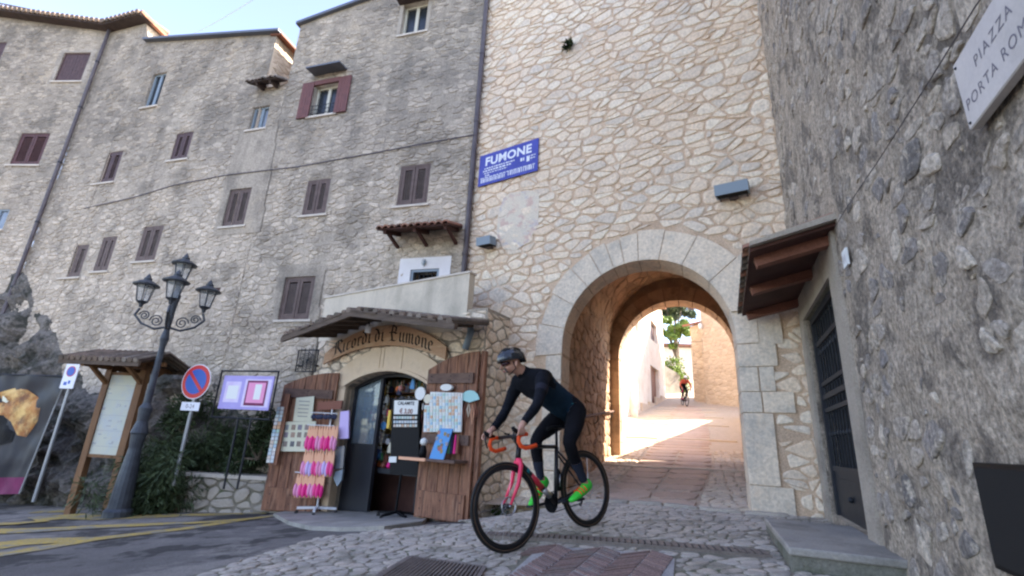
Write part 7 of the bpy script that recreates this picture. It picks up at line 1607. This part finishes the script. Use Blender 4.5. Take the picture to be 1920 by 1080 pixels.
    for s_ in (.21, -.21):
        tb('bar_tape', [(.84, s_, .878), (.885, s_, .882), (.925, s_, .868), (.94, s_ * 1.02, .83), (.925, s_ * 1.04, .79), (.88, s_ * 1.05, .768), (.80, s_ * 1.06, .775), (.765, s_ * 1.06, .782)], .0175, tapem, SF)
        tb('brake_hood', [(.885, s_, .89), (.94, s_, .905), (.975, s_, .93), (.985, s_, .945)], [.018, .02, .018, .012], 'black_paint', SF); tb('brake_lever', [(.97, s_, .92), (.985, s_, .87), (.965, s_ * 1.03, .80)], .007, 'iron', SF)
    for s_ in (.19, -.19):
        tb('brake_cable', [(.955, s_, .915), (.90, s_ * .6, .955), (.85, s_ * .2, .90), (.80, .01, .80)], .0025, 'black_paint')
    tb('bottle_cage', [(.355, .036, .40), (.335, .036, .50), (.335, -.036, .50), (.355, -.036, .40)], .004, 'steel')
    tb('front_axle', [(XF, -.06, RW_), (XF, .06, RW_)], .008, 'steel', SF); tb('frame_stripe', [tuple(d0_.lerp(d1_, .66)), tuple(d0_.lerp(d1_, .84))], .0262, 'steel')
    tb('bottle', [(.345, 0, .36), (.325, 0, .52)], .034, 'black_paint'); tb('bottle_cap', [(.325, 0, .52), (.321, 0, .55)], [.03, .015], 'iron')
    mb = MB(); mb.box(L(.89, 0, .90), (.05 * k, .035 * k, .012 * k)); mb.build('bike_computer', 'black_paint', t)
    return t
NODES = {  # name: x, y, z, radius, parent
 'pelvis': (.05, 0, 1.06, .135, None), 'waist': (.20, 0, 1.18, .122, 'pelvis'), 'chest': (.39, 0, 1.30, .142, 'waist'), 'yoke': (.52, 0, 1.375, .12, 'chest'), 'nb': (.60, 0, 1.425, .066, 'yoke'), 'neck': (.655, -.01, 1.475, .052, 'nb'),
 'jaw': (.715, -.02, 1.495, .062, 'neck'), 'skull': (.725, -.02, 1.555, .088, 'jaw'), 'crown': (.725, -.02, 1.60, .07, 'skull'), 'chin': (.785, -.05, 1.465, .034, 'jaw'), 'face': (.79, -.05, 1.53, .05, 'skull'),
 'shL': (.535, .165, 1.365, .074, 'yoke'), 'uaL': (.61, .225, 1.27, .056, 'shL'), 'elL': (.745, .275, 1.12, .042, 'uaL'), 'faL': (.80, .26, 1.06, .043, 'elL'), 'wrL': (.895, .222, .965, .027, 'faL'), 'paL': (.93, .215, .93, .031, 'wrL'),
 'shR': (.535, -.165, 1.365, .074, 'yoke'), 'uaR': (.56, -.235, 1.27, .056, 'shR'), 'elR': (.62, -.285, 1.13, .042, 'uaR'), 'faR': (.69, -.27, 1.065, .043, 'elR'), 'wrR': (.865, -.225, .955, .027, 'faR'), 'paR': (.92, -.215, .93, .031, 'wrR'),
 'hipL': (.05, .095, 1.02, .112, 'pelvis'), 'thL': (.18, .155, .90, .090, 'hipL'), 'knL': (.325, .19, .765, .060, 'thL'), 'caL': (.26, .165, .64, .056, 'knL'), 'anL': (.135, .13, .43, .034, 'caL'), 'heL': (.085, .128, .355, .030, 'anL'), 'foL': (.18, .128, .325, .034, 'heL'), 'toL': (.275, .125, .305, .026, 'foL'),
 'hipR': (.06, -.095, 1.02, .112, 'pelvis'), 'thR': (.25, -.12, .93, .090, 'hipR'), 'knR': (.44, -.11, .83, .060, 'thR'), 'caR': (.455, -.11, .69, .055, 'knR'), 'anR': (.435, -.12, .50, .034, 'caR'), 'heR': (.385, -.122, .43, .030, 'anR'), 'foR': (.47, -.122, .36, .034, 'heR'), 'toR': (.56, -.122, .318, .026, 'foR')}
for s_, sg_, px_ in (('L', 1, .93), ('R', -1, .92)):
    for k_, dx_ in enumerate((-.022, .0, .022, .042)):
        y = .215 * sg_; NODES['f%d%s' % (k_, s_)] = (px_ + dx_, y + sg_ * .034, .915, .0095, 'pa' + s_); NODES['g%d%s' % (k_, s_)] = (px_ + dx_ + .008, y + sg_ * .034, .888, .009, 'f%d%s' % (k_, s_)); NODES['h%d%s' % (k_, s_)] = (px_ + dx_ + .010, y + sg_ * .012, .874, .0085, 'g%d%s' % (k_, s_))
    NODES['t1' + s_] = (px_ - .005, .215 * sg_ - sg_ * .03, .918, .011, 'pa' + s_); NODES['t2' + s_] = (px_ + .02, .215 * sg_ - sg_ * .034, .893, .0095, 't1' + s_)
GRP = {'torso': ('pelvis waist chest yoke nb shL shR uaL uaR'.split()), 'sleeve': 'elL elR faL faR wrL wrR'.split(), 'leg': 'hipL hipR thL thR knL knR caL caR'.split(), 'sock': ['anL', 'anR'], 'foot': 'heL heR foL foR toL toR'.split(), 'head': 'neck jaw skull crown chin face'.split()}
def cyclist(L, label, mats, helmetm='helmet'):
    k = L.k; names = list(NODES); idx = {n: i for i, n in enumerate(names)}
    me = bpy.data.meshes.new('sk'); co = [L(*NODES[n][:3]) for n in names]; me.from_pydata(co, [(idx[n], idx[NODES[n][4]]) for n in names if NODES[n][4]], [])
    ob = bpy.data.objects.new('sk', me); COL.objects.link(ob); sk = ob.modifiers.new('s', 'SKIN'); sk.use_smooth_shade = True
    lay = me.skin_vertices[0] if len(me.skin_vertices) else None
    if lay is None:
        bm = bmesh.new(); bm.from_mesh(me); bm.verts.layers.skin.verify(); bm.to_mesh(me); bm.free(); lay = me.skin_vertices[0]
    for n in names: r = NODES[n][3] * k; lay.data[idx[n]].radius = (r, r * (1.12 if n in ('chest', 'yoke', 'waist') else 1)); lay.data[idx[n]].use_root = n == 'pelvis'
    sb_ = ob.modifiers.new('b', 'SUBSURF'); sb_.levels = 2; sb_.render_levels = 2
    dg = bpy.context.evaluated_depsgraph_get(); bme = bpy.data.meshes.new_from_object(ob.evaluated_get(dg)); bpy.data.objects.remove(ob)
    bme.materials.clear(); bme.materials.append(M['skin']); body = bpy.data.objects.new('body', bme); bme.name = 'body'; COL.objects.link(body)
    root = thing('person', label, 'person', L(.5, 0, 0)); put(body, root)
    V = np.array([v.co[:] for v in bme.vertices]); bme.calc_loop_triangles(); N_ = np.array([v.normal[:] for v in bme.vertices]); bme.polygons.foreach_set('use_smooth', [True] * len(bme.polygons))
    segs = [(idx[n], idx[NODES[n][4]], n) for n in names if NODES[n][4]]
    A = np.array([co[a][:] for a, b, n in segs]); B = np.array([co[b][:] for a, b, n in segs]); rad = np.array([NODES[n][3] * k for a, b, n in segs])
    g_of = {n: g for g, l in GRP.items() for n in l}
    fc = np.array([V[list(p.vertices)].mean(0) for p in bme.polygons]); AB = B - A; tt = np.clip(((fc[:, None] - A[None]) * AB[None]).sum(-1) / (AB ** 2).sum(-1), 0, 1)
    D = np.linalg.norm(fc[:, None] - (A[None] + tt[..., None] * AB[None]), axis=-1) / rad[None]; near_ = D.argmin(1); grp = [g_of.get(segs[i][2], 'hand') for i in near_]
    polys = [tuple(p.vertices) for p in bme.polygons]
    def cloth(name, groups, m_, off, cond=None):
        fs = [i for i in range(len(polys)) if grp[i] in groups and (cond is None or cond(i))]
        if not fs: return None
        used = sorted(set(v for i in fs for v in polys[i])); mp_ = {v: j for j, v in enumerate(used)}; mb = MB(); wr = lambda q: mnoise.noise(Vector((q[0] * 9, q[1] * 9, q[2] * 26))) + .6 * mnoise.noise(Vector((q[0] * 22, q[1] * 22, q[2] * 40))); mb.add([V[v] + N_[v] * (off + .0045 * max(-.6, wr(V[v]))) for v in used], [tuple(mp_[v] for v in polys[i]) for i in fs])
        return mb.build(name, m_, root, smooth=True, fixn=False)
    X_ = np.array(L.X); yy = (fc - L.o) @ L.Y / k; zz = (fc - L.o) @ L.Z / k; xx = (fc - L.o) @ L.X / k
    low = lambda i: not (segs[near_[i]][2] in ('pelvis', 'hipL', 'hipR') )
    cloth('jersey', ('torso',), mats['jersey'], .006, lambda i: not (abs(yy[i]) > .13 or xx[i] > .50))
    cloth('jersey_yoke', ('torso',), mats['sleeve'], .0065, lambda i: (abs(yy[i]) > .13 or xx[i] > .50) and not (segs[near_[i]][2] == 'nb' and D[i, near_[i]] < 0))
    cloth('sleeve', ('sleeve',), mats['sleeve'], .005); cloth('tights', ('leg',), mats['tights'], .004); cloth('sock', ('sock',), mats['sock'], .005, lambda i: yy[i] > 0); cloth('sock', ('sock',), mats['sock'], .005, lambda i: yy[i] <= 0)
    # pelvis part of the torso is covered by the tights below the jersey hem
    cloth('beard', ('head',), 'beard', .003, lambda i: zz[i] < 1.49 and xx[i] > .70 and segs[near_[i]][2] in ('jaw', 'chin'))
    for s_, kx in (('L', 1), ('R', -1)):                   # shoes
        h, f, o_ = [Vector(NODES[a + s_][:3]) for a in ('he', 'fo', 'to')]; dirv = (o_ - h).normalized(); upv = Vector((0, 1, 0)).cross(dirv) * -1
        if upv.z < 0: upv = -upv
        mb = MB(); vs = []; prof = [(-.045, .022, .03, .02), (-.03, .036, .05, .02), (.03, .037, .052, .012), (.09, .038, .042, .0), (.16, .046, .034, -.008), (.22, .042, .026, -.010), (.26, .026, .018, -.01), (.27, .008, .008, -.01)]
        for (x, w, hh, dz) in prof:
            c = h + dirv * x + upv * dz
            for a in range(12): b = 2 * pi * a / 12; q = c + Vector((0, 1, 0)) * w * cos(b) + upv * hh * sin(b); vs.append(L(q.x, q.y, q.z))
        mb.add(vs, [(i * 12 + j, i * 12 + (j + 1) % 12, (i + 1) * 12 + (j + 1) % 12, (i + 1) * 12 + j) for i in range(7) for j in range(12)] + [tuple(range(12)), tuple(84 + j for j in range(12))]); so_ = mb.build('shoe', mats['shoe'], root, smooth=True)
        mb = MB()
        for x in (.07, .11, .15): c = h + dirv * x; mb.tube([L(*(c + Vector((0, 1, 0)) * .044 * cos(b) + upv * (.046 - x * .06) * sin(b))) for b in np.linspace(0, pi, 9)], .007 * k, 5)
        mb.build('shoe_strap', mats['strap'], so_)
    # helmet, glasses, ear
    hd = Vector((.93, -.36, -.06)).normalized(); hs = Vector((0, 0, 1)).cross(hd).normalized(); hu = hd.cross(hs)
    c = Vector((.722, -.018, 1.565)); mb = MB(); vs = []; n, m = 24, 9
    for i in range(m + 1):
        a = (pi / 2) * i / m * 1.12
        for j in range(n):
            b = 2 * pi * j / n; rx = .138 if cos(b) > 0 else .145; rib = 1 + .04 * (1 if (int((sin(b) * sin(a) + 1) * 7)) % 2 else 0); fl = .02 * max(0, cos(b + pi)) * sin(a)
            q = c + hd * rx * sin(a) * cos(b) * rib + hs * .102 * sin(a) * sin(b) * rib + hu * (.105 * cos(a) * rib - fl); vs.append(L(*q))
    mb.add(vs, [(i * n + j, i * n + (j + 1) % n, (i + 1) * n + (j + 1) % n, (i + 1) * n + j) for i in range(m) for j in range(n)]); hm = mb.build('helmet', helmetm, root, smooth=False)
    mb = MB()
    for y in (-.055, 0, .055):
        for x0 in (-.09, .02): mb.tube([L(*(c + hd * x + hs * y * (1 - .2 * abs(x) / .1) + hu * (.109 * sqrt(max(.02, 1 - (x / .147) ** 2 - (y / .114) ** 2))))) for x in (x0, x0 + .035, x0 + .07)], [.004 * k, .009 * k, .004 * k], 6)
    mb.build('helmet_vent', 'dark_void', hm)
    mb = MB(); e = .0
    for s_ in (1, -1): mb.tube([L(*(c + hs * .075 * s_ + hd * .02 - hu * .03)), L(*(c + hs * .07 * s_ + hd * .0 - hu * .10)), L(*(c + hs * .02 * s_ + hd * .045 - hu * .14))], .005 * k, 5)
    mb.build('helmet_strap', 'black_paint', hm)
    fcx = Vector(NODES['face'][:3]); mb = MB(); vs = []
    for j in range(9):
        b = radians(-64 + 16 * j)
        for dz in (-.015, .013): vs.append(L(*(c + hd * (.112 * cos(b) - .002) + hs * .078 * sin(b) - hu * (.040 - dz * (.5 + .5 * abs(cos(b)))))))
    mb.add(vs, [(2 * j, 2 * j + 2, 2 * j + 3, 2 * j + 1) for j in range(8)]); gl = mb.build('glasses', mats['lens'], root, smooth=True, fixn=False); md = gl.modifiers.new('s', 'SOLIDIFY'); md.thickness = .004
    mb = MB()
    for s_ in (1, -1): mb.ball(L(*(c - hd * .005 + hs * .088 * s_ - hu * .06)), (.014 * k, .014 * k, .03 * k), 8, 6)
    mb.build('ear', 'skin', root, smooth=True)
    mb = MB(); nq_ = c + hd * .112 - hu * .075; mb.tube([L(*(nq_ + hu * .03 - hd * .012)), L(*(nq_ + hd * .012)), L(*(nq_ - hd * .01 - hu * .008))], [.008 * k, .013 * k, .010 * k], 8); mb.build('nose', 'skin', root, smooth=True)
    mb = MB(); mq = c + hd * .095 - hu * .108; mb.tube([L(*(mq - hs * .022 - hd * .008)), L(*(mq + hd * .004)), L(*(mq + hs * .022 - hd * .008))], [.004 * k, .007 * k, .004 * k], 6); mb.build('mouth', mat('lips_' + label[:3], (.42, .15, .13), rough=.5), root, smooth=True)
    return root, (cloth, L)
rear, frnt = np.array([.862, 4.99, G(.862, 4.99) + .021]), np.array([.105, 4.33, G(.105, 4.33) + .021])
Xd = frnt - rear; kk = np.linalg.norm(Xd) / 1.01; print('wheelbase', np.linalg.norm(Xd))
B1 = Frame(rear - Xd / np.linalg.norm(Xd) * XR * kk, Xd, radians(6.5), kk)
bicycle(B1, -5, 'racing bicycle with neon pink fork and orange bar tape, ridden past the arch')
p1_, ex = cyclist(B1, 'cyclist in dark blue jersey, black tights and neon green shoes riding out of the arch', dict(jersey='jersey_blue', sleeve='jersey_black', tights='tights', sock='sock', shoe='neon_green', strap='neon_orange', lens='lens_red'))
cl_, L_1 = ex
mb = MB()
ua, el = Vector(NODES['uaL'][:3]), Vector(NODES['elL'][:3])
mb.tube([L_1(*ua.lerp(el, .05)), L_1(*ua.lerp(el, .35))], [.0625 * kk, .056 * kk], 14, caps=False); mb.build('arm_band', 'band_grey', p1_, smooth=True)
mb = MB(); mb.box(L_1(.565, .02, 1.33), (.02, .012, .06)); mb.build('chest_print', 'sign_white', p1_)
mb = MB()
for t_ in (.0, .25, .5, .75): mb.box(L_1(.50 + .075 * t_, .0, 1.265 + .10 * t_), (.012, .008, .03))
mb.build('zip', 'band_grey', p1_, kind='stuff')
mb = MB(); mb.tube([L_1(.0, .13, 1.135), L_1(.03, .142, 1.13), L_1(.09, .142, 1.12), L_1(.15, .138, 1.115)], .0035, 5); mb.build('pocket_seam', 'teal', p1_)
q2 = spt(1284, 763); B2 = Frame(q2 + np.array([.15, .75, .12]), np.array([-.12, -1.0, -.10]), radians(-2), 1.0)
bicycle(B2, 3, 'second bicycle coming down the street beyond the arch', forkm='carbon', tapem='hot', accent='carbon')
cyclist(B2, 'distant cyclist in orange and black with a white helmet riding down the street', dict(jersey='jersey_black', sleeve='jersey_orange', tights='tights', sock='sock', shoe='carbon', strap='hot', lens='lens_red'), 'white_metal')
